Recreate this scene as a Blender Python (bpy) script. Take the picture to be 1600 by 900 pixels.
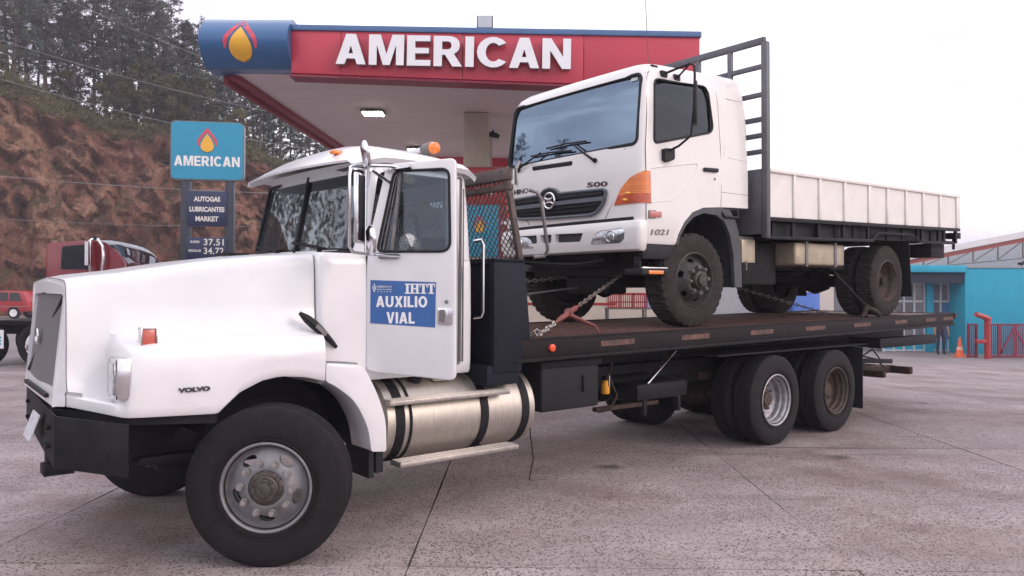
import bpy, bmesh, math, random
from mathutils import Vector, Matrix, noise as mnoise
R = math.radians
for o in list(bpy.data.objects): bpy.data.objects.remove(o)
S = bpy.context.scene
C = S.collection
# ---------------------------------------------------------------- camera, sky, sun, exposure
CAM_H = 1.76
cam = bpy.data.cameras.new('camera'); cam_o = bpy.data.objects.new('camera', cam); C.objects.link(cam_o)
cam.sensor_width = 36; cam.lens = 27.0; cam.clip_start = 0.05; cam.clip_end = 4000
cam_o.location = (0, 0, CAM_H)
cam_o.rotation_mode = 'XYZ'
_roll = R(0.2)
cam_o.matrix_world = Matrix.Translation((0, 0, CAM_H)) @ Matrix.Rotation(R(90.334), 4, 'X') @ Matrix.Rotation(_roll, 4, 'Z')
S.camera = cam_o
S.render.resolution_x = 1024; S.render.resolution_y = 576
SUN_EL, SUN_AZ = R(24), R(112)      # azimuth clockwise from +Y (view direction): low, to the right of the camera
W = bpy.data.worlds.new('World'); S.world = W; W.use_nodes = True
nt = W.node_tree; nt.nodes.clear()
out = nt.nodes.new('ShaderNodeOutputWorld')
sky = nt.nodes.new('ShaderNodeTexSky'); sky.sky_type = 'NISHITA'; sky.sun_disc = False
sky.sun_elevation = SUN_EL; sky.sun_rotation = SUN_AZ; sky.air_density = 1.4; sky.dust_density = 3.0
tc = nt.nodes.new('ShaderNodeTexCoord'); mp = nt.nodes.new('ShaderNodeMapping')
mp.inputs['Scale'].default_value = (1.0, 1.0, 2.6)
nz = nt.nodes.new('ShaderNodeTexNoise'); nz.inputs['Scale'].default_value = 2.1; nz.inputs['Detail'].default_value = 7; nz.inputs['Roughness'].default_value = .55
nz.inputs['Distortion'].default_value = .35
cr = nt.nodes.new('ShaderNodeValToRGB')
e = cr.color_ramp.elements
e[0].position = .36; e[0].color = (.50, .465, .56, 1)
e[1].position = .62; e[1].color = (.945, .955, 1.0, 1)
m1 = e.new(.45); m1.color = (.60, .56, .64, 1)
b1 = nt.nodes.new('ShaderNodeBackground'); b1.inputs['Strength'].default_value = .10
b2 = nt.nodes.new('ShaderNodeBackground'); b2.inputs['Strength'].default_value = 1.25
mx = nt.nodes.new('ShaderNodeMixShader'); mx.inputs[0].default_value = .85
L = nt.links.new
L(tc.outputs['Generated'], mp.inputs['Vector']); L(mp.outputs[0], nz.inputs['Vector']); L(nz.outputs['Fac'], cr.inputs[0])
L(sky.outputs[0], b1.inputs['Color']); L(cr.outputs[0], b2.inputs['Color'])
L(b1.outputs[0], mx.inputs[1]); L(b2.outputs[0], mx.inputs[2]); L(mx.outputs[0], out.inputs['Surface'])
sl = bpy.data.lights.new('sun', 'SUN'); sl.energy = .58; sl.angle = R(24); sl.color = (1.0, .80, .74)
so = bpy.data.objects.new('sun', sl); C.objects.link(so); so.location = (40, -20, 30)
_d = Vector((math.sin(SUN_AZ)*math.cos(SUN_EL), math.cos(SUN_AZ)*math.cos(SUN_EL), math.sin(SUN_EL)))
so.rotation_euler = _d.to_track_quat('Z', 'Y').to_euler()
S.view_settings.view_transform = 'Standard'; S.view_settings.look = 'None'
S.view_settings.exposure = 0.98; S.view_settings.gamma = 1; S.view_settings.use_curve_mapping = False
S.render.engine = 'CYCLES'

# ---------------------------------------------------------------- materials
MATS = {}
def mat(name, col, rough=.5, metal=0., var=.12, scale=6., bump=0., bscale=60., coat=0., col2=None, thr=None, spec=.5, stretch=None, emit=0.):
    """procedural paint/metal/rubber: base colour with noise variation, optional second colour in patches (rust, dirt) and fine relief"""
    if name in MATS: return MATS[name]
    m = bpy.data.materials.new(name); m.use_nodes = True; MATS[name] = m
    t = m.node_tree; b = t.nodes['Principled BSDF']; K = t.links.new
    tcn = t.nodes.new('ShaderNodeTexCoord'); mpn = t.nodes.new('ShaderNodeMapping')
    if stretch: mpn.inputs['Scale'].default_value = stretch
    K(tcn.outputs['Object'], mpn.inputs['Vector'])
    n1 = t.nodes.new('ShaderNodeTexNoise'); n1.inputs['Scale'].default_value = scale; n1.inputs['Detail'].default_value = 6; n1.inputs['Roughness'].default_value = .6
    K(mpn.outputs[0], n1.inputs['Vector'])
    r1 = t.nodes.new('ShaderNodeValToRGB'); r1.color_ramp.elements[0].position = .3; r1.color_ramp.elements[1].position = .7
    r1.color_ramp.elements[0].color = (*[max(0, c*(1-var)) for c in col], 1); r1.color_ramp.elements[1].color = (*[min(1, c*(1+var)) for c in col], 1)
    K(n1.outputs['Fac'], r1.inputs[0]); src = r1.outputs[0]
    if col2:
        n2 = t.nodes.new('ShaderNodeTexNoise'); n2.inputs['Scale'].default_value = scale*1.7; n2.inputs['Detail'].default_value = 8; n2.inputs['Roughness'].default_value = .7
        K(mpn.outputs[0], n2.inputs['Vector'])
        r2 = t.nodes.new('ShaderNodeValToRGB'); r2.color_ramp.elements[0].position = thr; r2.color_ramp.elements[1].position = thr+.14
        K(n2.outputs['Fac'], r2.inputs[0])
        mixn = t.nodes.new('ShaderNodeMix'); mixn.data_type = 'RGBA'; mixn.inputs[7].default_value = (*col2, 1)
        K(r2.outputs[0], mixn.inputs[0]); K(src, mixn.inputs[6]); src = mixn.outputs[2]
    K(src, b.inputs['Base Color'])
    rr = t.nodes.new('ShaderNodeMapRange'); rr.inputs[3].default_value = max(.03, rough-.08); rr.inputs[4].default_value = min(1, rough+.1)
    K(n1.outputs['Fac'], rr.inputs[0]); K(rr.outputs[0], b.inputs['Roughness'])
    b.inputs['Metallic'].default_value = metal; b.inputs['Specular IOR Level'].default_value = spec
    b.inputs['Coat Weight'].default_value = coat; b.inputs['Coat Roughness'].default_value = .12
    if emit:
        b.inputs['Emission Color'].default_value = (*col, 1); b.inputs['Emission Strength'].default_value = emit
    if bump:
        n3 = t.nodes.new('ShaderNodeTexNoise'); n3.inputs['Scale'].default_value = bscale; n3.inputs['Detail'].default_value = 4
        K(mpn.outputs[0], n3.inputs['Vector'])
        bp = t.nodes.new('ShaderNodeBump'); bp.inputs['Strength'].default_value = bump; bp.inputs['Distance'].default_value = .02
        K(n3.outputs['Fac'], bp.inputs['Height']); K(bp.outputs[0], b.inputs['Normal'])
    return m
def glass(name, tint=(.55, .62, .66), ior=1.75, gcol=(.86, .92, .97)):
    if name in MATS: return MATS[name]
    m = bpy.data.materials.new(name); m.use_nodes = True; MATS[name] = m
    t = m.node_tree; t.nodes.clear(); K = t.links.new
    o = t.nodes.new('ShaderNodeOutputMaterial'); a = t.nodes.new('ShaderNodeBsdfTransparent'); g = t.nodes.new('ShaderNodeBsdfGlossy')
    a.inputs['Color'].default_value = (*tint, 1); g.inputs['Roughness'].default_value = .02; g.inputs['Color'].default_value = (*gcol, 1)
    f = t.nodes.new('ShaderNodeFresnel'); f.inputs['IOR'].default_value = ior
    x = t.nodes.new('ShaderNodeMixShader'); K(f.outputs[0], x.inputs[0]); K(a.outputs[0], x.inputs[1]); K(g.outputs[0], x.inputs[2]); K(x.outputs[0], o.inputs['Surface'])
    return m
M_white = mat('truck_white_paint', (.745, .74, .75), .30, var=.04, scale=3, coat=.45, col2=(.56, .52, .50), thr=.66)
M_white2 = mat('cab_cream_white_paint', (.74, .715, .69), .33, var=.03, scale=3, coat=.4, col2=(.66, .62, .56), thr=.72)
M_bed = mat('cargo_bed_white_paint', (.74, .715, .67), .45, var=.05, scale=5, col2=(.56, .49, .41), thr=.60)
M_black = mat('black_painted_steel', (.011, .011, .014), .6, var=.4, scale=8, bump=.1, col2=(.032, .024, .022), thr=.64, spec=.22)
M_plastic = mat('black_plastic', (.014, .0145, .017), .55, var=.3, scale=14, bump=.05, bscale=220, spec=.25)
M_rubber = mat('tyre_rubber', (.0125, .0105, .0115), .82, var=.35, scale=9, bump=.15, bscale=120, col2=(.03, .024, .024), thr=.58, spec=.3)
M_dustrubber = mat('dusty_tyre_rubber', (.034, .029, .028), .9, var=.4, scale=10, bump=.2, bscale=120, col2=(.062, .052, .046), thr=.56, spec=.2)
M_chrome = mat('chrome', (.72, .72, .73), .12, 1., var=.08, scale=20)
M_mirror = mat('mirror_glass', (.85, .86, .88), .03, 1., var=.02)
M_alu = mat('brushed_aluminium', (.52, .48, .43), .46, .9, var=.18, scale=9, bump=.04, bscale=90, stretch=(14, 1, 1), col2=(.40, .36, .31), thr=.66)
M_steelwheel = mat('silver_wheel_paint', (.24, .235, .245), .45, .5, var=.2, scale=12, col2=(.20, .15, .12), thr=.64)
M_galv = mat('grey_steel', (.20, .19, .19), .5, .6, var=.25, scale=14, col2=(.13, .08, .055), thr=.6)
M_rust = mat('rusty_steel', (.052, .033, .027), .8, .1, var=.45, scale=14, bump=.25, bscale=90, col2=(.022, .018, .018), thr=.5, spec=.25)
M_rustrim = mat('rusty_wheel_paint', (.075, .05, .042), .65, .3, var=.4, scale=20, bump=.2, col2=(.34, .31, .29), thr=.64)
M_orange = mat('amber_lens', (.85, .22, .03), .15, var=.12, scale=30, coat=.6, bump=.2, bscale=90)
M_red = mat('red_lens', (.62, .05, .03), .2, var=.1, scale=30, coat=.5)
M_lens = mat('clear_headlight_lens', (.50, .52, .55), .06, .85, var=.45, scale=26, bump=.15, bscale=40, coat=1.)
M_glass = glass('window_glass'); M_wind = glass('windscreen_glass', (.36, .44, .48), 2.0); M_bluewind = glass('blue_reflective_windscreen', (.30, .42, .52), 3.5, (.52, .70, .88))
M_darkint = mat('dark_cab_lining', (.03, .031, .036), .8, var=.2)
M_grayint = mat('grey_upholstery', (.085, .08, .085), .85, var=.25, bump=.1)
M_redpaint = mat('red_painted_steel', (.36, .026, .03), .42, var=.15, scale=7, coat=.2, col2=(.2, .025, .025), thr=.66)
M_letter = mat('white_letter', (.80, .80, .82), .4, var=.03)
M_letside = mat('silver_letter_edge', (.36, .36, .38), .4, .4)
M_navy = mat('navy_panel', (.022, .032, .085), .4, var=.15)
M_dark = mat('black_letter', (.03, .03, .032), .4, var=.1)
M_wire = mat('wire', (.20, .20, .21), .6)

# ---------------------------------------------------------------- mesh helpers
class MB:
    def __init__(s): s.v = []; s.f = []; s.m = []; s.mi = 0
    def add(s, vs, fs):
        b = len(s.v); s.v += [tuple(p) for p in vs]
        for f in fs: s.f.append([b+i for i in f]); s.m.append(s.mi)
        return s
    def bx(s, x0, x1, y0, y1, z0, z1):
        if x0 > x1: x0, x1 = x1, x0
        if y0 > y1: y0, y1 = y1, y0
        if z0 > z1: z0, z1 = z1, z0
        return s.add([(x0,y0,z0),(x1,y0,z0),(x1,y1,z0),(x0,y1,z0),(x0,y0,z1),(x1,y0,z1),(x1,y1,z1),(x0,y1,z1)],
            [(0,3,2,1),(4,5,6,7),(0,1,5,4),(1,2,6,5),(2,3,7,6),(3,0,4,7)])
    def hexa(s, p):   # 8 corners in bx order
        return s.add(p, [(0,3,2,1),(4,5,6,7),(0,1,5,4),(1,2,6,5),(2,3,7,6),(3,0,4,7)])
    def bar(s, a, b, w, t, up=(0,0,1)):   # rectangular bar from a to b, w across, t along 'up'
        a = Vector(a); b = Vector(b); d = (b-a).normalized(); u = Vector(up)
        x = d.cross(u)
        if x.length < 1e-4: x = d.cross(Vector((1,0,0)))
        x.normalize(); u = x.cross(d).normalized()
        x *= w/2; u *= t/2
        return s.add([a-x-u, a+x-u, a+x+u, a-x+u, b-x-u, b+x-u, b+x+u, b-x+u], [(0,1,2,3),(4,7,6,5),(0,4,5,1),(1,5,6,2),(2,6,7,3),(3,7,4,0)])
    def tube(s, path, r, n=8, caps=True, closed=False):
        P = [Vector(p) for p in path]; k = len(P); rs = r if isinstance(r, (list, tuple)) else [r]*k
        base = len(s.v); prev = None
        for i, p in enumerate(P):
            if closed: d = P[(i+1) % k]-P[i-1]
            else: d = P[min(i+1, k-1)]-P[max(i-1, 0)]
            d.normalize()
            if prev is None:
                x = d.cross(Vector((0,0,1)));
                if x.length < .05: x = d.cross(Vector((1,0,0)))
            else: x = prev - d*prev.dot(d)
            x.normalize(); prev = x; y = d.cross(x)
            for j in range(n):
                a = 2*math.pi*j/n; s.v.append(tuple(p+(x*math.cos(a)+y*math.sin(a))*rs[i]))
        for i in range(k if closed else k-1):
            for j in range(n):
                q = (i+1) % k
                s.f.append([base+i*n+j, base+i*n+(j+1) % n, base+q*n+(j+1) % n, base+q*n+j]); s.m.append(s.mi)
        if caps and not closed:
            s.f.append([base+j for j in range(n)][::-1]); s.m.append(s.mi)
            s.f.append([base+(k-1)*n+j for j in range(n)]); s.m.append(s.mi)
        return s
    def cyl(s, a, b, r, r2=None, n=16): return s.tube([a, b], [r, r if r2 is None else r2], n)
    def grid(s, G, closed_j=False, flip=False):   # G[i][j] points
        base = len(s.v); ni = len(G); nj = len(G[0])
        for row in G: s.v += [tuple(p) for p in row]
        for i in range(ni-1):
            for j in range(nj if closed_j else nj-1):
                q = (j+1) % nj; f = [base+i*nj+j, base+i*nj+q, base+(i+1)*nj+q, base+(i+1)*nj+j]
                s.f.append(f[::-1] if flip else f); s.m.append(s.mi)
        return s
    def loft(s, rings):  # closed rings, capped
        s.grid(rings, True); n = len(rings[0]); b = len(s.v)-n*len(rings)
        s.f.append([b+j for j in range(n)][::-1]); s.m.append(s.mi)
        e = len(s.v)-n; s.f.append([e+j for j in range(n)]); s.m.append(s.mi); return s
    def lathe(s, prof, c=(0,0,0), n=48, mod=None):  # prof [(r, y)], axis along y
        base = len(s.v); k = len(prof)
        for j in range(n):
            a = 2*math.pi*j/n
            for i, (r, y) in enumerate(prof):
                rr = r+(mod(i, j) if mod else 0)
                s.v.append((c[0]+rr*math.cos(a), c[1]+y, c[2]+rr*math.sin(a)))
        for j in range(n):
            q = (j+1) % n
            for i in range(k-1):
                s.f.append([base+j*k+i, base+q*k+i, base+q*k+i+1, base+j*k+i+1][::-1]); s.m.append(s.mi)
        return s
    def prism(s, poly, fn, d0, d1):  # 2D polygon, fn(a,b,d)->xyz
        n = len(poly); A = [fn(a, b, d0) for a, b in poly]; B = [fn(a, b, d1) for a, b in poly]
        return s.add(A+B, [list(range(n))[::-1], [n+i for i in range(n)]]+[[i, (i+1) % n, n+(i+1) % n, n+i] for i in range(n)])
    def build(s, name, m, parent=None, bevel=0, ang=35, off=None, seg=2, fixn=True):
        me = bpy.data.meshes.new(name)
        o3 = off if off is not None else (OFF.get(parent.name, (0,0,0)) if parent else (0,0,0))
        me.from_pydata([(x-o3[0], y-o3[1], z-o3[2]) for x, y, z in s.v], [], s.f)
        for mm in (m if isinstance(m, (list, tuple)) else [m]): me.materials.append(mm)
        me.polygons.foreach_set('material_index', s.m)
        finish(me, bevel, ang, seg, fixn)
        o = bpy.data.objects.new(name, me); C.objects.link(o)
        if parent: o.parent = parent; OFF[o.name] = o3
        return o
OFF = {}
def finish(me, bevel=0, ang=35, seg=2, fixn=True):
    if bevel or fixn:
        bm = bmesh.new(); bm.from_mesh(me)
        if fixn: bmesh.ops.recalc_face_normals(bm, faces=bm.faces)
        if bevel:
            ed = [e for e in bm.edges if len(e.link_faces) == 2 and e.calc_face_angle(0) > R(28)]
            if ed: bmesh.ops.bevel(bm, geom=ed, offset=bevel, segments=seg, profile=.5, affect='EDGES', clamp_overlap=True)
        bm.to_mesh(me); bm.free()
    me.polygons.foreach_set('use_smooth', [True]*len(me.polygons))
    me.set_sharp_from_angle(angle=R(ang)); me.update()
def tag(o, label=None, cat=None, group=None, kind=None):
    if label: o['label'] = label
    if cat: o['category'] = cat
    if group: o['group'] = group
    if kind: o['kind'] = kind
    return o
def thing(name, label, cat, loc=(0,0,0), rz=0, group=None, off=(0,0,0)):
    o = bpy.data.objects.new(name, None); C.objects.link(o); o.empty_display_size = .3
    o.location = loc; o.rotation_euler = (0, 0, rz); OFF[o.name] = off
    return tag(o, label, cat, group)
def copy_tree(o, parent=None):
    c = o.copy(); C.objects.link(c)
    if parent: c.parent = parent
    for ch in list(o.children): copy_tree(ch, c)
    return c
def cutby(o, cutters, op='DIFFERENCE', ang=35, solid=0):
    """boolean: o minus every cutter; cutters are deleted"""
    if solid:
        md = o.modifiers.new('s', 'SOLIDIFY'); md.thickness = solid; md.offset = -1
    for c in cutters:
        md = o.modifiers.new('b', 'BOOLEAN'); md.operation = op; md.object = c; md.solver = 'EXACT'
    bpy.context.view_layer.update()
    dg = bpy.context.evaluated_depsgraph_get()
    me = bpy.data.meshes.new_from_object(o.evaluated_get(dg))
    o.modifiers.clear(); old = o.data; o.data = me; me.name = o.name
    for c in cutters: bpy.data.objects.remove(c)
    finish(me, 0, ang, fixn=False); return o
def rounded(poly, r, n=4):
    """round the corners of a 2D polygon"""
    out = []; k = len(poly)
    for i in range(k):
        p = Vector(poly[i]); a = Vector(poly[i-1])-p; b = Vector(poly[(i+1) % k])-p
        rr = r[i] if isinstance(r, (list, tuple)) else r
        la, lb = a.length, b.length; rr = min(rr, la*.49, lb*.49)
        if rr < 1e-4: out.append(tuple(p)); continue
        A = p+a/la*rr; B = p+b/lb*rr
        for j in range(n+1):
            t = j/n; out.append(tuple((1-t)**2*A+2*t*(1-t)*p+t*t*B))
    return out
def text_mesh(txt, size, extrude=.004, bold=0., sx=1., shear=0., space=1., bev=0.):
    cu = bpy.data.curves.new('t', 'FONT'); cu.body = txt; cu.size = size; cu.extrude = extrude; cu.offset = bold; cu.shear = shear
    cu.space_character = space; cu.align_x = 'CENTER'; cu.align_y = 'CENTER'; cu.resolution_u = 4; cu.bevel_depth = bev
    o = bpy.data.objects.new('t', cu); C.objects.link(o); bpy.context.view_layer.update()
    me = bpy.data.meshes.new_from_object(o.evaluated_get(bpy.context.evaluated_depsgraph_get()))
    bpy.data.objects.remove(o); bpy.data.curves.remove(cu)
    if sx != 1:
        for v in me.vertices: v.co.x *= sx
    return me
def text(name, txt, size, m, parent, pos, xdir, updir, off=None, **k):
    """lettering as thin solid letters; xdir = reading direction, updir = letter-up direction (frame coords of the parent)"""
    me = text_mesh(txt, size, **k); me.materials.clear(); me.materials.append(m); me.name = name
    o = bpy.data.objects.new(name, me); C.objects.link(o)
    x = Vector(xdir).normalized(); y = Vector(updir); y = (y-x*y.dot(x)).normalized(); z = x.cross(y)
    o3 = Vector(off if off is not None else (OFF.get(parent.name, (0,0,0)) if parent else (0,0,0)))
    M = Matrix((x, y, z)).transposed().to_4x4(); M.translation = Vector(pos)-o3
    if parent: o.parent = parent; OFF[o.name] = tuple(o3)
    o.matrix_local = M
    return o
def fit(o, w, h, base=None):
    """scale lettering to width w and height h"""
    xs = [v.co.x for v in o.data.vertices]; ys = [v.co.y for v in o.data.vertices]
    cx, cy = (min(xs)+max(xs))/2, (min(ys)+max(ys))/2; fx = w/(max(xs)-min(xs)); fy = h/(max(ys)-min(ys))
    for v in o.data.vertices: v.co.x = (v.co.x-cx)*fx; v.co.y = (v.co.y-cy)*fy
    return o
rnd = random.Random(7)
TH = R(39.6); TX = (-1.586, 5.075)           # tow-truck frame: u rearward, v across (away from camera side), h up
def wpt(u, v, h=0): return (TX[0]+u*math.cos(TH)-v*math.sin(TH), TX[1]+u*math.sin(TH)+v*math.cos(TH), h)
def tyre_mesh(Rt, w, rim_r, n=96, style='road', seed=1):
    """axis along y, outer face at y=0, body towards +y"""
    b = MB(); sh = .045
    prof = [(rim_r-.015, .030),(rim_r+.004, .016),(rim_r+.03, .010),(rim_r+(Rt-rim_r)*.30, .002),(rim_r+(Rt-rim_r)*.52, .0),(rim_r+(Rt-rim_r)*.72, .006),(Rt-.035, .016),(Rt-.012, .024),(Rt-.002, .034)]
    if style == 'road':
        for g_ in range(1, 5):
            y = .034+(w-.068)*g_/5; prof += [(Rt, y-.009),(Rt-.012, y-.006),(Rt-.012, y+.006),(Rt, y+.009)]
        k0 = len(prof)
    else:
        prof += [(Rt, .075),(Rt, .11),(Rt, w-.11),(Rt, w-.075)]
    prof += [(Rt-.002, w-.034),(Rt-.012, w-.024),(Rt-.035, w-.016),(rim_r+(Rt-rim_r)*.5, w),(rim_r+.02, w-.012),(rim_r-.015, w-.03)]
    if style == 'road': mod = None
    else:
        kk = len(prof)
        def mod(i, j):
            if 6 <= i <= 12:
                c = (j+(2 if i >= 10 else 0)) % 4
                return -.020 if c in (0,) else 0
            if i in (5, 13): return -.006 if j % 4 == 0 else 0
            return 0
    b.lathe(prof, (0,0,0), n, mod)
    if style == 'road':   # thin ridges on the sidewall
        for rr in (rim_r+.03, rim_r+.055, Rt-.09, Rt-.06): b.lathe([(rr, .012),(rr+.003,-.001 if rr < Rt-.1 else .008),(rr+.007,-.001 if rr < Rt-.1 else .010),(rr+.010,.014)], (0,0,0), n)
    return b

# bold block capitals drawn as outlines (filled 2D curves)
def _arc(cx, cy, rx, ry, a0, a1, n=14): return [(cx+rx*math.cos(R(a0+(a1-a0)*i/n)), cy+ry*math.sin(R(a0+(a1-a0)*i/n))) for i in range(n+1)]
GLY = {'I': (.24, [[(0,0),(.24,0),(.24,1),(0,1)]]),
 'E': (.66, [[(0,0),(.66,0),(.66,.19),(.23,.19),(.23,.41),(.61,.41),(.61,.59),(.23,.59),(.23,.81),(.65,.81),(.65,1),(0,1)]]),
 'L': (.6, [[(0,0),(.6,0),(.6,.19),(.23,.19),(.23,1),(0,1)]]),
 'A': (.84, [[(0,0),(.245,0),(.305,.19),(.535,.19),(.595,0),(.84,0),(.555,1),(.285,1)], [(.355,.36),(.485,.36),(.42,.62)]]),
 'M': (.98, [[(0,0),(.22,0),(.22,.66),(.395,0),(.585,0),(.76,.66),(.76,0),(.98,0),(.98,1),(.655,1),(.49,.36),(.325,1),(0,1)]]),
 'N': (.8, [[(0,0),(.22,0),(.22,.60),(.555,0),(.8,0),(.8,1),(.58,1),(.58,.40),(.245,1),(0,1)]]),
 'R': (.8, [[(0,0),(.235,0),(.235,.38),(.32,.38),(.53,0),(.8,0),(.565,.42),(.65,.48),(.71,.57),(.73,.69),(.71,.83),(.64,.93),(.53,.985),(.42,1),(0,1)], [(.235,.56),(.42,.56),(.48,.60),(.50,.69),(.48,.78),(.42,.82),(.235,.82)]]),
 'C': (.82, [_arc(.43,.5,.43,.515,38,322)+_arc(.43,.5,.20,.315,316,44)]),
 'O': (.86, [_arc(.43,.5,.43,.515,0,345,23), _arc(.43,.5,.20,.315,0,345,23)]),
 'U': (.78, [[(0,1)]+_arc(.39,.38,.39,.395,180,360)+[(.78,1),(.55,1)]+_arc(.39,.38,.16,.2,360,180)+[(.23,1)]]),
 'X': (.8, [[(0,0),(.265,0),(.40,.31),(.535,0),(.8,0),(.54,.51),(.79,1),(.525,1),(.40,.71),(.275,1),(.01,1),(.26,.51)]]),
 'V': (.82, [[(0,1),(.25,1),(.41,.30),(.57,1),(.82,1),(.535,0),(.285,0)]])}
def glyph_mesh(word, space=.10, extrude=.01):
    cu = bpy.data.curves.new('g', 'CURVE'); cu.dimensions = '2D'; cu.fill_mode = 'BOTH'; cu.extrude = extrude; x = 0
    for ch in word:
        w, loops = GLY[ch]
        for lp in loops:
            sp = cu.splines.new('POLY'); sp.points.add(len(lp)-1); sp.use_cyclic_u = True
            for p, q in zip(sp.points, lp): p.co = (x+q[0], q[1], 0, 1)
        x += w+space
    o = bpy.data.objects.new('g', cu); C.objects.link(o); bpy.context.view_layer.update()
    me = bpy.data.meshes.new_from_object(o.evaluated_get(bpy.context.evaluated_depsgraph_get())); bpy.data.objects.remove(o); bpy.data.curves.remove(cu); return me
def block_text(name, word, w, h, ext, m, parent, pos, xdir, updir, space=.10):
    o = text(name, 'I', .1, m, parent, pos, xdir, updir); me = glyph_mesh(word, space, 1.); me.materials.clear(); me.materials.append(m)
    o.data = me; me.name = name
    for v in me.vertices: v.co.z *= ext
    return fit(o, w, h)
# ================================================================= GROUND
def gz(x, y):
    s = x*.5+y*.3; t = min(1, max(0, (s-6)/11.5)); return -.62*t*t*(3-2*t)
def ground_mat(name, kind):
    m = bpy.data.materials.new(name); m.use_nodes = True; t = m.node_tree; b = t.nodes['Principled BSDF']; K = t.links.new
    g = t.nodes.new('ShaderNodeNewGeometry')
    def nse(sc, det=5, ro=.6):
        n = t.nodes.new('ShaderNodeTexNoise'); n.inputs['Scale'].default_value = sc; n.inputs['Detail'].default_value = det; n.inputs['Roughness'].default_value = ro
        K(g.outputs['Position'], n.inputs['Vector']); return n
    def ramp(n, a, ca, bb, cb, o='Fac'):
        r = t.nodes.new('ShaderNodeValToRGB'); r.color_ramp.elements[0].position = a; r.color_ramp.elements[1].position = bb
        r.color_ramp.elements[0].color = (*ca, 1); r.color_ramp.elements[1].color = (*cb, 1); K(n.outputs[o], r.inputs[0]); return r
    def mixc(f, a, bb):
        x = t.nodes.new('ShaderNodeMix'); x.data_type = 'RGBA'
        if isinstance(f, float): x.inputs[0].default_value = f
        else: K(f, x.inputs[0])
        for s_, i in ((a, 6), (bb, 7)):
            if isinstance(s_, tuple): x.inputs[i].default_value = (*s_, 1)
            else: K(s_, x.inputs[i])
        return x.outputs[2]
    big = ramp(nse(.8, 8, .68), .3, (.275, .222, .220), .70, (.46, .39, .385))
    col = big.outputs[0]
    # worn aggregate: dark pits and stones in a pale matrix
    vor = t.nodes.new('ShaderNodeTexVoronoi'); vor.feature = 'F1'; vor.inputs['Scale'].default_value = 56; vor.inputs['Randomness'].default_value = 1
    wob = nse(30, 2); vm = t.nodes.new('ShaderNodeVectorMath'); vm.operation = 'MULTIPLY_ADD'; vm.inputs[1].default_value = (.03, .03, .03)
    K(wob.outputs['Color'], vm.inputs[0]); K(g.outputs['Position'], vm.inputs[2]); K(vm.outputs[0], vor.inputs['Vector'])
    bw = t.nodes.new('ShaderNodeRGBToBW'); K(vor.outputs['Color'], bw.inputs[0])
    st = t.nodes.new('ShaderNodeValToRGB'); st.color_ramp.interpolation = 'LINEAR'
    st.color_ramp.elements[0].position = .46; st.color_ramp.elements[0].color = (1, 1, 1, 1); st.color_ramp.elements[1].position = .54; st.color_ramp.elements[1].color = (0, 0, 0, 1)
    K(bw.outputs[0], st.inputs[0])
    dm = t.nodes.new('ShaderNodeValToRGB'); dm.color_ramp.elements[0].position = .38; dm.color_ramp.elements[0].color = (1, 1, 1, 1); dm.color_ramp.elements[1].position = .52; dm.color_ramp.elements[1].color = (0, 0, 0, 1)
    K(vor.outputs['Distance'], dm.inputs[0])
    sm = t.nodes.new('ShaderNodeMath'); sm.operation = 'MULTIPLY'; K(st.outputs[0], sm.inputs[0]); K(dm.outputs[0], sm.inputs[1])
    dens = ramp(nse(1.3, 4), .35, (.6, .6, .6), .62, (1, 1, 1))
    sm2 = t.nodes.new('ShaderNodeMath'); sm2.operation = 'MULTIPLY'; K(sm.outputs[0], sm2.inputs[0]); K(dens.outputs[0], sm2.inputs[1])
    col = mixc(sm2.outputs[0], col, (.072, .054, .056))
    fine = ramp(nse(150, 3), .36, (.6, .6, .6), .66, (1.22, 1.2, 1.2))
    fm = t.nodes.new('ShaderNodeMix'); fm.data_type = 'RGBA'; fm.blend_type = 'MULTIPLY'; fm.inputs[0].default_value = .75; K(col, fm.inputs[6]); K(fine.outputs[0], fm.inputs[7]); col = fm.outputs[2]
    # reddish earth and oily stains
    st1 = ramp(nse(.42, 7, .68), .50, (0, 0, 0), .70, (.85, .85, .85)); col = mixc(st1.outputs[0], col, (.165, .098, .085))
    mp2 = t.nodes.new('ShaderNodeMapping'); mp2.inputs['Rotation'].default_value = (0, 0, R(-25)); mp2.inputs['Scale'].default_value = (.22, 1.5, 1)
    K(g.outputs['Position'], mp2.inputs['Vector']); n5 = t.nodes.new('ShaderNodeTexNoise'); n5.inputs['Scale'].default_value = 1.1; n5.inputs['Detail'].default_value = 8; n5.inputs['Roughness'].default_value = .7
    K(mp2.outputs[0], n5.inputs['Vector']); st2 = ramp(n5, .56, (0, 0, 0), .72, (.8, .8, .8)); col = mixc(st2.outputs[0], col, (.095, .07, .072))
    v2 = t.nodes.new('ShaderNodeTexVoronoi'); v2.inputs['Scale'].default_value = .75; K(vm.outputs[0], v2.inputs['Vector'])
    dr = t.nodes.new('ShaderNodeValToRGB'); dr.color_ramp.elements[0].position = .03; dr.color_ramp.elements[0].color = (.8,.8,.8,1); dr.color_ramp.elements[1].position = .12; dr.color_ramp.elements[1].color = (0,0,0,1)
    dn = t.nodes.new('ShaderNodeMath'); dn.operation = 'MULTIPLY_ADD'; dn.inputs[1].default_value = .22; K(nse(7, 5, .7).outputs['Fac'], dn.inputs[0]); dn2 = t.nodes.new('ShaderNodeMath'); dn2.operation = 'SUBTRACT'; K(v2.outputs['Distance'], dn.inputs[2]); K(dn.outputs[0], dn2.inputs[0]); dn2.inputs[1].default_value = .11
    K(dn2.outputs[0], dr.inputs[0]); col = mixc(dr.outputs[0], col, (.055, .045, .048))
    if kind == 'road': col = mixc(.55, col, (.20, .185, .195))
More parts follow.
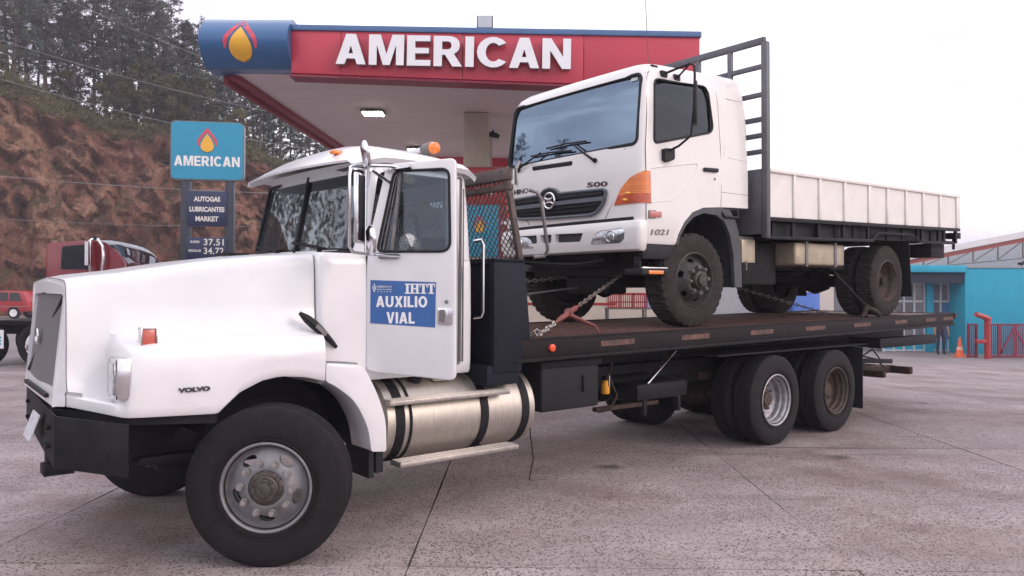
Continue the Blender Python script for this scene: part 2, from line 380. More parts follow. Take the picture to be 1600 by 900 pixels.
    oi = t.nodes.new('ShaderNodeObjectInfo'); mr = t.nodes.new('ShaderNodeMapRange'); mr.inputs[3].default_value = .86; mr.inputs[4].default_value = 1.10; K(oi.outputs['Random'], mr.inputs[0])
    hv_ = t.nodes.new('ShaderNodeHueSaturation'); K(col, hv_.inputs['Color']); K(mr.outputs[0], hv_.inputs['Value']); col = hv_.outputs[0]
    K(col, b.inputs['Base Color']); b.inputs['Roughness'].default_value = .72; b.inputs['Specular IOR Level'].default_value = .35
    hs = t.nodes.new('ShaderNodeMath'); hs.operation = 'SUBTRACT'; K(nse(60, 4).outputs['Fac'], hs.inputs[0]); K(sm2.outputs[0], hs.inputs[1])
    bp = t.nodes.new('ShaderNodeBump'); bp.inputs['Strength'].default_value = .55; bp.inputs['Distance'].default_value = .012
    K(hs.outputs[0], bp.inputs['Height']); K(bp.outputs[0], b.inputs['Normal'])
    return m
M_conc = ground_mat('exposed_aggregate_concrete', 'conc'); M_road = ground_mat('worn_yard_surface', 'road')
# base sheet to the horizon
xs = sorted(set([-2500, -1200, -500, -250, -120]+[i*3. for i in range(-25, 26)]+[120, 250, 500, 1200, 2500])); ys = sorted(set([-2500, -600, -120]+[i*3. for i in range(-10, 32)]+[130, 260, 600, 1200, 2500]))
g = MB(); g.grid([[(x, y, gz(x, y)-(.035 if -17 < x < 18 and -3.5 < y < 23 and (y < 5 or x > -12) else .004)) for x in xs] for y in ys])
ground = tag(g.build('ground', M_road, None, fixn=False), kind='structure')
# cast slabs with recessed joints
sw, sl_, gap = 2.87, 3.9, .012; rot = R(1.2)
meshes = {}
for i in range(-6, 7):
    for j in range(-2, 5):
        x0 = -.66+i*sw; y0 = 4.93+j*sl_
        if j >= 0 and i < -4: continue
        b = MB(); n = 4; wob = random.Random(i*31+j)
        lift = wob.uniform(-.0012, .0012)
        G = []
        for a in range(n+1):
            row = []
            for c in range(n+1):
                lx = gap/2+(sw-gap)*c/n; ly = gap/2+(sl_-gap)*a/n
                if c in (0, n): lx += wob.uniform(-.007, .007)
                if a in (0, n): ly += wob.uniform(-.007, .007)
                X = x0+lx-(y0+ly-4.93)*math.tan(R(-.5)); Y = y0+ly-(x0+lx)*math.tan(rot)*.8
                row.append((X, Y, gz(X, Y)+lift))
            G.append(row)
        b.grid(G)
        # thin edge skirt so that the joint has depth
        edge = [G[0][k] for k in range(n+1)]+[G[k][n] for k in range(1, n+1)]+[G[n][k] for k in range(n-1, -1, -1)]+[G[k][0] for k in range(n-1, 0, -1)]
        b.grid([edge, [(p[0], p[1], p[2]-.06) for p in edge]], True, True)
        b.build('slab', M_conc, ground, fixn=False)

# ================================================================= HILL
def fbm(x, y, z, o=5, l=2.1, g_=.55):
    s = 0; a = 1.
    for k in range(o): s += a*mnoise.noise((x, y, z)); x *= l; y *= l; z *= l; a *= g_
    return s
def interp(t, tab):
    for (a, b), (c, d) in zip(tab, tab[1:]):
        if t <= c: return b+(d-b)*max(0, min(1, (t-a)/(c-a)))
    return tab[-1][1]
HTAB = [(-120, 11), (-75, 13), (-50, 16.5), (-33, 17.5), (-25, 15.2), (-18, 13.6), (-8, 9.5), (0, 4), (6, .2)]
def crag(az, s):
    q = (az*.42, s*6.2, 3.3); r_ = (az*1.15+.7, s*15, 7.7); w = (mnoise.noise((az*.9, s*9, 1))*.5, mnoise.noise((az*.9, s*9, 5))*.5)
    a = mnoise.noise((q[0]+w[0], q[1]+w[1], q[2]), noise_basis='VORONOI_F2F1'); c = mnoise.noise((r_[0]+w[0], r_[1]+w[1], r_[2]), noise_basis='VORONOI_F1')
    return -1.05*a+.8*c
def hill(az, s):
    """s 0..1 the cut face, 1..2 the wooded slope behind; az in degrees left of the view axis"""
    a = R(az); H = interp(az, HTAB)+1.1*mnoise.noise((az*.16, 3.1, 0)); R0 = 64+2.2*mnoise.noise((az*.11, 0, 9.2))
    if s <= 1:
        r = R0+7.5*s**1.05; h = H*s**.92
        gul = abs(mnoise.noise((az*.30+s*1.5, s*2.2, 4)))*2.6+abs(mnoise.noise((az*.8+s*5.6, s*9.1, 8)))*1.2+fbm(az*.5, s*7.5, 2, 5, 2.1, .55)*.9+crag(az, s)
        ter = .55*math.sin(s*19+fbm(az*.3, s*2, 5, 2)*3)*.5
        k = min(1, s*7)*min(1, (1.02-s)*9+.25); r += (gul-1.6+ter*1.6)*k; h += fbm(az*1.6, s*9, 11, 4)*.35*k
    else:
        q = s-1; r = R0+7.5+62*q; h = H+11*q-3*q*q+fbm(az*.7, q*9, 21, 4)*.9*min(1, q*8+.2)
    return (r*math.sin(a), r*math.cos(a), h-.35*(s <= 0))
SS = [i/84 for i in range(85)]+[1+.006*i**1.45 for i in range(1, 30)]
AZ = [-120+126*i/740 for i in range(741)]
g = MB(); g.grid([[hill(a, s) for a in AZ] for s in SS])
def hill_mat():
    m = bpy.data.materials.new('cut_earth_and_scrub'); m.use_nodes = True; t = m.node_tree; b = t.nodes['Principled BSDF']; K = t.links.new
    ge = t.nodes.new('ShaderNodeNewGeometry')
    def nse(sc, det=6, ro=.62, st=None):
        n = t.nodes.new('ShaderNodeTexNoise'); n.inputs['Scale'].default_value = sc; n.inputs['Detail'].default_value = det; n.inputs['Roughness'].default_value = ro
        if st:
            q = t.nodes.new('ShaderNodeMapping'); q.inputs['Scale'].default_value = st; K(ge.outputs['Position'], q.inputs['Vector']); K(q.outputs[0], n.inputs['Vector'])
        else: K(ge.outputs['Position'], n.inputs['Vector'])
        return n
    r = t.nodes.new('ShaderNodeValToRGB'); el = r.color_ramp.elements
    el[0].position = .28; el[0].color = (.070, .040, .033, 1); el[1].position = .76; el[1].color = (.54, .365, .245, 1)
    for p, c in ((.41, (.18, .082, .058)), (.50, (.25, .125, .089)), (.60, (.36, .215, .148))): x = el.new(p); x.color = (*c, 1)
    K(nse(.13, 10, .62, (1, 1, 1.2)).outputs['Fac'], r.inputs[0])
    f2 = t.nodes.new('ShaderNodeValToRGB'); f2.color_ramp.elements[0].position = .36; f2.color_ramp.elements[0].color = (.5, .47, .46, 1); f2.color_ramp.elements[1].position = .64; f2.color_ramp.elements[1].color = (1.25, 1.2, 1.15, 1)
    K(nse(2.6, 7, .7).outputs['Fac'], f2.inputs[0])
    mu = t.nodes.new('ShaderNodeMix'); mu.data_type = 'RGBA'; mu.blend_type = 'MULTIPLY'; mu.inputs[0].default_value = 1; K(r.outputs[0], mu.inputs[6]); K(f2.outputs[0], mu.inputs[7])
    # scrub where the ground is not steep, and in patches
    sx = t.nodes.new('ShaderNodeSeparateXYZ'); K(ge.outputs['Normal'], sx.inputs[0])
    ad = t.nodes.new('ShaderNodeMath'); ad.operation = 'ADD'; K(sx.outputs[2], ad.inputs[0])
    pn = nse(.22, 6, .6); sc_ = t.nodes.new('ShaderNodeMath'); sc_.operation = 'MULTIPLY_ADD'; sc_.inputs[1].default_value = 1.5; sc_.inputs[2].default_value = -.75; K(pn.outputs['Fac'], sc_.inputs[0]); K(sc_.outputs[0], ad.inputs[1])
    gr = t.nodes.new('ShaderNodeValToRGB'); gr.color_ramp.elements[0].position = .70; gr.color_ramp.elements[1].position = .95; K(ad.outputs[0], gr.inputs[0])
    gc = t.nodes.new('ShaderNodeValToRGB'); gc.color_ramp.elements[0].position = .35; gc.color_ramp.elements[0].color = (.042, .034, .016, 1); gc.color_ramp.elements[1].position = .68; gc.color_ramp.elements[1].color = (.115, .092, .042, 1)
    K(nse(1.3, 6, .7).outputs['Fac'], gc.inputs[0])
    m2 = t.nodes.new('ShaderNodeMix'); m2.data_type = 'RGBA'; K(gr.outputs[0], m2.inputs[0]); K(mu.outputs[2], m2.inputs[6]); K(gc.outputs[0], m2.inputs[7])
    K(m2.outputs[2], b.inputs['Base Color']); b.inputs['Roughness'].default_value = .95; b.inputs['Specular IOR Level'].default_value = .1
    bp = t.nodes.new('ShaderNodeBump'); bp.inputs['Strength'].default_value = 1.; bp.inputs['Distance'].default_value = .35; K(nse(2.6, 9, .75).outputs['Fac'], bp.inputs['Height']); K(bp.outputs[0], b.inputs['Normal'])
    return m
tag(g.build('hill', hill_mat(), None, fixn=False, ang=32), kind='structure')
def leaf_mat(name, c, v):
    m = bpy.data.materials.new(name); m.use_nodes = True; t = m.node_tree; b = t.nodes['Principled BSDF']; K = t.links.new
    oi = t.nodes.new('ShaderNodeObjectInfo'); tcx = t.nodes.new('ShaderNodeTexCoord'); n = t.nodes.new('ShaderNodeTexNoise'); n.inputs['Scale'].default_value = .55; n.inputs['Detail'].default_value = 6
    K(tcx.outputs['Object'], n.inputs['Vector'])
    r = t.nodes.new('ShaderNodeValToRGB'); r.color_ramp.elements[0].position = .32; r.color_ramp.elements[1].position = .7
    r.color_ramp.elements[0].color = (*[k*(1-v) for k in c], 1); r.color_ramp.elements[1].color = (*[k*(1+v) for k in c], 1); K(n.outputs['Fac'], r.inputs[0])
    h = t.nodes.new('ShaderNodeHueSaturation'); mr = t.nodes.new('ShaderNodeMapRange'); mr.inputs[3].default_value = .6; mr.inputs[4].default_value = 1.55
    K(oi.outputs['Random'], mr.inputs[0]); K(mr.outputs[0], h.inputs['Value']); K(r.outputs[0], h.inputs['Color']); K(h.outputs[0], b.inputs['Base Color']); b.inputs['Roughness'].default_value = .7
    b.inputs['Specular IOR Level'].default_value = .25
    return m
M_needle = leaf_mat('pine_needles', (.058, .072, .058), .5); M_brush = leaf_mat('olive_brush_leaves', (.085, .078, .034), .5)
M_bark = mat('pine_bark', (.085, .06, .052), .9, var=.4, scale=3, bump=.5, bscale=6)
def quadleaf(b, p, d, w, l, r):
    d = d.normalized(); x = d.cross(Vector((r.uniform(-1,1), r.uniform(-1,1), r.uniform(-1,1)))).normalized()*w/2
    b.add([p-x, p+x, p+d*l+x*.35, p+d*l-x*.35], [(0,1,2,3)])
def pine(seed, Ht, bare, dens):
    r = random.Random(seed); tr = MB(); cr_ = MB(); lean = Vector((r.uniform(-.04,.04), r.uniform(-.04,.04), 1))
    pts = [Vector((lean.x*h+.12*math.sin(h*.5+seed), lean.y*h+.1*math.sin(h*.37+seed*2), h)) for h in [Ht*i/12 for i in range(13)]]
    tr.tube(pts, [max(.02, .0115*Ht*(1-i/12.8)) for i in range(13)], 7)
    def at(h): f = max(0, min(11.99, h/Ht*12)); i = int(f); return pts[i].lerp(pts[i+1], f-i)
    h = Ht*bare
    while h < Ht*.985:
        k = (h/Ht-bare)/(1-bare); reach = Ht*(.05+.19*(1-k)**.75*(.5+.5*min(1, k*4+.35)))
        for _ in range(r.choice((2, 3, 3, 4))):
            if r.random() > dens: continue
            a = r.uniform(0, 6.283); Lb = reach*r.uniform(.6, 1.15); up = r.uniform(-.12, .45)+.35*k
            p0 = at(h); path = []
            for q in range(5):
                t = q/4; path.append(p0+Vector((math.cos(a)*Lb*t, math.sin(a)*Lb*t, Lb*(up*t-.28*t*t+.2*t**3))))
            tr.tube(path, [.012*Ht*.22*(1-.75*q/4) for q in range(5)], 4, caps=False)
            nt_ = max(4, int(Lb*3.6))
            for _q in range(nt_):
                t = r.uniform(.3, 1.02); i = min(3, int(t*4)); c = path[i].lerp(path[i+1], t*4-i)
                c = c+Vector((r.gauss(0,.2), r.gauss(0,.2), r.gauss(.05,.14)))
                for _n in range(r.randint(8, 13)):
                    d = Vector((r.gauss(0,1), r.gauss(0,1), r.gauss(.25,.8)))
                    quadleaf(cr_, c, d, r.uniform(.05,.10), r.uniform(.25,.48), r)
        h += Ht*r.uniform(.014, .030)
    a = tr.build('trunk', M_bark, None, fixn=False, ang=60); c = cr_.build('crown', M_needle, None, fixn=False, ang=180)
    return a.data, c.data, (a, c)
PINES = [pine(11, 15, .14, .9), pine(23, 17, .24, .74), pine(35, 13, .08, .92), pine(47, 18, .34, .70), pine(59, 11, .05, .92)]
for p in PINES:
    for o in p[2]: bpy.data.objects.remove(o)
def add_pine(az, s, kind, sc, label, group):
    x, y, z = hill(az, s); t = thing('pine_tree', label, 'tree', (x, y, z-.3), rnd.uniform(0, 6.28), group)
    t.scale = (sc*rnd.uniform(.92,1.1), sc*rnd.uniform(.92,1.1), sc)
    for nm, me in (('trunk', PINES[kind][0]), ('crown', PINES[kind][1])):
        o = bpy.data.objects.new(nm, me); C.objects.link(o); o.parent = t
    return t
def broadleaf(seed, h):
    r = random.Random(seed); tr = MB(); cr_ = MB(); tr.tube([(0,0,0),(.1,.05,h*.3),(0,.1,h*.6)], [.12,.09,.05], 7)
    for k in range(46):
        a = r.uniform(0, 6.283); z = h*r.uniform(.22, 1); rad = h*.42*math.sin(math.pi*min(1, .12+.88*(z/h)))**.6*r.uniform(.35, 1); c = Vector((rad*math.cos(a), rad*math.sin(a), z))
        tr.tube([(0,.05,h*.3+.25*z*.5), c*.6+Vector((0,0,z*.3)), c], [.04,.025,.01], 4, caps=False)
        for _ in range(95):
            d = Vector((r.gauss(0,1), r.gauss(0,1), r.gauss(.1,.8))).normalized(); quadleaf(cr_, c+d*r.uniform(.1,.62)*h*.13, d+Vector((r.gauss(0,.7), r.gauss(0,.7), r.gauss(.2,.6))), r.uniform(.07,.14), r.uniform(.14,.26), r)
    a = tr.build('trunk', M_bark, None, fixn=False, ang=60); c = cr_.build('crown', M_brush, None, fixn=False, ang=180); q = (a.data, c.data); bpy.data.objects.remove(a); bpy.data.objects.remove(c); return q
BROAD = [broadleaf(3, 5.2), broadleaf(8, 4.2)]
for k, (az, s, v, sc, lb) in enumerate([(-34.6,1.03,0,.8,'low olive leafy tree at the far left above the cut'),(-30.2,1.03,1,.8,'rounded olive shrub tree under the tall pines'),(-27.4,1.02,0,.9,'olive leafy tree leaning over the middle of the cut'),(-25.6,1.02,0,1.15,'large olive leafy tree on the cut edge left of the sign'),(-24.0,1.015,1,1.1,'olive leafy tree on the cut edge just left of the sign'),(-22.4,1.02,0,1.0,'olive leafy tree directly behind the top of the sign'),(-19.6,1.02,1,.9,'olive leafy tree between the sign and the tow truck roof')]):
    x, y, z = hill(az, s); t = thing('leafy_tree', lb, 'tree', (x, y, z-.25), k*1.3, 'leafy trees on the cut edge'); t.scale = (sc, sc, sc)
    for nm, me in (('trunk', BROAD[v][0]), ('crown', BROAD[v][1])): o = bpy.data.objects.new(nm, me); C.objects.link(o); o.parent = t
# in view: az -36 .. -13
pr = random.Random(5)
view = []
for az, s, k, sc in [(-36,1.05,1,1.05),(-34.6,1.16,3,1.0),(-33.2,1.06,0,1.1),(-32.6,1.25,1,1.1),(-31.4,1.09,3,.95),(-30.4,1.2,1,1.05),(-29.6,1.06,1,.98),(-28.7,1.3,3,1.0),(-28.2,1.12,0,1.12),(-27.3,1.05,3,.92),
    (-26.6,1.22,1,1.02),(-25.9,1.07,1,.86),(-25.2,1.16,0,.98),(-24.6,1.05,2,.92),(-23.9,1.24,1,.86),(-23.4,1.08,4,.95),(-22.7,1.13,2,.82),(-22.1,1.05,0,.72),(-21.4,1.2,1,.7),(-20.8,1.06,2,.78),
    (-20.1,1.14,3,.66),(-19.5,1.05,1,.62),(-18.9,1.1,2,.72),(-18.1,1.05,1,.68),(-17.4,1.15,0,.66),(-16.6,1.06,3,.6),(-15.8,1.1,2,.7),(-15,1.05,1,.62),(-14.2,1.09,0,.6),(-13.2,1.05,2,.6),(-35.4,1.3,0,1.1),(-31.9,1.38,2,1.1)]:
    view.append((az+pr.uniform(-.25,.25), s, k, sc))
for az in [-36.5+i*3.1 for i in range(8)]: view.append((az+pr.uniform(-.3,.3), pr.uniform(1.2,1.5), pr.randrange(5), interp(az, [(-36,1.05),(-25,.95),(-22,.72),(-13,.6)])*pr.uniform(.85,1.1)))
view.sort()
ordn = ['first','second','third','fourth','fifth','sixth','seventh','eighth','ninth','tenth','eleventh','twelfth','thirteenth','fourteenth','fifteenth','sixteenth','seventeenth','eighteenth','nineteenth','twentieth']+['twenty-'+k for k in ('first','second','third','fourth','fifth','sixth','seventh','eighth','ninth')]+['thirtieth']
for i, (az, s, k, sc) in enumerate(view):
    if az < -24.8: lb = ('tall dark pine at the edge of the red cut, %s from the left edge' % ordn[sum(v[1] < 1.195 and v[0] < az for v in view)]) if s < 1.195 else ('dark pine further back above the red cut, %s from the left edge' % ordn[sum(v[1] >= 1.195 and v[0] < az for v in view)])
    elif az < -19.9: lb = 'sparse pine on the hilltop behind the sign, %s from left' % ordn[i-sum(v[0] < -24.8 for v in view)]
    else: lb = 'thin pine seen below the canopy edge, %s from left' % ordn[i-sum(v[0] < -19.9 for v in view)]
    add_pine(az, s, k, sc, lb, 'pines on the hilltop')
# the wood goes on to the left of the frame (seen only mirrored in the windscreens)
for k, az in enumerate([-38,-40,-42,-43.5,-45.5,-48,-50,-52,-55,-57,-60,-63,-66,-70,-74,-79,-84,-90]):
    add_pine(az, pr.uniform(1.04,1.2), pr.randrange(5), pr.uniform(.8,1.05), 'pine on the wooded slope beyond the left edge, %s leftwards' % ordn[k], 'pines left of the picture')
# brush along the edge of the cut and on ledges
b = MB(); br = random.Random(3)
def clump(c, rad, n, sz):
    for _ in range(n):
        d = Vector((br.gauss(0,1), br.gauss(0,1), abs(br.gauss(0,.8)))).normalized(); p = c+Vector((d.x*rad, d.y*rad, d.z*rad*.8))*br.uniform(.25,1)
        quadleaf(b, p, d+Vector((br.gauss(0,.6), br.gauss(0,.6), br.gauss(.4,.5))), br.uniform(.3,.9)*sz, br.uniform(.6,1.4)*sz, br)
for _ in range(1100):
    az = br.uniform(-40, -12); s = 1+abs(br.gauss(0, .10)) if br.random() < .8 else br.uniform(.9, 1)
    clump(Vector(hill(az, s))+Vector((0,0,.1)), br.uniform(.35, 1.3)*(2.2 if br.random() < .12 else 1), br.randint(50, 110), .16)
for _ in range(90):
    az = br.uniform(-38, -12); s = br.uniform(.02, .95)
    if mnoise.noise((az*.25, s*3, 40)) < .02: continue
    clump(Vector(hill(az, s))+Vector((0,0,.05)), br.uniform(.2, .6), br.randint(20, 40), .12)
tag(b.build('hillside_brush', M_brush, None, fixn=False, ang=180), 'olive brush growing along the hill cut', 'brush', kind='stuff')
# ================================================================= FILLING STATION
def W_(x, y, z): return (x, y, z)
M_red_f = mat('red_fascia_paint', (.50,.045,.075), .38, var=.05, scale=1.2, col2=(.42,.05,.075), thr=.62)
M_blue_f = mat('blue_fascia_paint', (.030,.115,.27), .35, var=.08, scale=1.5, coat=.3)
M_ceil = mat('soffit_panel', (.62,.56,.59), .7, var=.05, scale=1.0, stretch=(1,6,1))
M_cream = mat('cream_render', (.60,.55,.47), .75, var=.08, scale=2, bump=.1)
M_yellow = mat('yellow_sign_paint', (.80,.43,.045), .4, var=.05); M_logored = mat('red_sign_paint', (.60,.07,.10), .4, var=.05)
CY = 12.0; cth = R(0.0)
can = thing('filling_station_canopy', 'red and blue filling station canopy with large white raised letters', 'canopy', (0, CY, 0), 0, off=(0, CY, 0))
ctop = lambda x: 5.94-.014*(x+3.45); cbot = lambda x: 5.185-.034*(x+3.45)
xa = [-3.47, -2.69, -.79, 1.11, 2.93]
for a, c in zip(xa, xa[1:]):
    b = MB(); y0, y1 = CY, CY+.12; g_ = .004
    b.hexa([(a+g_,y0,cbot(a)),(c-g_,y0,cbot(c)),(c-g_,y1,cbot(c)),(a+g_,y1,cbot(a)),(a+g_,y0,ctop(a)-.09),(c-g_,y0,ctop(c)-.09),(c-g_,y1,ctop(c)-.09),(a+g_,y1,ctop(a)-.09)]); b.build('fascia_panel', M_red_f, can, bevel=.004)
b = MB(); b.hexa([(-3.47,CY-.03,ctop(-3.47)-.09),(2.95,CY-.03,ctop(2.95)-.09),(2.95,CY+.15,ctop(2.95)-.09),(-3.47,CY+.15,ctop(-3.47)-.09),(-3.47,CY-.03,ctop(-3.47)),(2.95,CY-.03,ctop(2.95)),(2.95,CY+.15,ctop(2.95)),(-3.47,CY+.15,ctop(-3.47))]); b.build('top_trim', mat('blue_trim_paint', (.075,.15,.30), .4, var=.08), can, bevel=.01)
b = MB(); b.hexa([(-3.5,CY+.0,cbot(-3.5)-.05),(2.93,CY+.0,cbot(2.93)-.05),(2.93,CY+.35,cbot(2.93)-.05),(-3.5,CY+.35,cbot(-3.5)-.05),(-3.5,CY+.02,cbot(-3.5)-.004),(2.93,CY+.02,cbot(2.93)-.004),(2.93,CY+.35,cbot(2.93)-.004),(-3.5,CY+.35,cbot(-3.5)-.004)]); b.build('lower_trim', mat('shaded_red_trim', (.22,.025,.05), .5, var=.1), can)  # fascia red darkened: shade on the canopy underside is put into the colour
# rounded blue end section
b = MB(); rows = []
for x in [-4.84+1.37*i/10 for i in range(11)]:
    rows.append([(x, CY+.12-.34*math.sin(math.pi*t/12)**.8, 5.27+.79*(1-t/12)) for t in range(13)])
b.grid(rows); b.grid([[(x, CY+.5, z) for z in (6.06, 5.27)] for x in (-4.84, -3.47)])
for r_ in (rows[0], rows[-1]): b.add(list(r_)+[(r_[0][0], CY+.5, 5.27), (r_[0][0], CY+.5, 6.06)], [list(range(15))])
b.add([rows[0][0], rows[-1][0], (-3.47,CY+.5,6.06), (-4.84,CY+.5,6.06), rows[0][-1], rows[-1][-1], (-3.47,CY+.5,5.27), (-4.84,CY+.5,5.27)], [(0,1,2,3), (4,7,6,5)])
drum = b.build('rounded_end', M_blue_f, can, ang=50)
dy = lambda z: CY+.12-.34*math.sin(math.pi*max(0, min(1, (6.06-z)/.79)))**.8
def flame(par, cx, cz, s, fy, off=None):
    red_o = [(0,.33),(.06,.26),(.15,.14),(.235,.02),(.25,-.06),(.235,-.14),(.21,-.145),(.205,-.10),(.17,.0),(.08,.13),(0,.215),(-.08,.13),(-.17,.0),(-.205,-.10),(-.21,-.145),(-.235,-.14),(-.25,-.06),(-.235,.02),(-.15,.14),(-.06,.26)]
    drop = [(0,.175),(.05,.10),(.11,.01),(.155,-.08),(.165,-.15),(.15,-.215),(.11,-.265),(.055,-.295),(0,-.305),(-.055,-.295),(-.11,-.265),(-.15,-.215),(-.165,-.15),(-.155,-.08),(-.11,.01),(-.05,.10)]
    for nm, pl_, m, d in (('flame_outline', red_o, M_logored, .010), ('flame_drop', drop, M_yellow, .018)):
        b = MB(); n = len(pl_); cxm = sum(p[0] for p in pl_)/n; A = [(cx+x*s, fy(cx+x*s, cz+z*s)-d, cz+z*s) for x, z in pl_]; B = [(x, fy(x, z)+.012, z) for x, y, z in A]
        # fill with a fan of strips (both shapes are symmetric about x=0)
        if nm == 'flame_drop':
            rowsL = []
            for zz in [.175-.48*i/14 for i in range(15)]:
                hw = interp(-zz, [(-.175,.0),(-.10,.05),(-.01,.11),(.08,.155),(.15,.165),(.215,.15),(.265,.11),(.295,.055),(.305,.0)]); rowsL.append([(cx+hw*s*k/3, fy(cx+hw*s*k/3, cz+zz*s)-d, cz+zz*s) for k in (-3,-1,1,3)])
            b.grid(rowsL); ring_ = A
        else:
            for i in range(10):
                q = [A[i], A[i+1] if i+1 < 20 else A[0]]
            o_ = [0,1,2,3,4,5,6]; i_ = [10,9,9,8,8,7,6]
            for k in range(6):
                f_ = [A[o_[k]], A[o_[k+1]], A[i_[k+1]], A[i_[k]]]; b.add(f_, [(0,1,2,3)])
                mo = lambda j: A[(20-j) % 20]; b.add([mo(o_[k]), mo(o_[k+1]), mo(i_[k+1]), mo(i_[k])], [(0,1,2,3)])
        b.grid([A, B], True)
        b.build(nm, m, par, off=off, fixn=True)
flame(drum, -4.20, 5.665, 1.05, lambda x, z: dy(z))
# side fascias, soffit, roof deck
def quadbox(nm, pts_bot, z0, z1, m, par):
    b = MB(); b.hexa([(x, y, z0) for x, y in pts_bot]+[(x, y, z1) for x, y in pts_bot]); return b.build(nm, m, par, bevel=.004)
quadbox('side_fascia', [(-4.62,CY+.45),(-4.44,CY+.45),(-3.97,19.9),(-4.15,19.9)], 5.20, 5.9, MATS['shaded_red_trim'], can)
quadbox('side_trim', [(-4.72,CY+.5),(-4.64,CY+.5),(-4.17,19.9),(-4.25,19.9)], 5.14, 5.75, MATS['shaded_red_trim'], can)
quadbox('side_fascia', [(2.65,CY+.12),(2.93,CY+.12),(3.3,19.9),(3.0,19.9)], 5.0, 5.85, M_red_f, can)
quadbox('back_fascia', [(-4.3,19.75),(3.3,19.75),(3.3,19.9),(-4.3,19.9)], 5.0, 5.85, M_red_f, can)
n = 9
for i in range(n):   # soffit boards across the canopy
    y0 = CY+.36+(19.74-CY-.36)*i/n; y1 = CY+.36+(19.74-CY-.36)*(i+1)/n-.004; xl = lambda y: -4.47+(y-CY-.36)*.062; xr = lambda y: 2.70+(y-CY-.36)*.045
    b = MB(); b.hexa([(xl(y0),y0,5.27),(xr(y0),y0,5.17),(xr(y1),y1,5.17),(xl(y1),y1,5.27),(xl(y0),y0,5.30),(xr(y0),y0,5.20),(xr(y1),y1,5.20),(xl(y1),y1,5.30)]); b.build('soffit_board', M_ceil, can)
b = MB(); b.bx(-4.2, 2.8, CY+.3, 19.7, 5.7, 5.75); b.build('roof_deck', M_galv, can)
for x, y in ((-.70,17.2),(-.70,14.0+.9)):
    b = MB(); b.bx(x-.24, x+.24, y-.2, y+.2, gz(x,y), 5.21); b.build('column', mat('beige_column_paint', (.50,.45,.37), .6, var=.06), can, bevel=.015)
# raised letters, one by one
lx0, lx1 = -2.74, .90; word = 'AMERICAN'; ws = [.84,.98,.66,.80,.24,.82,.84,.80]; gaps = .085; tot = sum(ws)+gaps*7; sc_ = (lx1-lx0)/tot; x = lx0
for ch, w_ in zip(word, ws):
    cx = x+w_*sc_/2; x += (w_+gaps)*sc_; zc = 5.525-.019*(cx+2.74)
    o = block_text('letter', ch, w_*sc_, .47, .05, M_letter, can, (cx, CY-.085, zc), (1,0,-.014), (0,0,1))
    o.data.materials.append(M_letside)
    for p in o.data.polygons:
        if abs(p.normal.z) < .5: p.material_index = 1
# ceiling lamps
M_lamp = mat('lit_lamp_panel', (1.0,.90,.70), .5, var=.0, emit=26.)
for (lx, ly, lbl) in ((-2.68,14.75,'lit square lamp under the canopy nearer the raised letters'),(-2.32,18.5,'lit square lamp deep under the canopy above the tow truck beacon')):
    z = 5.245-.012*(lx+4.4)
    t_ = thing('ceiling_lamp', lbl, 'lamp', (lx, ly, z), 0, 'lamps under the canopy', off=(lx, ly, z))
    b = MB(); b.bx(lx-.22, lx+.22, ly-.2, ly+.2, z-.035, z); b.build('housing', M_galv, t_, bevel=.008)
    b = MB(); b.bx(lx-.19, lx+.19, ly-.17, ly+.17, z-.045, z-.034); b.build('lamp_panel', M_lamp, t_)
fl = thing('floodlight', 'grey floodlight standing on the canopy roof edge', 'floodlight', (-.45, 12.35, 5.9), 0, off=(-.45, 12.35, 5.9))
b = MB(); b.bx(-.585,-.315,12.30,12.40,5.99,6.21); q = b.build('lamp_body', mat('grey_casting', (.20,.21,.22), .5, .3), fl, bevel=.015)
b = MB(); b.bx(-.56,-.34,12.285,12.302,6.01,6.19); b.build('lamp_glass', mat('floodlight_glass', (.45,.47,.50), .15, .3, coat=.6), q)
for x in (-.57,-.33): b = MB(); b.bx(x-.01,x+.01,12.33,12.37,5.86,6.05); b.build('bracket', M_galv, fl)
sc2 = thing('security_camera', 'small dark security camera hanging below the canopy ceiling', 'camera', (-.42,16.3,5.19), 0, off=(-.42,16.3,5.19))
b = MB(); b.cyl((-.42,16.3,5.2),(-.42,16.3,5.10),.025,n=8); b.build('stem', M_plastic, sc2); b = MB(); b.tube([(-.52,16.2,5.11),(-.40,16.12,5.07),(-.30,16.05,5.03)], [.05,.06,.05], 10); b.build('camera_body', M_plastic, sc2)
# dispenser tower with diesel sign
dsp = thing('fuel_dispenser', 'red and blue diesel dispenser cabinet behind the mesh screen', 'fuel dispenser', (-.38,14.2,0), 0, off=(-.38,14.2,0)); g0 = gz(-.4,14.2)
b = MB(); b.bx(-.98,.16,14.02,14.55,g0,2.40); b.build('cabinet', mat('cabinet_tan', (.46,.34,.26), .55, var=.15), dsp, bevel=.01)
b = MB(); b.hexa([(-1.0,13.98,3.36),(.22,13.98,3.36),(.22,14.6,3.36),(-1.0,14.6,3.36),(-1.0,13.98,4.02),(.02,13.98,4.02),(.02,14.6,4.15),(-1.0,14.6,4.15)]); hd_ = b.build('header', M_redpaint, dsp, bevel=.01)
t = text('header_lettering', 'DIESEL', .16, M_letter, hd_, (-.52,13.975,3.60), (1,0,0), (0,0,1), extrude=.004, bold=.003); fit(t, .30, .11)
b = MB(); b.bx(-.96,-.25,14.0,14.5,2.40,3.36); pn = b.build('sign_panel', mat('turquoise_panel', (.02,.30,.46), .4, var=.06), dsp, bevel=.006)
flame(pn, -.60, 3.0, .5, lambda x, z: 14.0)
b = MB(); b.bx(-.25,.14,14.0,14.5,2.40,3.36); b.build('pump_panel', mat('maroon_panel', (.23,.03,.05), .5, var=.2), dsp, bevel=.006)
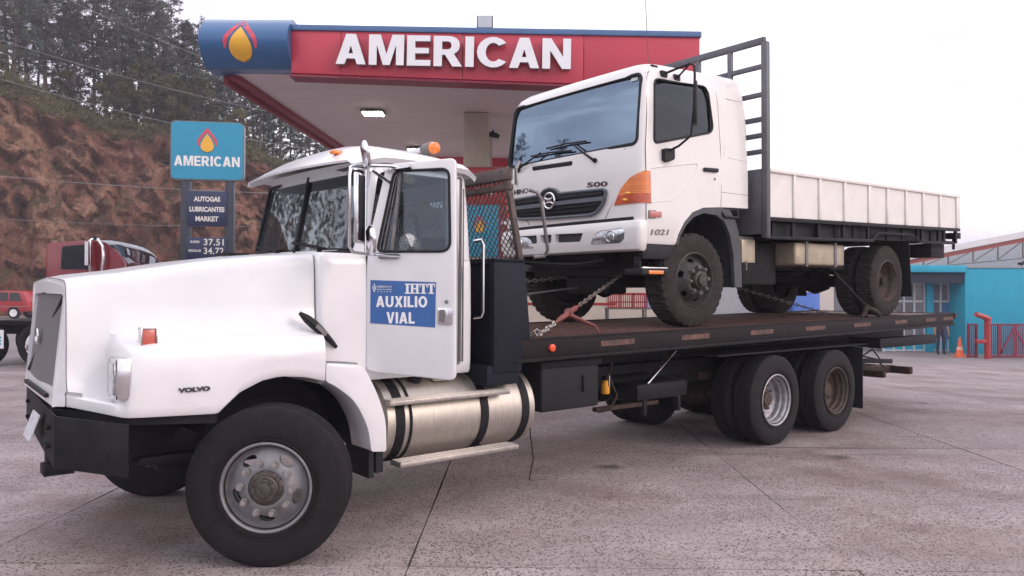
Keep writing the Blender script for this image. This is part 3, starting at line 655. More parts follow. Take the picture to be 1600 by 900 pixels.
t = text('pump_number', '3', .3, mat('pink_letter', (.55,.35,.38), .5), dsp, (.02,13.997,2.95), (1,0,0), (0,0,1), extrude=.002); b = MB(); b.bx(-.2,-.05,13.985,14.0,3.0,3.06); b.build('display', M_letter, dsp)
b = MB(); b.bx(.16,.20,14.1,14.3,1.2,1.5); b.tube([(.2,14.2,1.4),(.4,14.15,1.0),(.35,14.2,.6),(.2,14.25,1.0)], .02, 6); b.build('nozzle_hose', M_plastic, dsp)
# shop behind
shp = thing('station_shop', 'low cream shop wall with a thin red stripe behind the trucks', 'building', (5, 22.2, 0), 0, off=(5, 22.2, 0))
b = MB(); b.bx(-3.5,9.3,22.2,28,-.62,3.7); sw_ = b.build('wall', M_cream, shp)
b = MB(); b.bx(-3.5,3.0,22.185,22.2,1.40,1.47); b.build('red_stripe', M_redpaint, shp)
b = MB(); b.bx(-3.6,9.5,22.0,28.2,3.7,3.85); b.build('roof', mat('roof_sheet', (.36,.36,.37), .6, var=.1), shp)
b = MB(); b.bx(-1.2,2.2,22.17,22.2,1.7,3.1); w__ = b.build('window', M_glass, shp); b = MB(); b.bx(-1.25,2.25,22.19,22.21,1.65,3.15); b.build('window_frame', M_galv, shp)
b = MB(); b.bx(4.6,8.2,22.15,22.2,-.4,2.9); b.build('shutter', mat('grey_shutter', (.38,.40,.42), .6, .2, var=.1, bump=.2), shp)
# rack of bottle crates, freezer
def gzz(x, y): return gz(x, y)
rk = thing('crate_rack', 'low steel rack holding red and blue crates behind the flatbed', 'rack', (3.5,20.6,gzz(3.5,20.6)), 0, off=(3.5,20.6,0)); rk.location.z = 0
b = MB()
for x in (2.55,3.55,4.55):
    for y in (20.4,20.8): b.bx(x-.025,x+.025,y-.025,y+.025,gzz(x,y),1.32)
b.bx(2.5,4.6,20.37,20.83,1.32,1.36); b.build('frame', M_galv, rk)
for i in range(6):
    x = 2.56+i*.345; red = i < 3
    cr_ = thing('bottle_crate', ('red' if red else 'blue')+' plastic crate on the rack, '+('first','second','third')[i % 3]+' '+('red' if red else 'blue')+' one from left', 'crate', (x+.16,20.6,1.36), 0, 'crates on the rack', off=(x+.16,20.6,1.36))
    m = M_redpaint if red else mat('crate_blue', (.08,.20,.55), .45, var=.15)
    b = MB();
    b.bx(x,x+.335,20.42,20.78,1.362,1.38); b.bx(x,x+.335,20.42,20.44,1.70,1.76); b.bx(x,x+.335,20.76,20.78,1.70,1.76); b.bx(x,x+.02,20.42,20.78,1.70,1.76); b.bx(x+.315,x+.335,20.42,20.78,1.70,1.76)
    for k in range(7): q = x+.315*k/6; b.bx(q,q+.02,20.42,20.44,1.38,1.70); b.bx(q,q+.02,20.76,20.78,1.38,1.70)
    b.bx(x,x+.335,20.42,20.438,1.50,1.53); b.build('crate_body', m, cr_)
    if not red:
        b = MB(); b.cyl((x+.17,20.418,1.56),(x+.17,20.41,1.56),.09,n=16); b.build('crate_badge', mat('crate_badge_red', (.5,.12,.12), .5), cr_)
fz = thing('chest_freezer', 'blue upright freezer standing before the shop under the cargo bed', 'freezer', (8.15,21.6,0), 0, off=(8.15,21.6,0))
b = MB(); b.bx(7.75,8.55,21.3,21.9,gzz(8.1,21.6),1.80); b.build('body', mat('freezer_blue', (.035,.11,.45), .35, var=.08, coat=.3), fz, bevel=.03); b = MB(); b.bx(7.8,8.5,21.27,21.3,.1,1.72); b.build('door', mat('freezer_door', (.05,.15,.5), .3, coat=.4), fz, bevel=.01); b = MB(); b.bx(8.44,8.47,21.23,21.27,.7,1.2); b.build('handle', M_chrome, fz)

# ================================================================= PRICE SIGN
PX, PY = -8.72, 22.0; sg = thing('price_sign', 'tall pylon sign with turquoise head and fuel prices before the hill', 'sign', (PX,PY,0), R(9), off=(0,0,0))
M_turq = mat('turquoise_sign_face', (.012,.27,.43), .4, var=.06, scale=3, coat=.2)
fxz = lambda a, z, d: (a, d, z)
b = MB(); b.prism(rounded([(-1.0,4.93),(1.0,4.93),(1.0,6.61),(-1.0,6.61)], .16, 6), fxz, -.12, .12); hd = b.build('head', mat('sign_box_grey', (.16,.17,.19), .5), sg)
b = MB(); b.prism(rounded([(-.97,4.96),(.97,4.96),(.97,6.58),(-.97,6.58)], .14, 6), fxz, -.135, -.119); fc = b.build('face', M_turq, hd)
flame(fc, 0, 6.06, 1.1, lambda x, z: -.137)
M_wornlet = mat('peeling_white_letter', (.80,.79,.76), .5, var=.05, scale=8, col2=(.55,.45,.30), thr=.56)
block_text('head_lettering', 'AMERICAN', 1.78, .29, .004, M_wornlet, fc, (0,-.139,5.47), (1,0,0), (0,0,1))
M_postblue = mat('post_navy', (.03,.038,.055), .5, var=.2)
for x in (-.60,.60): b = MB(); b.bx(x-.125,x+.125,-.1,.1,-.05,4.93); b.build('post', M_postblue, sg, bevel=.01)
def panel(z0, z1): b = MB(); b.bx(-.54,.54,-.125,.06,z0,z1); return b.build('text_panel', M_navy, sg, bevel=.01)
p1 = panel(3.62,4.62); M_let2 = mat('cream_letter', (.75,.73,.68), .5)
for txt, z, w_ in (('AUTOGAS',4.39,.72),('LUBRICANTES',4.10,.95),('MARKET',3.83,.62)): t = text('panel_lettering', txt, .16, M_let2, p1, (0,-.128,z), (1,0,0), (0,0,1), extrude=.003, bold=.006); fit(t, w_, .145)
p2 = panel(2.55,3.30)
for txt, z, w_, s_ in (('SUPER',3.17,.26,.07),('REGULAR',2.92,.34,.07)): t = text('panel_lettering', txt, .1, M_let2, p2, (-.32,-.128,z), (1,0,0), (0,0,1), extrude=.003, bold=.003); fit(t, w_, s_)
for txt, z in (('37.51',3.165),('34.72',2.915)): t = text('price_digits', txt, .2, M_let2, p2, (.19,-.128,z), (1,0,0), (0,0,1), extrude=.003, bold=.004, space=1.1); fit(t, .54, .19)
# ================================================================= WIRES
from math import sin
def pxw(px, py, y): return Vector(((px-800)/1200*y, y, CAM_H+(457-py)/1200*y))
def wire(a, b_, sag, r, lbl):
    A, B = Vector(a), Vector(b_); e0 = A+(A-B)*.8; e1 = B+(B-A)*1.0; b = MB()
    b.tube([e0.lerp(e1, i/24)+Vector((0,0,-sag*(1-(2*i/24-1)**2))) for i in range(25)], r, 5); o = b.build('overhead_wire', M_wire, None, off=tuple(A)); o.location = A
    tag(o, lbl, 'wire', 'overhead wires')
wire(pxw(0,112,34), pxw(268,180,38), .5, .014, 'pale overhead wire crossing the top of the red cut')
wire(pxw(29,60,34), pxw(289,132,38), .5, .014, 'overhead wire crossing the pines at mid height')
wire(pxw(144,5,34), pxw(312,74,37), .5, .013, 'highest overhead wire, passing in front of the treetops')
wire(pxw(0,268,40), pxw(290,288,44), .4, .018, 'dark cable low across the red cut behind the sign')
wire(pxw(0,335,40), pxw(290,345,44), .4, .012, 'lowest thin cable across the foot of the cut')
# ================================================================= RED TRACTOR UNIT AND SUV
M_rtr = mat('dark_red_truck_paint', (.20,.012,.02), .3, var=.1, scale=4, coat=.5)
RT = (-11.2,17.9,0); rt = thing('tractor_unit', 'dark red tractor unit parked behind the tow truck hood', 'truck', RT, 0, off=RT)
def rbx(nm, x0, x1, y0, y1, z0, z1, m, par, bv=.03): b = MB(); b.bx(x0,x1,y0,y1,z0,z1); return b.build(nm, m, par, bevel=bv)
fy2 = lambda a, z, d: (a, d, z)
b = MB(); b.prism(rounded([(-10.87,1.0),(-9.75,1.0),(-9.70,2.2),(-9.77,2.96),(-10.50,2.90),(-10.87,2.86)], [.05,.05,.05,.06,.05,.06]), fy2, 17.9, 20.1); rcab = b.build('cab', M_rtr, rt, bevel=.03)
b = MB(); b.prism(rounded([(-10.50,2.28),(-9.87,2.28),(-9.87,2.84),(-10.47,2.78)], .05), fy2, 17.885, 17.9); b.build('side_window', glass('dark_side_glass', (.12,.12,.13), 1.5), rt); b = MB(); b.prism(rounded([(-10.52,2.26),(-9.85,2.26),(-9.85,2.86),(-10.49,2.80)], .05), fy2, 17.891, 17.9); b.build('window_surround', M_darkint, rt)
b = MB(); rows = []
for i in range(9):
    t_ = i/8; x = -9.73+.66*t_; z = 2.98-.10*t_-.46*t_**2.2; rows.append([(x, 17.95+.2*t_**2, z-.02), (x+.04*(1-t_), 18.3, z+.02), (x+.06*(1-t_), 19.0, z+.03), (x+.04*(1-t_), 19.7, z+.02), (x, 20.05-.2*t_**2, z-.02)])
b.grid(rows); b.build('windscreen', glass('red_truck_windscreen', (.45,.3,.3), 2.0), rt)
b = MB(); b.prism([(-9.75,1.2),(-9.07,1.2),(-9.07,2.42),(-9.25,2.68),(-9.50,2.86),(-9.75,2.93)], fy2, 17.99, 18.05); b.build('windscreen_pillar', M_rtr, rt)
b = MB(); b.prism(rounded([(-8.95,.9),(-6.85,.9),(-6.65,1.6),(-8.85,2.1)], .15), fy2, 18.15, 19.85); b.build('hood', M_rtr, rt, bevel=.05)
b = MB(); b.tube([(-9.75,17.75,2.20),(-9.75,17.72,2.3),(-9.75,17.72,2.92),(-9.73,17.80,2.97)], .03, 8); b.bx(-9.81,-9.73,17.62,17.80,2.35,2.9); b.build('mirror', M_chrome, rt, ang=50); b = MB(); b.tube([(-9.57,17.86,2.1),(-9.51,17.86,2.5),(-9.53,17.86,2.8),(-9.65,17.86,2.98)], .035, 8); b.build('visor_trim', M_chrome, rt)
b = MB(); b.bx(-9.87,-9.77,17.95,18.05,2.96,3.03); b.build('roof_lamp', M_plastic, rt)
b = MB(); b.bx(-14.0,-9.45,18.5,18.6,.72,.95); b.bx(-14.0,-9.45,19.4,19.5,.72,.95); b.bx(-12.4,-11.0,18.3,19.7,.93,1.05); b.tube([(-12.6,18.0,.98),(-11.9,18.0,1.05),(-11.0,18.0,1.03),(-10.80,18.0,.98)], .03, 6); b.build('frame', M_black, rt, bevel=.01)
for x in (-11.02,-12.35,-7.75):
    for fl_ in (0, 1):
        b = MB(); b.lathe([(.30,.02),(.29,.0),(.27,.03),(.25,.10),(.12,.15),(.0,.15)], (0,0,0), 32); w = b.build('wheel', M_chrome, rt, off=(0,0,0)); tyre_mesh(.5,.3,.29, n=48).build('tyre', M_rubber, w, off=(0,0,0), ang=32); w.location = (x-RT[0], (17.85 if not fl_ else 20.15)-RT[1], .5); w.rotation_euler = (0,0,math.pi*fl_)
b = MB(); b.bx(-12.0,-11.78,17.80,17.815,.42,.85); pl2 = b.build('side_board', M_letter, rt); t = text('board_lettering', 'E', .2, mat('cyan_letter', (.05,.35,.5), .5), pl2, (-11.90,17.796,.60), (1,0,0), (0,0,1), extrude=.001, bold=.01); fit(t, .14, .2)
M_suv = mat('red_car_paint', (.36,.022,.03), .3, var=.06, coat=.6)
SV = (-32.4,48,0); sv_ = thing('parked_car', 'red estate off-roader parked at the foot of the cut', 'car', SV, 0, off=SV)
prof = rounded([(-34.6,.45),(-30.35,.45),(-30.22,.70),(-30.26,1.05),(-30.55,1.70),(-30.75,1.76),(-32.9,1.76),(-33.5,1.15),(-34.5,1.02),(-34.65,.75)], [.08,.08,.05,.06,.08,.06,.12,.15,.15,.1], 4)
b = MB(); b.prism(prof, fy2, 48.0, 49.7); sb = b.build('body', M_suv, sv_, bevel=.05)
cc_ = []
for x in (-31.15,-33.75):
    b = MB(); b.cyl((x,47.7,.38),(x,48.25,.38),.40,n=24); c = b.build('cut', M_dark, None, off=SV); c.parent = sv_; cc_.append(c)
cutby(sb, cc_)
for p in ([(-31.42,1.12),(-30.62,1.12),(-30.80,1.63),(-31.38,1.65)], [(-32.3,1.12),(-31.5,1.12),(-31.47,1.65),(-32.2,1.65)], [(-33.2,1.12),(-32.38,1.12),(-32.28,1.65),(-32.8,1.65)]): b = MB(); b.prism(rounded(p, .05), fy2, 47.985, 48.01); b.build('side_window', mat('dark_car_glass', (.06,.065,.07), .08, coat=.5), sv_)
b = MB(); b.bx(-34.6,-30.3,47.98,48.0,.74,.79); b.build('side_moulding', mat('grey_moulding', (.3,.2,.2), .5), sv_)
b = MB(); b.bx(-30.30,-30.12,48.05,49.65,.45,.68); b.build('rear_bumper', mat('car_bumper', (.3,.03,.035), .4), sv_, bevel=.03); b = MB(); b.bx(-30.33,-30.22,48.03,48.12,.85,1.1); b.build('tail_lamp', M_red, sv_)
for x in (-31.15,-33.75):
    for fl_ in (0, 1):
        b = MB(); b.lathe([(.24,.02),(.23,.0),(.10,.03),(.0,.02)], (0,0,0), 24); w = b.build('wheel', M_letter, sv_, off=(0,0,0)); tyre_mesh(.37,.22,.23, n=36).build('tyre', M_rubber, w, off=(0,0,0), ang=32); w.location = (x-SV[0], (47.97 if not fl_ else 49.73)-SV[1], .37); w.rotation_euler = (0,0,math.pi*fl_)
# ================================================================= TURQUOISE BUILDING
g1 = -.62; M_tq = mat('turquoise_render', (.018,.34,.49), .7, var=.10, scale=3, bump=.12, bscale=40, col2=(.05,.33,.46), thr=.6)
bl = thing('turquoise_building', 'turquoise flat-roofed building with glazed doors and a deep eave', 'building', (18,30.5,g1), 0, off=(18,30.5,0)); bl.location.z = 0
b = MB(); b.bx(18.0,32,30.5,38,g1-.1,2.80); b.build('wall', M_tq, bl, bevel=.01); b = MB(); b.bx(17.98,32.1,30.46,38,2.80,2.87); b.build('parapet', mat('coping_grey', (.30,.32,.33), .7), bl)
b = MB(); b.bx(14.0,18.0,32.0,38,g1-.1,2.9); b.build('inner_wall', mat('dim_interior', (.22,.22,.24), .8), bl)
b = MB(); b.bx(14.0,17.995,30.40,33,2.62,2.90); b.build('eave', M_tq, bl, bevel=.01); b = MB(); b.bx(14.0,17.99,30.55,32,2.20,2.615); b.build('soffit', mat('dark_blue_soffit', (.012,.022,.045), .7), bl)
b = MB(); b.bx(17.02,17.30,31.5,31.8,g1,2.2); b.build('pillar', M_tq, bl, bevel=.01)
M_wf = mat('white_door_frame', (.55,.58,.62), .5); M_bp = mat('blue_door_panel', (.05,.17,.33), .5)
def door_bay(x0, x1, nv):
    b = MB(); b.bx(x0,x1,31.70,31.72,-.15,2.2); b.build('pane', mat('curtained_door_glass', (.17,.17,.19), .12, var=.35, scale=1.5, coat=.5), bl)
    for z in (-.6,-.15,1.42,2.16): b = MB(); b.bx(x0,x1,31.64,31.70,z,z+.07); b.build('door_rail', M_wf, bl)
    for i in range(nv+1): x = x0+(x1-x0)*i/nv; b = MB(); b.bx(x-.035,x+.035,31.63,31.695,g1,2.2); b.build('door_stile', M_wf, bl)
    b = MB(); b.bx(x0,x1,31.69,31.70,g1,-.1); b.build('kick_panel', M_tq, bl)
door_bay(17.32,18.0,2); door_bay(15.3,17.0,4)
b = MB(); b.bx(17.72,17.98,31.60,31.63,-.1,1.4); b.build('door_panel', M_bp, bl)
# shed roof behind
sh = thing('open_shed_roof', 'pale sheet roof on a red truss behind the turquoise building', 'roof', (22,34,0), 0, off=(22,34,0))
rz_ = lambda x: 3.24+.197*(x-18.1)
X0, X1 = 16.6, 30.0
b = MB(); b.hexa([(X0,33.9,rz_(X0)-.06),(X1,33.9,rz_(X1)-.06),(X1,34.05,rz_(X1)-.06),(X0,34.05,rz_(X0)-.06),(X0,33.9,rz_(X0)+.12),(X1,33.9,rz_(X1)+.12),(X1,34.05,rz_(X1)+.12),(X0,34.05,rz_(X0)+.12)]); b.build('fascia_beam', mat('faded_red_steel', (.33,.09,.075), .6, var=.15), sh)
for i in range(12):
    xa_ = X0-.1+i*(X1-X0)/12; xb = xa_+(X1-X0)/12-.01; b = MB(); b.hexa([(xa_,33.8,rz_(xa_)+.13),(xb,33.8,rz_(xb)+.13),(xb,37,rz_(xb)+.22),(xa_,37,rz_(xa_)+.22),(xa_,33.8,rz_(xa_)+.16),(xb,33.8,rz_(xb)+.16),(xb,37,rz_(xb)+.26),(xa_,37,rz_(xa_)+.26)]); b.build('roof_sheet', mat('pale_roof_sheet', (.42,.38,.38), .6, var=.15, scale=2), sh)
b = MB(); bz = lambda x: min(rz_(x)-.25, 2.98+.09*(x-18.1))
b.bar((17.4,33.97,bz(17.4)),(X1,33.97,bz(X1)),.06,.06); b.build('bottom_chord', M_galv, sh)
xx = 18.2; up = True
while xx < 29:
    b = MB(); b.bar((xx,33.97,bz(xx)),(xx,33.97,rz_(xx)),.05,.05,(0,1,0)); b.build('web_post', M_galv, sh); b = MB(); b.bar((xx,33.97,bz(xx)),(xx+1.1,33.97,rz_(xx+1.1)),.04,.04,(0,1,0)); b.build('web_brace', M_galv, sh); xx += 1.1
b = MB(); b.bx(14.5,32,36.5,36.7,g1,3.05); b.hexa([(16,40,3),(31,40,3),(31,40.1,3),(16,40.1,3),(16,40,3.05),(31,40,5.5),(31,40.1,5.5),(16,40.1,3.05)]); b.build('back_wall', mat('pale_wall', (.42,.44,.47), .8), sh)
for x in (18.0,29.5): b = MB(); b.bx(x-.08,x+.08,36.2,36.4,g1,rz_(x)+.1); b.build('shed_post', M_galv, sh)
fl2 = thing('wall_floodlight', 'black floodlight on the turquoise building parapet', 'floodlight', (20.3,30.6,2.87), 0, off=(20.3,30.6,2.87))
b = MB(); b.bx(20.15,20.7,30.5,30.62,2.93,3.03); b.build('lamp_body', M_plastic, fl2, bevel=.02); b = MB(); b.tube([(20.3,30.6,2.86),(20.3,30.6,3.0),(20.45,30.58,3.15),(20.7,30.58,3.17)], .02, 6); b.build('arm', M_plastic, fl2)
# ================================================================= GATE, POST, CONE, PERSON
M_gate = mat('dark_red_gate_paint', (.20,.018,.045), .5, var=.15, scale=6)
GY = 28.6; gt = thing('metal_gate', 'dark red barred steel gate before the turquoise wall', 'gate', (19,GY,g1), 0, off=(19,GY,0)); gt.location.z = 0
def gate(x0, x1, step, braces=True):
    for z in (-.60,.60): b = MB(); b.bx(x0,x1,GY-.025,GY+.025,z,z+.06); b.build('gate_rail', M_gate, gt)
    for x in (x0,x1): b = MB(); b.bx(x-.03,x+.03,GY-.03,GY+.03,g1,.66); b.build('gate_stile', M_gate, gt)
    x = x0+step
    while x < x1-.03: b = MB(); b.bx(x-.012,x+.012,GY-.012,GY+.012,-.56,.62); b.build('gate_bar', M_gate, gt); x += step
    if braces:
        b = MB(); b.bx(x0+.36,x0+.50,GY-.04,GY-.02,-.58,.62); b.build('gate_plate', M_gate, gt)
        for dx in (0, 1.9):
            b = MB(); b.bar((x0+.45+dx,GY-.03,-.45),(x0+.98+dx,GY-.03,.55),.07,.02,(0,1,0)); b.build('gate_brace', M_gate, gt); b = MB(); b.bar((x0+1.02+dx,GY-.03,.45),(x0+1.5+dx,GY-.03,-.45),.07,.02,(0,1,0)); b.build('gate_brace', M_gate, gt); b = MB(); b.bx(x0+.9+dx,x0+1.04+dx,GY-.045,GY-.025,-.58,.62); b.build('gate_plate', M_gate, gt)
gate(16.98,17.30,.065,False); gate(17.72,22.6,.072)
rp = thing('pipe_post', 'thick red pipe post with a bent top beside the cone', 'post', (17.45,28.2,g1), 0, off=(17.45,28.2,0)); rp.location.z = 0
b = MB(); b.tube([(17.46,28.2,g1),(17.46,28.2,.86)], .11, 14); b.build('upright', M_redpaint, rp); b = MB(); b.tube([(17.5,28.2,.84),(17.25,28.1,.93),(16.92,28.0,1.02)], [.11,.10,.09], 12); b.build('arm', M_redpaint, rp); b = MB(); b.bx(17.0,17.38,28.1,28.25,-.05,.1); b.build('stub', M_redpaint, rp, bevel=.02)
cn = thing('traffic_cone', 'orange traffic cone with pale band beside the red pipe post', 'cone', (16.85,28.9,gz(16.85,28.9)), 0)
b = MB(); b.bx(-.22,.22,-.22,.22,0,.04); M_cone = mat('orange_cone_plastic', (.80,.14,.05), .5, var=.08); b.build('base', M_cone, cn, bevel=.015)
b = MB(); b.tube([(0,0,.03),(0,0,.28)], [.17,.115], 20); b.tube([(0,0,.40),(0,0,.76)], [.088,.025], 20); b.build('cone_body', M_cone, cn); b = MB(); b.tube([(0,0,.28),(0,0,.40)], [.116,.089], 20); b.build('band', mat('pale_band', (.75,.45,.35), .5), cn)
# person standing by the doors, mostly behind the deck
px_, py_ = 16.75, 30.0; ps = thing('person', 'person in dark top and jeans standing by the glazed doors', 'person', (px_,py_,gz(px_,py_)), 0)
def skin_mesh(nm, verts, edges, rads, m, par, root=0):
    me = bpy.data.meshes.new(nm); me.from_pydata(verts, edges, []); o = bpy.data.objects.new(nm, me); C.objects.link(o); o.parent = par
    sk = o.modifiers.new('skin', 'SKIN'); lay = me.skin_vertices[0].data
    for i, r_ in enumerate(rads): lay[i].radius = r_ if isinstance(r_, tuple) else (r_, r_)
    for i in range(len(verts)): lay[i].use_root = (i == root)
    o.modifiers.new('sub', 'SUBSURF').levels = 2; o.modifiers[-1].render_levels = 2
    bpy.context.view_layer.update(); me2 = bpy.data.meshes.new_from_object(o.evaluated_get(bpy.context.evaluated_depsgraph_get())); o.modifiers.clear(); o.data = me2
    me2.materials.clear(); me2.materials.append(m); me2.polygons.foreach_set('use_smooth', [True]*len(me2.polygons)); return o
M_jean = mat('dark_jeans', (.02,.03,.065), .85, var=.2); M_top = mat('dark_plum_shirt', (.035,.02,.035), .85, var=.2); M_skin = mat('skin', (.32,.18,.12), .55, var=.05); M_hair = mat('black_hair', (.012,.01,.01), .6)
Vp = [(0,0,.92),(0,0,1.05),(0,.01,1.2),(0,.0,1.36),(0,0,1.44),(0,-.01,1.52),(0,-.01,1.60),(0,-.02,1.68),
      (-.09,0,.86),(-.11,-.02,.48),(-.12,.02,.09),(-.12,-.10,.04),(.09,0,.86),(.12,-.03,.48),(.13,.02,.09),(.13,-.10,.04),
      (-.19,0,1.38),(-.25,.02,1.12),(-.27,-.05,.88),(-.27,-.07,.80),(.19,0,1.38),(.25,.02,1.12),(.27,-.05,.88),(.27,-.07,.80)]
Ep = [(0,1),(1,2),(2,3),(3,4),(4,5),(5,6),(6,7),(0,8),(8,9),(9,10),(10,11),(0,12),(12,13),(13,14),(14,15),(3,16),(16,17),(17,18),(18,19),(3,20),(20,21),(21,22),(22,23)]
Rp = [.14,.13,.145,.13,.06,.085,.095,.06,.085,.062,.045,.035,.085,.062,.045,.035,.06,.045,.034,.028,.06,.045,.034,.028]
body = skin_mesh('body', Vp, Ep, Rp, M_top, ps)
for m in (M_jean, M_skin, M_hair, M_plastic): body.data.materials.append(m)
for p in body.data.polygons:
    c = p.center
    if c.z < .10: p.material_index = 4
    elif c.z < .93 and abs(c.x) < .22: p.material_index = 1
    elif c.z > 1.46: p.material_index = 3 if (c.z > 1.64 or c.y > .03) else 2
    elif abs(c.x) > .21 and c.z < 1.14: p.material_index = 2
for sx in (-1, 1):   # fingers
    b = MB()
    for k in range(4): y = -.07-.022*(k-1.5); ln = (.075,.085,.08,.062)[k]; b.tube([(sx*.27,y,.80),(sx*.272,y-.004,.80-ln*.5),(sx*.262,y-.012,.80-ln)], [.010,.009,.007], 6)
    b.tube([(sx*.268,-.10,.83),(sx*.262,-.125,.80),(sx*.258,-.13,.77)], [.011,.010,.008], 6); b.build('fingers', M_skin, ps)
b = MB(); b.tube([(0,-.105,1.60),(0,-.128,1.565),(0,-.105,1.555)], [.008,.016,.010], 6); b.build('nose', M_skin, ps)
b = MB(); b.tube([(-.025,-.098,1.535),(.025,-.098,1.535)], .006, 5); b.build('mouth', mat('lip', (.25,.1,.09), .5), ps)
for sx in (-1, 1): b = MB(); b.tube([(sx*.032-.012,-.098,1.605),(sx*.032+.012,-.098,1.605)], .008, 6); b.build('eye', M_dark, ps); b = MB(); b.tube([(sx*.092,-.005,1.62),(sx*.102,.0,1.59),(sx*.092,-.005,1.56)], .012, 6); b.build('ear', M_skin, ps)
# ================================================================= TOW TRUCK
VC = 1.15
def mir(v): return 2*VC-v
BASE = (3.0, VC, 0)
tow = thing('tow_truck', 'white conventional-cab flatbed recovery truck with its driver door open', 'truck', wpt(*BASE), TH, off=BASE)
def sm(a, b, t): t = max(0, min(1, (t-a)/(b-a))); return t*t*(3-2*t)
# ---- hood
HB = [(-1.2,1.055),(-1.12,1.06),(-.88,1.008),(-.34,.984),(-.293,1.025),(-.199,1.108),(-.055,1.172),(.076,1.193),(.249,1.175),(.391,1.14),(.46,1.1)]
HT = [(-1.2,1.80),(-1.06,1.835),(-.78,1.872),(-.39,1.94),(.05,2.0),(.48,2.04)]
def hood_sec(u):
    hb = interp(u, HB); T = interp(u, HT); vs = .375-.19*sm(-1.1, .45, u)
    k = sm(-.905, -.845, u); vb = interp(u, [(-1.2,.44),(-1.12,.37),(-.9,.075),(-.86,.035),(-.8,.02),(.5,.03)])
    base = [(vb+.05, hb+.012), (vb+.006, hb), (vb, hb+.012), (vb, hb+.06), (vb+.02, hb+.075), (vs-.04, hb+.095), (vs-.01, hb+.16), (vs, 1.30), (vs, 1.38), (vs+.002, 1.44), (vs+.005, 1.5), (vs+.01, 1.58), (vs+.018, 1.68)]
    fk = sm(.45, -.35, u)*.75+.25   # fender shoulder softens to the rear
    top = 1.44+.03*sm(-.8, .4, u)
    fen = [(vb+.05, hb+.012), (vb+.006, hb), (vb-.004, hb+.012), (vb-.008, hb+.06), (vb-.012, min(1.3, hb+.12)), (vb-.014, max(1.24, hb+.14)), (vb-.009, 1.35), (vb+.002, top-.05), (vb+.022, top-.018), (vb+.06, top), (vs-.03, top+.022), (vs+.008, top+.07), (vs+.018, 1.68)]
    k2 = sm(-.93, -.74, u); ks = [k]*8+[k*.6+k2*.4, k*.3+k2*.7, k2, k2, k2]
    pts = [(a[0]*(1-q)+b[0]*q, a[1]*(1-q)+b[1]*q) for a, b, q in zip(base, fen, ks)]
    pts += [(vs+.03, T-.085), (vs+.036, T-.04), (vs+.052, T-.012), (vs+.085, T+.004), (vs+.35, T+.018), (vs+.6, T+.026)]
    return pts
US = [-1.125,-1.05,-.98,-.93,-.905,-.895,-.885,-.875,-.865,-.855,-.845,-.82,-.78,-.7,-.6,-.5,-.42,-.36,-.335,-.315,-.29,-.25,-.2,-.15,-.1,-.05,0,.05,.1,.15,.2,.25,.3,.35,.395]
SKEW = .022
def full(sec, u):
    q = lambda v, h: u(v, h) if callable(u) else u+SKEW*max(0, v-.45)*sm(-.45, -1.1, u)
    n = [(q(v, h), v, h) for v, h in sec]
    c = sec[-1]; f = [(q(mir(v), h), mir(v), h) for v, h in sec[::-1]]
    return n+[(q(VC, c[1]), VC, c[1]+.008)]+f
b = MB(); G = [full(hood_sec(u), u) for u in US]
# front seam, then the grille shell
nose_u = lambda v, h: -1.152-.055*(1.735-h)/.583+.03*((v-VC)/.7)**2+SKEW*max(0, v-.45)
s0 = hood_sec(-1.125)
def nose(sec, dv, ring):
    out = []
    for i, (v, h) in enumerate(sec):
        out.append((max(v, .44+dv), h))
    return out
b.grid(G)
hood = b.build('hood', M_white, tow, ang=40)
b = MB(); seam = [(v, h) for v, h in hood_sec(-1.13)]
ns = [(.455, 1.07), (.45, 1.056), (.448, 1.075), (.447, 1.12), (.446, 1.15), (.446, 1.18), (.446, 1.22), (.446, 1.3), (.446, 1.38), (.446, 1.44), (.446, 1.5), (.447, 1.58), (.448, 1.66), (.45, 1.70), (.455, 1.745), (.475, 1.775), (.53, 1.795), (.75, 1.815), (1.0, 1.825)]
inn = [(.50, 1.165)]*6+[(.5, 1.22), (.5, 1.3), (.5, 1.38), (.5, 1.44), (.5, 1.5), (.5, 1.58), (.5, 1.66), (.5, 1.70), (.503, 1.725), (.52, 1.738), (.56, 1.74), (.75, 1.742), (1.0, 1.744)]
A = full(seam, -1.13); B_ = full(ns, lambda v, h: nose_u(v, h)+.018); B2 = full([(v+.008, h-.004) for v, h in ns], nose_u); I_ = full(inn, nose_u); I2 = full(inn, lambda v, h: nose_u(v, h)+.04)
b.grid([A, B_, B2, I_, I2])
zb = 1.058
b.add([(nose_u(.46, zb), .46, zb), (nose_u(mir(.46), zb), mir(.46), zb), (nose_u(mir(.5), 1.165), mir(.5), 1.165), (nose_u(.5, 1.165), .5, 1.165), (nose_u(.5,1.165)+.04, .5, 1.165), (nose_u(mir(.5),1.165)+.04, mir(.5), 1.165), (-1.12, .46, zb), (-1.03, mir(.46), zb)], [(0,1,2,3), (3,2,5,4), (0,6,7,1)])
b.build('grille_shell', M_white, tow, ang=40)
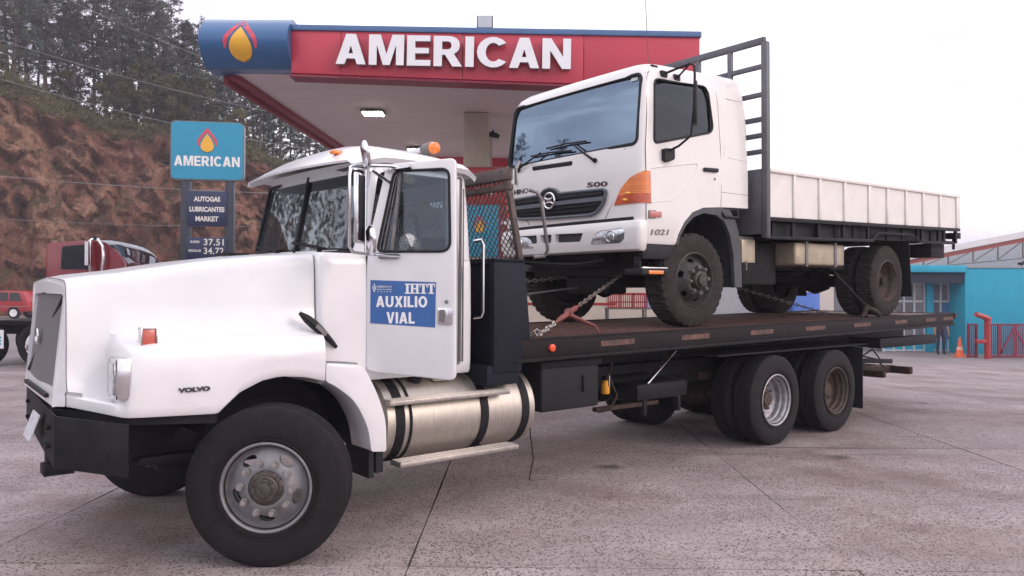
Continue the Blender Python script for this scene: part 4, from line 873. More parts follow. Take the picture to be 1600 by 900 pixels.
# grille: woven mesh, diagonal bar, badge
def mesh_mat():
    m = bpy.data.materials.new('grille_mesh'); m.use_nodes = True; t = m.node_tree; p = t.nodes['Principled BSDF']; K = t.links.new
    tcn = t.nodes.new('ShaderNodeTexCoord'); w1 = t.nodes.new('ShaderNodeTexChecker'); w1.inputs['Scale'].default_value = 130; K(tcn.outputs['Object'], w1.inputs['Vector'])
    w1.inputs['Color1'].default_value = (.30, .29, .30, 1); w1.inputs['Color2'].default_value = (.12, .12, .125, 1); K(w1.outputs[0], p.inputs['Base Color']); p.inputs['Roughness'].default_value = .5; p.inputs['Metallic'].default_value = .4
    bp = t.nodes.new('ShaderNodeBump'); bp.inputs['Distance'].default_value = .004; K(w1.outputs['Fac'], bp.inputs['Height']); K(bp.outputs[0], p.inputs['Normal']); return m
b = MB(); vv = [.5+1.3*i/8 for i in range(9)]; hh = [1.16+.585*i/6 for i in range(7)]
b.grid([[(nose_u(v, h)+.022, v, h) for v in vv] for h in hh]); b.grid([[(nose_u(v, h)+.03, v, h) for v in vv] for h in hh])
gr = b.build('grille', mesh_mat(), tow)
b = MB(); b.bar((nose_u(.55,1.72)+.012, .55, 1.72), (nose_u(1.75,1.18)+.012, 1.75, 1.18), .022, .012, (1,0,0)); b.build('diagonal_bar', M_plastic, gr)
b = MB(); b.lathe([(0,-.004),(.05,-.004),(.055,.002),(.05,.01)], (0,0,0), 24); q = b.build('badge', M_chrome, gr, off=(0,0,0)); q.location = (nose_u(1.2,1.45)-BASE[0], 1.2-BASE[1], 1.45-BASE[2]); q.rotation_euler = (0,0,R(90))
b = MB(); b.bar((nose_u(.62,1.11)+.002, .62, 1.106), (nose_u(1.65,1.11)+.002, 1.65, 1.106), .03, .024); b.build('lower_slot', M_plastic, gr)
# raised seam lines
b = MB(); b.tube([(p[0], p[1]-.001 if p[1] < VC else p[1]+.001, p[2]+.0005) for p in full([(v-.0015, h+.001) for v, h in hood_sec(-1.128)], -1.128)][2:-2], .0028, 5); b.build('hood_seam', mat('seam_grey', (.16,.15,.15), .7), hood)
# bumper
b = MB(); top = lambda v: 1.035
front = [(.20,1.035),(.20,.725),(.95,.80),(1.45,.82),(1.95,.78),(1.95,1.035)]
b.prism(front, lambda a, h, d: (-1.245+d+.03*((a-VC)/.95)**2+.055*max(0, a-.2), a, h), 0, .012)
for s in (0, 1):
    f = (lambda v: v) if s == 0 else mir
    fx = 0 if s == 0 else .17; b.hexa([(-1.215+fx,f(.20+fx*.9),.732),(-.86,f(.015),.655),(-.86,f(.03),.655),(-1.205+fx,f(.215+fx*.9),.732),(-1.215+fx,f(.20+fx*.9),1.032),(-.86,f(.015),.972),(-.86,f(.03),.972),(-1.205+fx,f(.215+fx*.9),1.032)])
b.bx(-1.02, -.9, .3, mir(.3), .96, 1.0)
bump = b.build('bumper', M_black, tow, bevel=.004)
for v in (.34, .40, 1.7):
    for h in (.84, .95):
        b = MB(); b.cyl((-1.246+.055*(v-.2), v, h), (-1.19+.055*(v-.2), v, h), .014, n=6); b.build('bolt', M_black, bump)
b = MB(); pl3 = [(-1.19,.48),(-1.11,.41),(-.88,.11),(-.33,.07),(-.33,mir(.07)),(-.80,mir(.11)),(-1.0,mir(.40)),(-1.08,mir(.48))]; b.prism(pl3, lambda a, v, d: (a, v, d-.07*max(0, a+1.15)), .975, 1.04); b.build('under_hood_shade', M_black, tow)  # black slab standing in for the shaded space under the hood
b = MB(); b.hexa([(-1.285,.62,.83),(-1.278,.92,.83),(-1.271,.92,.83),(-1.278,.62,.83),(-1.232,.62,.985),(-1.225,.92,.985),(-1.218,.92,.985),(-1.225,.62,.985)])
pl = b.build('licence_plate', mat('plate_white', (.62, .64, .66), .35, var=.2, scale=30, col2=(.12,.13,.15), thr=.60), bump)

b = MB(); b.bx(-1.22, -1.05, .52, .66, .62, .69); b.bx(-1.20, -1.0, .54, .64, .67, .8); b.build('tow_hook', M_black, bump, bevel=.008)
# fender kit
b = MB(); b.bx(-.925, -.83, .028, .25, 1.115, 1.362)
hl = b.build('headlight', M_chrome, tow, bevel=.014)
b = MB(); b.bx(-.936, -.92, .056, .225, 1.142, 1.335); b.build('lens', M_lens, hl, bevel=.006)
hl2 = hl.copy(); C.objects.link(hl2); hl2.location.y = 0;
hl2.scale = (1, -1, 1); OFF[hl2.name] = BASE
b = MB(); b.hexa([(-.772,.085,1.41),(-.695,.085,1.405),(-.695,.145,1.45),(-.772,.145,1.45),(-.772,.085,1.535),(-.695,.085,1.53),(-.695,.145,1.53),(-.772,.145,1.535)])
mk = b.build('marker_light', mat('marker_lens_red', (.50, .10, .065), .25, var=.1, coat=.6), tow, bevel=.006)
b = MB(); b.bx(-.782, -.685, .08, .15, 1.527, 1.541); b.bx(-.782, -.774, .078, .15, 1.4, 1.54); b.bx(-.694, -.686, .078, .15, 1.4, 1.54); b.bx(-.782, -.686, .078, .15, 1.398, 1.41); b.build('marker_bezel', M_chrome, mk, bevel=.002)
t = text('maker_lettering', 'VOLVO', .06, M_dark, tow, (-.49, .005, 1.152), (1,0,0), (0,0,1), extrude=.006, bold=.0022); fit(t, .19, .03)
b = MB(); P0, P1 = Vector((.245, .118, 1.615)), Vector((.525, .12, 1.365)); path = [P0.lerp(P1, t/6)+Vector((0, -.035*math.sin(math.pi*t/6), 0)) for t in range(7)]
b.tube(path, [.012, .03, .034, .03, .024, .02, .014], 8); hlh = b.build('hood_latch', M_plastic, tow)
b = MB(); b.bar(P0.lerp(P1, .35)+Vector((0,-.064,0)), P0.lerp(P1, .62)+Vector((0,-.062,0)), .03, .008, (0,1,0)); b.build('latch_pull', M_galv, hlh)
b = MB(); b.bx(.05, .24, 1.05, 1.25, 2.045, 2.062); b.build('hood_vent', M_plastic, tow)
# inner wheel housing (dark)
arch = [(-.40,.84),(-.36,.98),(-.29,1.04),(-.2,1.12),(-.055,1.19),(.08,1.21),(.25,1.19),(.4,1.15),(.55,1.06),(.67,.94),(.75,.78),(.77,.6)]
for s in (0, 1):
    f = (lambda v: v) if s == 0 else mir
    b = MB(); b.grid([[(u, f(.09), h) for u, h in arch], [(u, f(.75), h) for u, h in arch]]); b.add([(u, f(.74), h) for u, h in arch]+[(.77, f(.74), .9), (-.4, f(.74), .84)], [list(range(len(arch)+2))])
    b.build('wheel_housing', M_plastic, tow)
# ---- fender tail behind the arch, running down to the tank
outer = [(.40,1.262),(.69,1.23),(.753,1.12),(.80,1.03),(.844,.921),(.872,.83),(.882,.738),(.882,.60),(.872,.588),(.768,.60),(.757,.613)]
inner = [(.733,.778),(.655,.929),(.60,1.0),(.539,1.048),(.47,1.10),(.40,1.135)]
poly = rounded(outer+inner, [.02]+[.08]*6+[.03,.03,.03,.03]+[.08]*5+[.02], 4)
for s in (0, 1):
    f = (lambda v: v) if s == 0 else mir
    b = MB(); b.prism(poly, lambda a, h, d: (a, f(.02+d), h), 0, .30); b.build('fender_tail', M_white, tow, bevel=.006, seg=2)
b = MB(); b.bx(.84, .90, .10, .42, .42, .80); b.hexa([(.76,.06,.40),(.80,.06,.40),(.80,.42,.40),(.76,.42,.40),(.76,.06,.72),(.80,.06,.72),(.80,.42,.72),(.76,.42,.72)]); b.build('splash_flap', M_plastic, tow)
b = MB(); b.tube([(.40,.128,1.268),(.55,.126,1.256),(.70,.128,1.238)], .004, 5); b.build('cowl_seam', mat('seam_grey', (.16,.15,.15), .7), tow)
# ---- cab shell
LEAN = .022
def ring(h, uf, ur, v0, rad, bow=.0, n=5):
    p = rounded([(uf, v0), (ur, v0), (ur, mir(v0)), (uf, mir(v0))], rad, n)
    # extra points on the long sides
    out = []
    for i in range(len(p)):
        a, c = p[i], p[(i+1) % len(p)]; out.append(a)
        L_ = math.hypot(c[0]-a[0], c[1]-a[1])
        if L_ > .3:
            k = 6
            for j in range(1, k): out.append((a[0]+(c[0]-a[0])*j/k, a[1]+(c[1]-a[1])*j/k))
    return [(u-bow*(1-((v-VC)/1.02)**2)*(1 if u < uf+.12 else 0), v, h+LEAN*(v-.14)*(1 if h > 2.02 else 0)) for u, v in out]
b = MB(); b.loft([ring(h, uf, 1.755, v0, .05) for h, uf, v0 in ((1.105,.42,.165),(1.125,.41,.148),(1.2,.405,.14),(1.6,.405,.135),(1.96,.405,.14),(2.015,.408,.15),(2.043,.425,.175))])
cabl = b.build('cab_body', M_white, tow)
b = MB(); b.loft([ring(h, uf, ur, v0, .07, bow) for h, uf, ur, v0, bow in ((2.02,.70,1.755,.145,.05),(2.2,.735,1.75,.155,.05),(2.45,.785,1.745,.172,.05),(2.70,.835,1.735,.195,.05),(2.76,.85,1.73,.21,.05))])
cabu = b.build('cab_upper', M_white, tow)
def cutter(poly, fn, d0, d1):
    b = MB(); b.prism(poly, fn, d0, d1); o = b.build('cut', M_dark, None, off=BASE); o.parent = tow; return o
opening = rounded([(.79,1.17),(1.585,1.17),(1.60,2.68),(.905,2.68),(.775,2.06)], [.12,.1,.1,.08,.02], 5)
fside = lambda a, h, d: (a, d, h)
ff = lambda a, h, d: (d, a, h)
cutby(cabl, [cutter(opening, fside, -.2, .3)], solid=.045)
wins = [cutter(opening, fside, -.2, .4), cutter(rounded([(.215,2.075),(2.085,2.11),(2.03,2.70),(.265,2.665)], .05, 5), ff, .4, 1.05),
        cutter(rounded([(.5,2.12),(1.8,2.12),(1.8,2.56),(.5,2.56)], .08, 4), ff, 1.5, 1.9), cutter(rounded([(.92,2.10),(1.55,2.10),(1.55,2.62),(1.0,2.62)], .05, 4), fside, 1.9, 2.4)]
cutby(cabu, wins, solid=.04)
# cowl top and inner lining
b = MB(); b.bx(.45, 1.70, .2, mir(.2), 1.14, 1.19); b.bx(.72, .76, .2, mir(.2), 1.2, 2.0); b.bx(1.66, 1.70, .22, mir(.22), 1.2, 2.1); b.build('cab_floor', M_darkint, tow)
b = MB(); b.prism([(.70,2.0),(.70,2.05),(.95,2.07),(1.06,2.0),(1.08,1.75),(.74,1.7)], fside, .25, mir(.25)); b.build('dashboard', M_darkint, tow, bevel=.02)
for v0 in (.34, 1.35):
    b = MB(); b.bx(1.08, 1.58, v0, v0+.52, 1.45, 1.60); b.hexa([(1.48,v0,1.55),(1.62,v0,1.55),(1.62,v0+.52,1.55),(1.48,v0+.52,1.55),(1.56,v0+.03,2.22),(1.66,v0+.03,2.22),(1.66,v0+.49,2.22),(1.56,v0+.49,2.22)]); b.bx(1.15,1.5,v0+.1,v0+.42,1.19,1.45)
    b.build('seat', M_grayint, tow, bevel=.03, seg=3)
b = MB(); cc = Vector((1.05,.62,1.98)); b.tube([cc+Vector((.1*math.cos(a), .22*math.sin(a), .2*math.cos(a))) for a in [i*math.pi/10 for i in range(20)]], .014, 6, closed=True); b.cyl(cc, cc+Vector((-.2,0,-.1)), .02, n=8); b.bar(cc+Vector((0,-.2,0)), cc+Vector((0,.2,0)), .03, .015); b.build('steering_wheel', M_plastic, tow)
# windscreen: two panes and a centre bar
wu = lambda v, h: .70+(h-LEAN*(v-.14)-2.02)*.198-.05*(1-((v-VC)/1.02)**2)+.02
for (va, vb_) in ((.195, VC-.012), (VC+.012, mir(.195))):
    b = MB(); b.grid([[(wu(v, h), v, h+LEAN*(v-.14)) for v in [va+(vb_-va)*i/6 for i in range(7)]] for h in (2.06, 2.25, 2.45, 2.69)])
    b.build('windscreen', M_wind, tow)
b = MB(); b.bar((wu(VC,2.06)-.012, VC, 2.06), (wu(VC,2.72)-.012, VC, 2.72), .03, .03, (1,0,0)); b.build('windscreen_divider', M_plastic, tow)
loop = rounded([(.215,2.072),(2.085,2.072),(2.03,2.672),(.265,2.672)], .05, 5)
b = MB(); b.tube([(wu(v, h)-.016, v, h+LEAN*(v-.14)) for v, h in loop], .016, 6, closed=True); b.build('windscreen_seal', M_plastic, tow)
b = MB(); b.grid([[(.50, v, 2.046+.004*(k)) for v in [.30+1.7*i/8 for i in range(9)]] for k in (0, 1)]); b.bx(.60, .70, .22, mir(.22), 2.035, 2.066); b.build('cowl_grille', M_plastic, tow)
for v0 in (.62, 1.42):
    b = MB(); b.cyl((.635, v0, 2.05), (.625, v0, 2.10), .02, n=8); b.tube([(.62, v0, 2.095), (.665, v0+.18, 2.12), (.685, v0+.42, 2.16)], .008, 5); b.bar((.652, v0+.05, 2.11), (.672, v0+.60, 2.17), .012, .02); b.build('wiper', M_plastic, tow)
b = MB(); b.grid([[(1.735, v, h) for v in (.5, 1.8)] for h in (2.12, 2.56)]); b.build('rear_window', M_glass, tow)
b = MB(); b.grid([[(u, mir(.185), h) for u in (.9, 1.56)] for h in (2.1, 2.63)]); b.build('far_window', M_glass, tow)
# door frame seal and jamb
b = MB(); b.tube([(u, .125, h) for u, h in rounded([(1.56,1.19),(1.612,1.19),(1.622,2.68),(1.59,2.69)], .02, 3)], .012, 5); b.build('jamb_seal', M_galv, tow)
b = MB(); b.bx(1.545, 1.60, .16, .24, 1.19, 2.66); b.build('door_jamb', M_white, tow, bevel=.01)
b = MB(); b.bx(1.54, 1.555, .155, .185, 1.76, 1.86); b.build('door_striker', M_galv, tow, bevel=.003)
b = MB(); b.tube([(1.758,.13,2.18),(1.80,.085,2.19),(1.815,.075,2.15),(1.815,.075,1.60),(1.80,.08,1.56),(1.76,.13,1.55)], .016, 8); b.build('grab_handle', M_chrome, tow)
b = MB(); b.tube([(.05+1.6,.13,1.2),(1.652,.128,2.6)], .006, 5); b.build('pillar_seam', M_galv, tow)
# roof with visor
def roof_h(u, v):
    w = min(1, abs(v-VC)/1.02); e = 1-w**3.2
    prof = interp(u, [(.54,.0),(.62,.05),(.75,.115),(.9,.165),(1.05,.185),(1.3,.18),(1.55,.15),(1.7,.10),(1.78,.02)])
    return 2.725+LEAN*(v-.14)+.04*sm(.54,.95,u)*sm(1.8,1.7,u)+prof*(.22+.78*e)-.03*sm(.95,1,w)
vs_ = [.125,.13,.15,.18,.23,.3,.4,.55,.75,.95,1.15]; vs_ = vs_+[mir(v) for v in vs_[-2::-1]]
us_ = [.545,.555,.58,.62,.68,.75,.82,.9,1.0,1.1,1.25,1.4,1.5,1.6,1.68,1.73,1.765,1.78]
def front_u(u, v): return u+(.10*(abs(v-VC)/1.02)**2.2)*max(0, (.95-u)/.4)
b = MB(); G = [[(front_u(u, v), v, roof_h(u, v)) for v in vs_] for u in us_]
Gb = [[(front_u(u, v)+(.012 if u < .6 else 0), min(max(v, .15), mir(.15)), roof_h(u, v)-(.014 if u < .8 else .035)) for v in vs_] for u in us_]
b.grid(G); b.grid(Gb)
edge = [(i, 0) for i in range(len(us_))]+[(len(us_)-1, j) for j in range(1, len(vs_))]+[(i, len(vs_)-1) for i in range(len(us_)-2, -1, -1)]+[(0, j) for j in range(len(vs_)-2, 0, -1)]
b.grid([[G[i][j] for i, j in edge], [Gb[i][j] for i, j in edge]], True)
rf = b.build('roof', M_white, tow, ang=50)
b = MB(); b.bx(.80, 1.72, .22, mir(.22), 2.70, 2.73); b.build('headliner', M_grayint, tow)
for v in (.52,):
    b = MB(); z = roof_h(.72, v); b.bx(.68, .76, v-.035, v+.035, z-.01, z+.02); b.build('roof_marker', M_orange, rf, bevel=.008)
b = MB(); z = roof_h(1.58, .9); b.bar((1.60,.62,2.985), (1.60,1.45,2.995), .05, .035); b.cyl((1.60,.8,2.85),(1.60,.8,2.98),.012,n=6); b.cyl((1.60,1.35,2.86),(1.60,1.35,2.98),.012,n=6)
lb = b.build('light_bar', M_letter, tow, bevel=.008)
b = MB(); b.cyl((1.60,.62,2.975),(1.60,.50,2.975),.056,.06,16); b.build('beacon_housing', M_galv, lb, bevel=.006)
b = MB(); b.lathe([(.05,0),(.052,-.02),(.045,-.045),(.025,-.06),(.0,-.064)], (1.60,.50,2.975), 20); b.build('beacon_lens', M_orange, lb)
# ---- driver door, swung open
PH = R(50); DH = (.785, .115)
def dp(s, n, h): return (DH[0]+s*math.cos(PH)-n*math.sin(PH), DH[1]-s*math.sin(PH)-n*math.cos(PH), h)
dfn = lambda a, h, d: dp(a, d, h)
dout = rounded([(-.02,1.185),(.045,1.168),(.66,1.118),(.655,2.735),(.13,2.70),(-.022,2.08)], [.07,.2,.06,.05,.05,.2], 6)
b = MB(); b.prism(dout, dfn, -.05, .0); door = b.build('door', M_white, tow, bevel=.012, seg=3)
dwin = rounded([(.062,2.058),(.618,2.055),(.605,2.655),(.192,2.645)], [.05,.08,.06,.05], 5)
cutby(door, [cutter(dwin, dfn, -.2, .2)])
b = MB(); b.prism(rounded([(.03,1.24),(.6,1.2),(.6,2.02),(.03,2.04)], .05), dfn, -.075, -.05); b.build('door_lining', M_grayint, door)
b = MB(); b.tube([dp(s, .002, h) for s, h in dwin], .011, 6, closed=True); b.build('window_seal', M_plastic, door)
b = MB(); b.prism(rounded([(.066,2.06),(.612,2.06),(.60,2.65),(.196,2.64)], .05), dfn, -.03, -.026); b.build('window', M_glass, door)
b = MB(); b.bar(dp(.172,-.02,2.06), dp(.235,-.02,2.65), .022, .03, dp(0,1,0) if 0 else (-.766,-.643,0)); b.tube([dp(.105,-.012,2.07), dp(.215,-.012,2.63)], .006, 5); b.build('quarter_bar', M_galv, door)
b = MB(); b.prism(rounded([(.075,2.005),(.235,2.005),(.235,2.04),(.075,2.04)], .012), dfn, 0, .022); b.build('mirror_foot', M_galv, door, bevel=.004)
b = MB(); b.prism(rounded([(.525,1.525),(.638,1.522),(.640,1.648),(.525,1.650)], .02), dfn, .0, .012); hd = b.build('door_handle', M_chrome, door, bevel=.004)
b = MB(); b.prism(rounded([(.538,1.545),(.60,1.543),(.60,1.632),(.538,1.634)], .012), dfn, .012, .014); b.build('handle_recess', M_galv, hd)
b = MB(); b.prism(rounded([(.585,1.54),(.615,1.54),(.615,1.635),(.585,1.635)], .008), dfn, .012, .028); b.build('handle_grip', M_chrome, hd, bevel=.004)
b = MB(); b.cyl(dp(.592,0,1.69), dp(.592,.012,1.69), .014, n=12); b.build('door_lock', M_galv, door)
b = MB(); b.prism([(.012,1.530),(.506,1.504),(.512,1.833),(.012,1.848)], dfn, .0, .003); stk = b.build('door_sign', mat('sign_blue_vinyl', (.035, .12, .34), .35, var=.06), door)
xd = (math.cos(PH), -math.sin(PH), 0); M_vinyl = mat('white_vinyl', (.80, .80, .80), .4, var=.02)
block_text('sign_lettering', 'AUXILIO', .39, .083, .001, M_vinyl, stk, dp(.252,.0045,1.690), xd, (0,0,1), .12)
block_text('sign_lettering', 'VIAL', .215, .083, .001, M_vinyl, stk, dp(.245,.0045,1.572), xd, (0,0,1), .12)
b = MB()   # serif capitals IHTT
def slab_letter(kind, s0, w, h0, h1):
    t_ = .012; q = lambda a0, a1, z0, z1: b.prism([(a0,z0),(a1,z0),(a1,z1),(a0,z1)], dfn, .003, .0055)
    if kind == 'I': q(s0+w/2-.009, s0+w/2+.009, h0, h1); q(s0, s0+w, h0, h0+t_*.8); q(s0, s0+w, h1-t_*.8, h1)
    if kind == 'H':
        for c in (s0+w*.22, s0+w*.78): q(c-.009, c+.009, h0, h1); q(c-.018, c+.018, h0, h0+t_*.7); q(c-.018, c+.018, h1-t_*.7, h1)
        q(s0+w*.22, s0+w*.78, (h0+h1)/2-.004, (h0+h1)/2+.005)
    if kind == 'T': q(s0+w/2-.009, s0+w/2+.009, h0, h1); q(s0, s0+w, h1-t_*.8, h1); q(s0, s0+.006, h1-.026, h1); q(s0+w-.006, s0+w, h1-.026, h1); q(s0+w/2-.02, s0+w/2+.02, h0, h0+t_*.7)
for kd, s0, w in (('I',.278,.036),('H',.318,.068),('T',.390,.056),('T',.449,.056)): slab_letter(kd, s0, w, 1.748, 1.822)
b.build('sign_lettering', M_vinyl, stk)
t = text('sign_lettering', 'GOBIERNO DE LA', .02, M_vinyl, stk, dp(.12,.0042,1.800), xd, (0,0,1), extrude=.0006); fit(t, .115, .014)
t = text('sign_lettering', 'REPUBLICA DE HONDURAS', .02, M_vinyl, stk, dp(.12,.0042,1.779), xd, (0,0,1), extrude=.0006); fit(t, .115, .009)
b = MB()
for i in range(5):
    c = (.072+.024*i, 1.762); st = []
    for k in range(10):
        a = math.pi/2+k*math.pi/5; r_ = .0055 if k % 2 == 0 else .0024; st.append((c[0]+r_*math.cos(a), c[1]+r_*math.sin(a)))
    b.prism(st, dfn, .003, .0042)
b.build('sign_stars', M_vinyl, stk)
b = MB(); b.tube([dp(.042+.012*math.cos(a), .004, 1.793+.018*math.sin(a)) for a in [i*math.pi/8 for i in range(16)]], .0022, 4, closed=True); b.prism([(.034,1.786),(.05,1.786),(.042,1.803)], dfn, .003, .0042); b.prism([(.036,1.762),(.048,1.762),(.045,1.774),(.039,1.774)], dfn, .003, .0042); b.tube([dp(.042,.004,1.81), dp(.042,.004,1.826)], .002, 4); b.build('sign_crest', M_vinyl, stk)
# ---- mirrors on the door
b = MB(); N = .43
b.tube([dp(.28,.0,2.66), dp(.20,.12,2.665), dp(.06,N-.03,2.63), dp(.035,N+.02,2.61), dp(.035,N+.03,2.55), dp(.035,N+.03,2.07), dp(.05,N,2.03), dp(.12,N-.1,2.022), dp(.24,.02,2.022)], .0115, 8)
b.tube([dp(.12,N-.05,2.60), dp(.12,N-.05,2.03)], .009, 6); b.tube([dp(.035,N+.03,2.60), dp(.12,N-.05,2.60)], .008, 6)
b.tube([dp(.16,.0,2.56), dp(.11,N*.6,2.62)], .014, 6)
b.prism(rounded([(.13,2.64),(.33,2.66),(.33,2.69),(.13,2.68)], .01), dfn, 0, .08)
mir_ = b.build('mirror_bracket', M_chrome, tow, ang=50)
b = MB()
def mbox(s0, s1, n0, n1, h0, h1, nm, m, par, bv):
    b = MB(); b.hexa([dp(s0,n0,h0), dp(s1,n0,h0), dp(s1,n1,h0), dp(s0,n1,h0), dp(s0,n0,h1), dp(s1,n0,h1), dp(s1,n1,h1), dp(s0,n1,h1)]); return b.build(nm, m, par, bevel=bv)
mbox(.065, .10, N-.12, N+.045, 2.09, 2.575, 'mirror_housing', M_chrome, mir_, .012); mbox(.098, .104, N-.105, N+.03, 2.11, 2.555, 'mirror_glass', M_plastic, mir_, .002)
def roundmirror(c, r_, d):
    z = Vector(d).normalized(); x = z.cross(Vector((0,0,1))).normalized(); y = z.cross(x)
    b = MB(); rings = []
    for rr, zz in ((.001,-.03),(r_*.6,-.026),(r_*.92,-.012),(r_,0),(r_,.012),(r_*.93,.014)): rings.append([Vector(c)+x*rr*math.cos(a)+y*rr*math.sin(a)+z*zz for a in [i*math.pi/10 for i in range(20)]])
    rings.append([Vector(c)+x*.001*math.cos(i)+y*.001*math.sin(i)+z*.03 for i in range(20)]); b.grid(rings, True); return b.build('round_mirror', M_chrome, mir_, ang=50)
roundmirror(dp(.16,N-.04,2.115), .108, (.876,-.25,.10)); roundmirror(dp(.13,N-.02,2.70), .095, (.876,-.33,.2))
b = MB(); b.tube([dp(.12,N-.03,2.62), dp(.12,N-.03,2.70), dp(.11,N-.02,2.79)], .01, 6); b.build('mirror_arm', M_chrome, mir_)
# ---- wheels
def rim_front(name, Rr, m, parent, nholes=5, lugs=10):
    """steel disc wheel: flange, barrel, dished disc with hand holes"""
    b = MB(); b.lathe([(Rr+.012,.022),(Rr+.014,.010),(Rr+.006,.006),(Rr-.004,.012),(Rr-.010,.03),(Rr-.022,.055),(Rr-.03,.075),(Rr-.055,.062),(Rr-.085,.048),(Rr-.115,.030),(Rr-.135,.018),(.115,.014),(.10,.018),(.10,.06),(Rr-.05,.10),(Rr-.015,.11),(Rr-.015,.24),(Rr+.012,.26)], (0,0,0), 72)
    o = b.build(name, m, parent, off=(0,0,0), ang=30)
    cs = []
    for k in range(nholes):
        a = R(-5)+2*math.pi*k/nholes; rr = Rr-.075; b2 = MB()
        path = [(rr*math.cos(a), -.05, rr*math.sin(a)), (rr*math.cos(a)*.97, .2, rr*math.sin(a)*.97)]
        t_ = Vector((-math.sin(a), 0, math.cos(a))); n_ = Vector((math.cos(a), 0, math.sin(a)))
        rings = [[Vector(p)+t_*.052*math.cos(q)+n_*.029*math.sin(q) for q in [i*math.pi/10 for i in range(20)]] for p in path]
        b2.loft(rings); c = b2.build('cut', m, None); c.parent = parent; cs.append(c)
    cutby(o, cs, ang=30)
    for k in range(lugs):
        a = 2*math.pi*(k+.3)/lugs; rr = .167*Rr/.285; p = Vector((rr*math.cos(a), 0, rr*math.sin(a))); b = MB()
        b.tube([p+Vector((0,.016,0)), p+Vector((0,.007,0)), p+Vector((0,.0065,0)), p+Vector((0,-.026,0)), p+Vector((0,-.0265,0)), p+Vector((0,-.040,0))], [.024,.024,.018,.018,.010,.010], 10)
        b.build('lug_nut', mat('lug_steel', (.36,.34,.33), .4, .7, var=.3, scale=40), o, off=(0,0,0), ang=30)
    b = MB(); b.lathe([(.112,.03),(.112,.008),(.104,.0),(.088,-.004),(.086,-.03),(.078,-.038),(.05,-.04),(.046,-.055),(.03,-.06),(.0,-.058)], (0,0,0), 30)
    for k in range(6):
        a = k*math.pi/3; p = Vector((.068*math.cos(a), -.036, .068*math.sin(a))); b.cyl(p, p+Vector((0,-.012,0)), .008, n=6)
    b.build('hub', mat('greasy_hub', (.085,.07,.066), .5, .6, var=.5, scale=40, col2=(.24,.22,.21), thr=.55), o, off=(0,0,0), ang=30)
    return o
def put(o, p, rz=0, ry=0, flip=False):
    o.location = (p[0]-BASE[0], p[1]-BASE[1], p[2]-BASE[2]); o.rotation_euler = (0, ry, rz+(math.pi if flip else 0))
FR = .512
fw = rim_front('front_wheel', .276, M_steelwheel, tow)
tyre_mesh(FR, .29, .274).build('tyre', M_rubber, fw, off=(0,0,0), ang=32)
put(fw, (-.105, -.17, FR), R(-36), R(14))      # steered to the right
fw2 = copy_tree(fw, tow); put(fw2, (-.035, mir(-.03), FR), R(-36), 0, True)
def dual(name, m, p, side, ry):
    b = MB(); Rr = .288
    b.lathe([(Rr+.012,.022),(Rr+.014,.008),(Rr+.004,.004),(Rr-.006,.012),(Rr-.012,.035),(Rr-.03,.055),(Rr-.034,.10),(Rr-.05,.115),(Rr-.055,.17),(Rr-.09,.195),(Rr-.11,.215),(.16,.222),(.115,.222),(.115,.26)], (0,0,0), 64)
    o = b.build(name, m, tow, off=(0,0,0), ang=30)
    tyre_mesh(.52, .27, .286).build('tyre', M_rubber, o, off=(0,0,0), ang=32)
    b = tyre_mesh(.52, .27, .286); b.v = [(x, y+.31, z) for x, y, z in b.v]; b.build('inner_tyre', M_rubber, o, off=(0,0,0), ang=32)
    b = MB(); b.lathe([(.13,.23),(.125,.17),(.11,.15),(.085,.145),(.08,.12),(.0,.115)], (0,0,0), 24)
    for k in range(10):
        a = 2*math.pi*k/10; q = Vector((.168*math.cos(a), .222, .168*math.sin(a))); b.cyl(q, q+Vector((0,-.03,0)), .018, n=6); b.cyl(q+Vector((0,-.03,0)), q+Vector((0,-.045,0)), .01, n=6)
    b.build('hub', M_steelwheel if m is M_steelwheel else M_rustrim, o, off=(0,0,0), ang=30)
    put(o, p, 0, ry, side); return o
M_rimalu = mat('bright_wheel_rim', (.36,.35,.36), .5, .6, var=.3, scale=14, col2=(.25,.2,.17), thr=.68)
U1, U2 = 6.06, 7.45
d1 = dual('rear_wheel', M_rimalu, (U1, -.01, .52), False, .2); d2 = dual('rear_wheel', M_rustrim, (U2, -.01, .52), False, .7)
for d, u in ((d1, U1), (d2, U2)):
    c = copy_tree(d, tow); put(c, (u, mir(-.01), .52), 0, .4, True)
# ---- chassis
b = MB()
for v0 in (.72, mir(.72)-.09): b.bx(-1.1, 9.2, v0, v0+.09, .72, .98)
for u in (-.9, .9, 2.4, 3.6, 5.2, 6.75, 8.3, 9.1): b.bx(u, u+.1, .75, mir(.75), .74, .95)
b.build('chassis', M_black, tow, bevel=.006)
b = MB()
for u in (U1, U2): b.cyl((u, .45, .52), (u, mir(.45), .52), .09, n=12); b.lathe([(.0,-.25),(.12,-.22),(.19,-.05),(.19,.05),(.12,.22),(0,.25)], (u, VC, .52), 20)
b.cyl((-.03,.25,.50), (-.03,mir(.25),.50), .06, n=10); b.cyl((1.6,VC,.62), (U1-.2,VC,.55), .05, n=10); b.cyl((U1+.2,VC,.55), (U2-.2,VC,.55), .045, n=10)
b.build('axle', M_rust, tow)
for v0 in (.62, mir(.62)-.1):
    b = MB(); b.tube([(U1-.65, v0+.05, .80), (6.75, v0+.05, .62), (U2+.65, v0+.05, .80)], .05, 6); b.bx(6.6, 6.9, v0-.03, v0+.13, .5, .76); b.build('leaf_spring', M_rust, tow)
b = MB(); b.bx(-.7, .7, .45, .55, .62, .68); b.bx(-.7, .7, mir(.55), mir(.45), .62, .68); b.bx(-1.05, -.3, .55, mir(.55), .62, .95); b.bx(-.5, .6, .75, mir(.75), .5, 1.0); b.build('engine_underside', M_black, tow, bevel=.02)
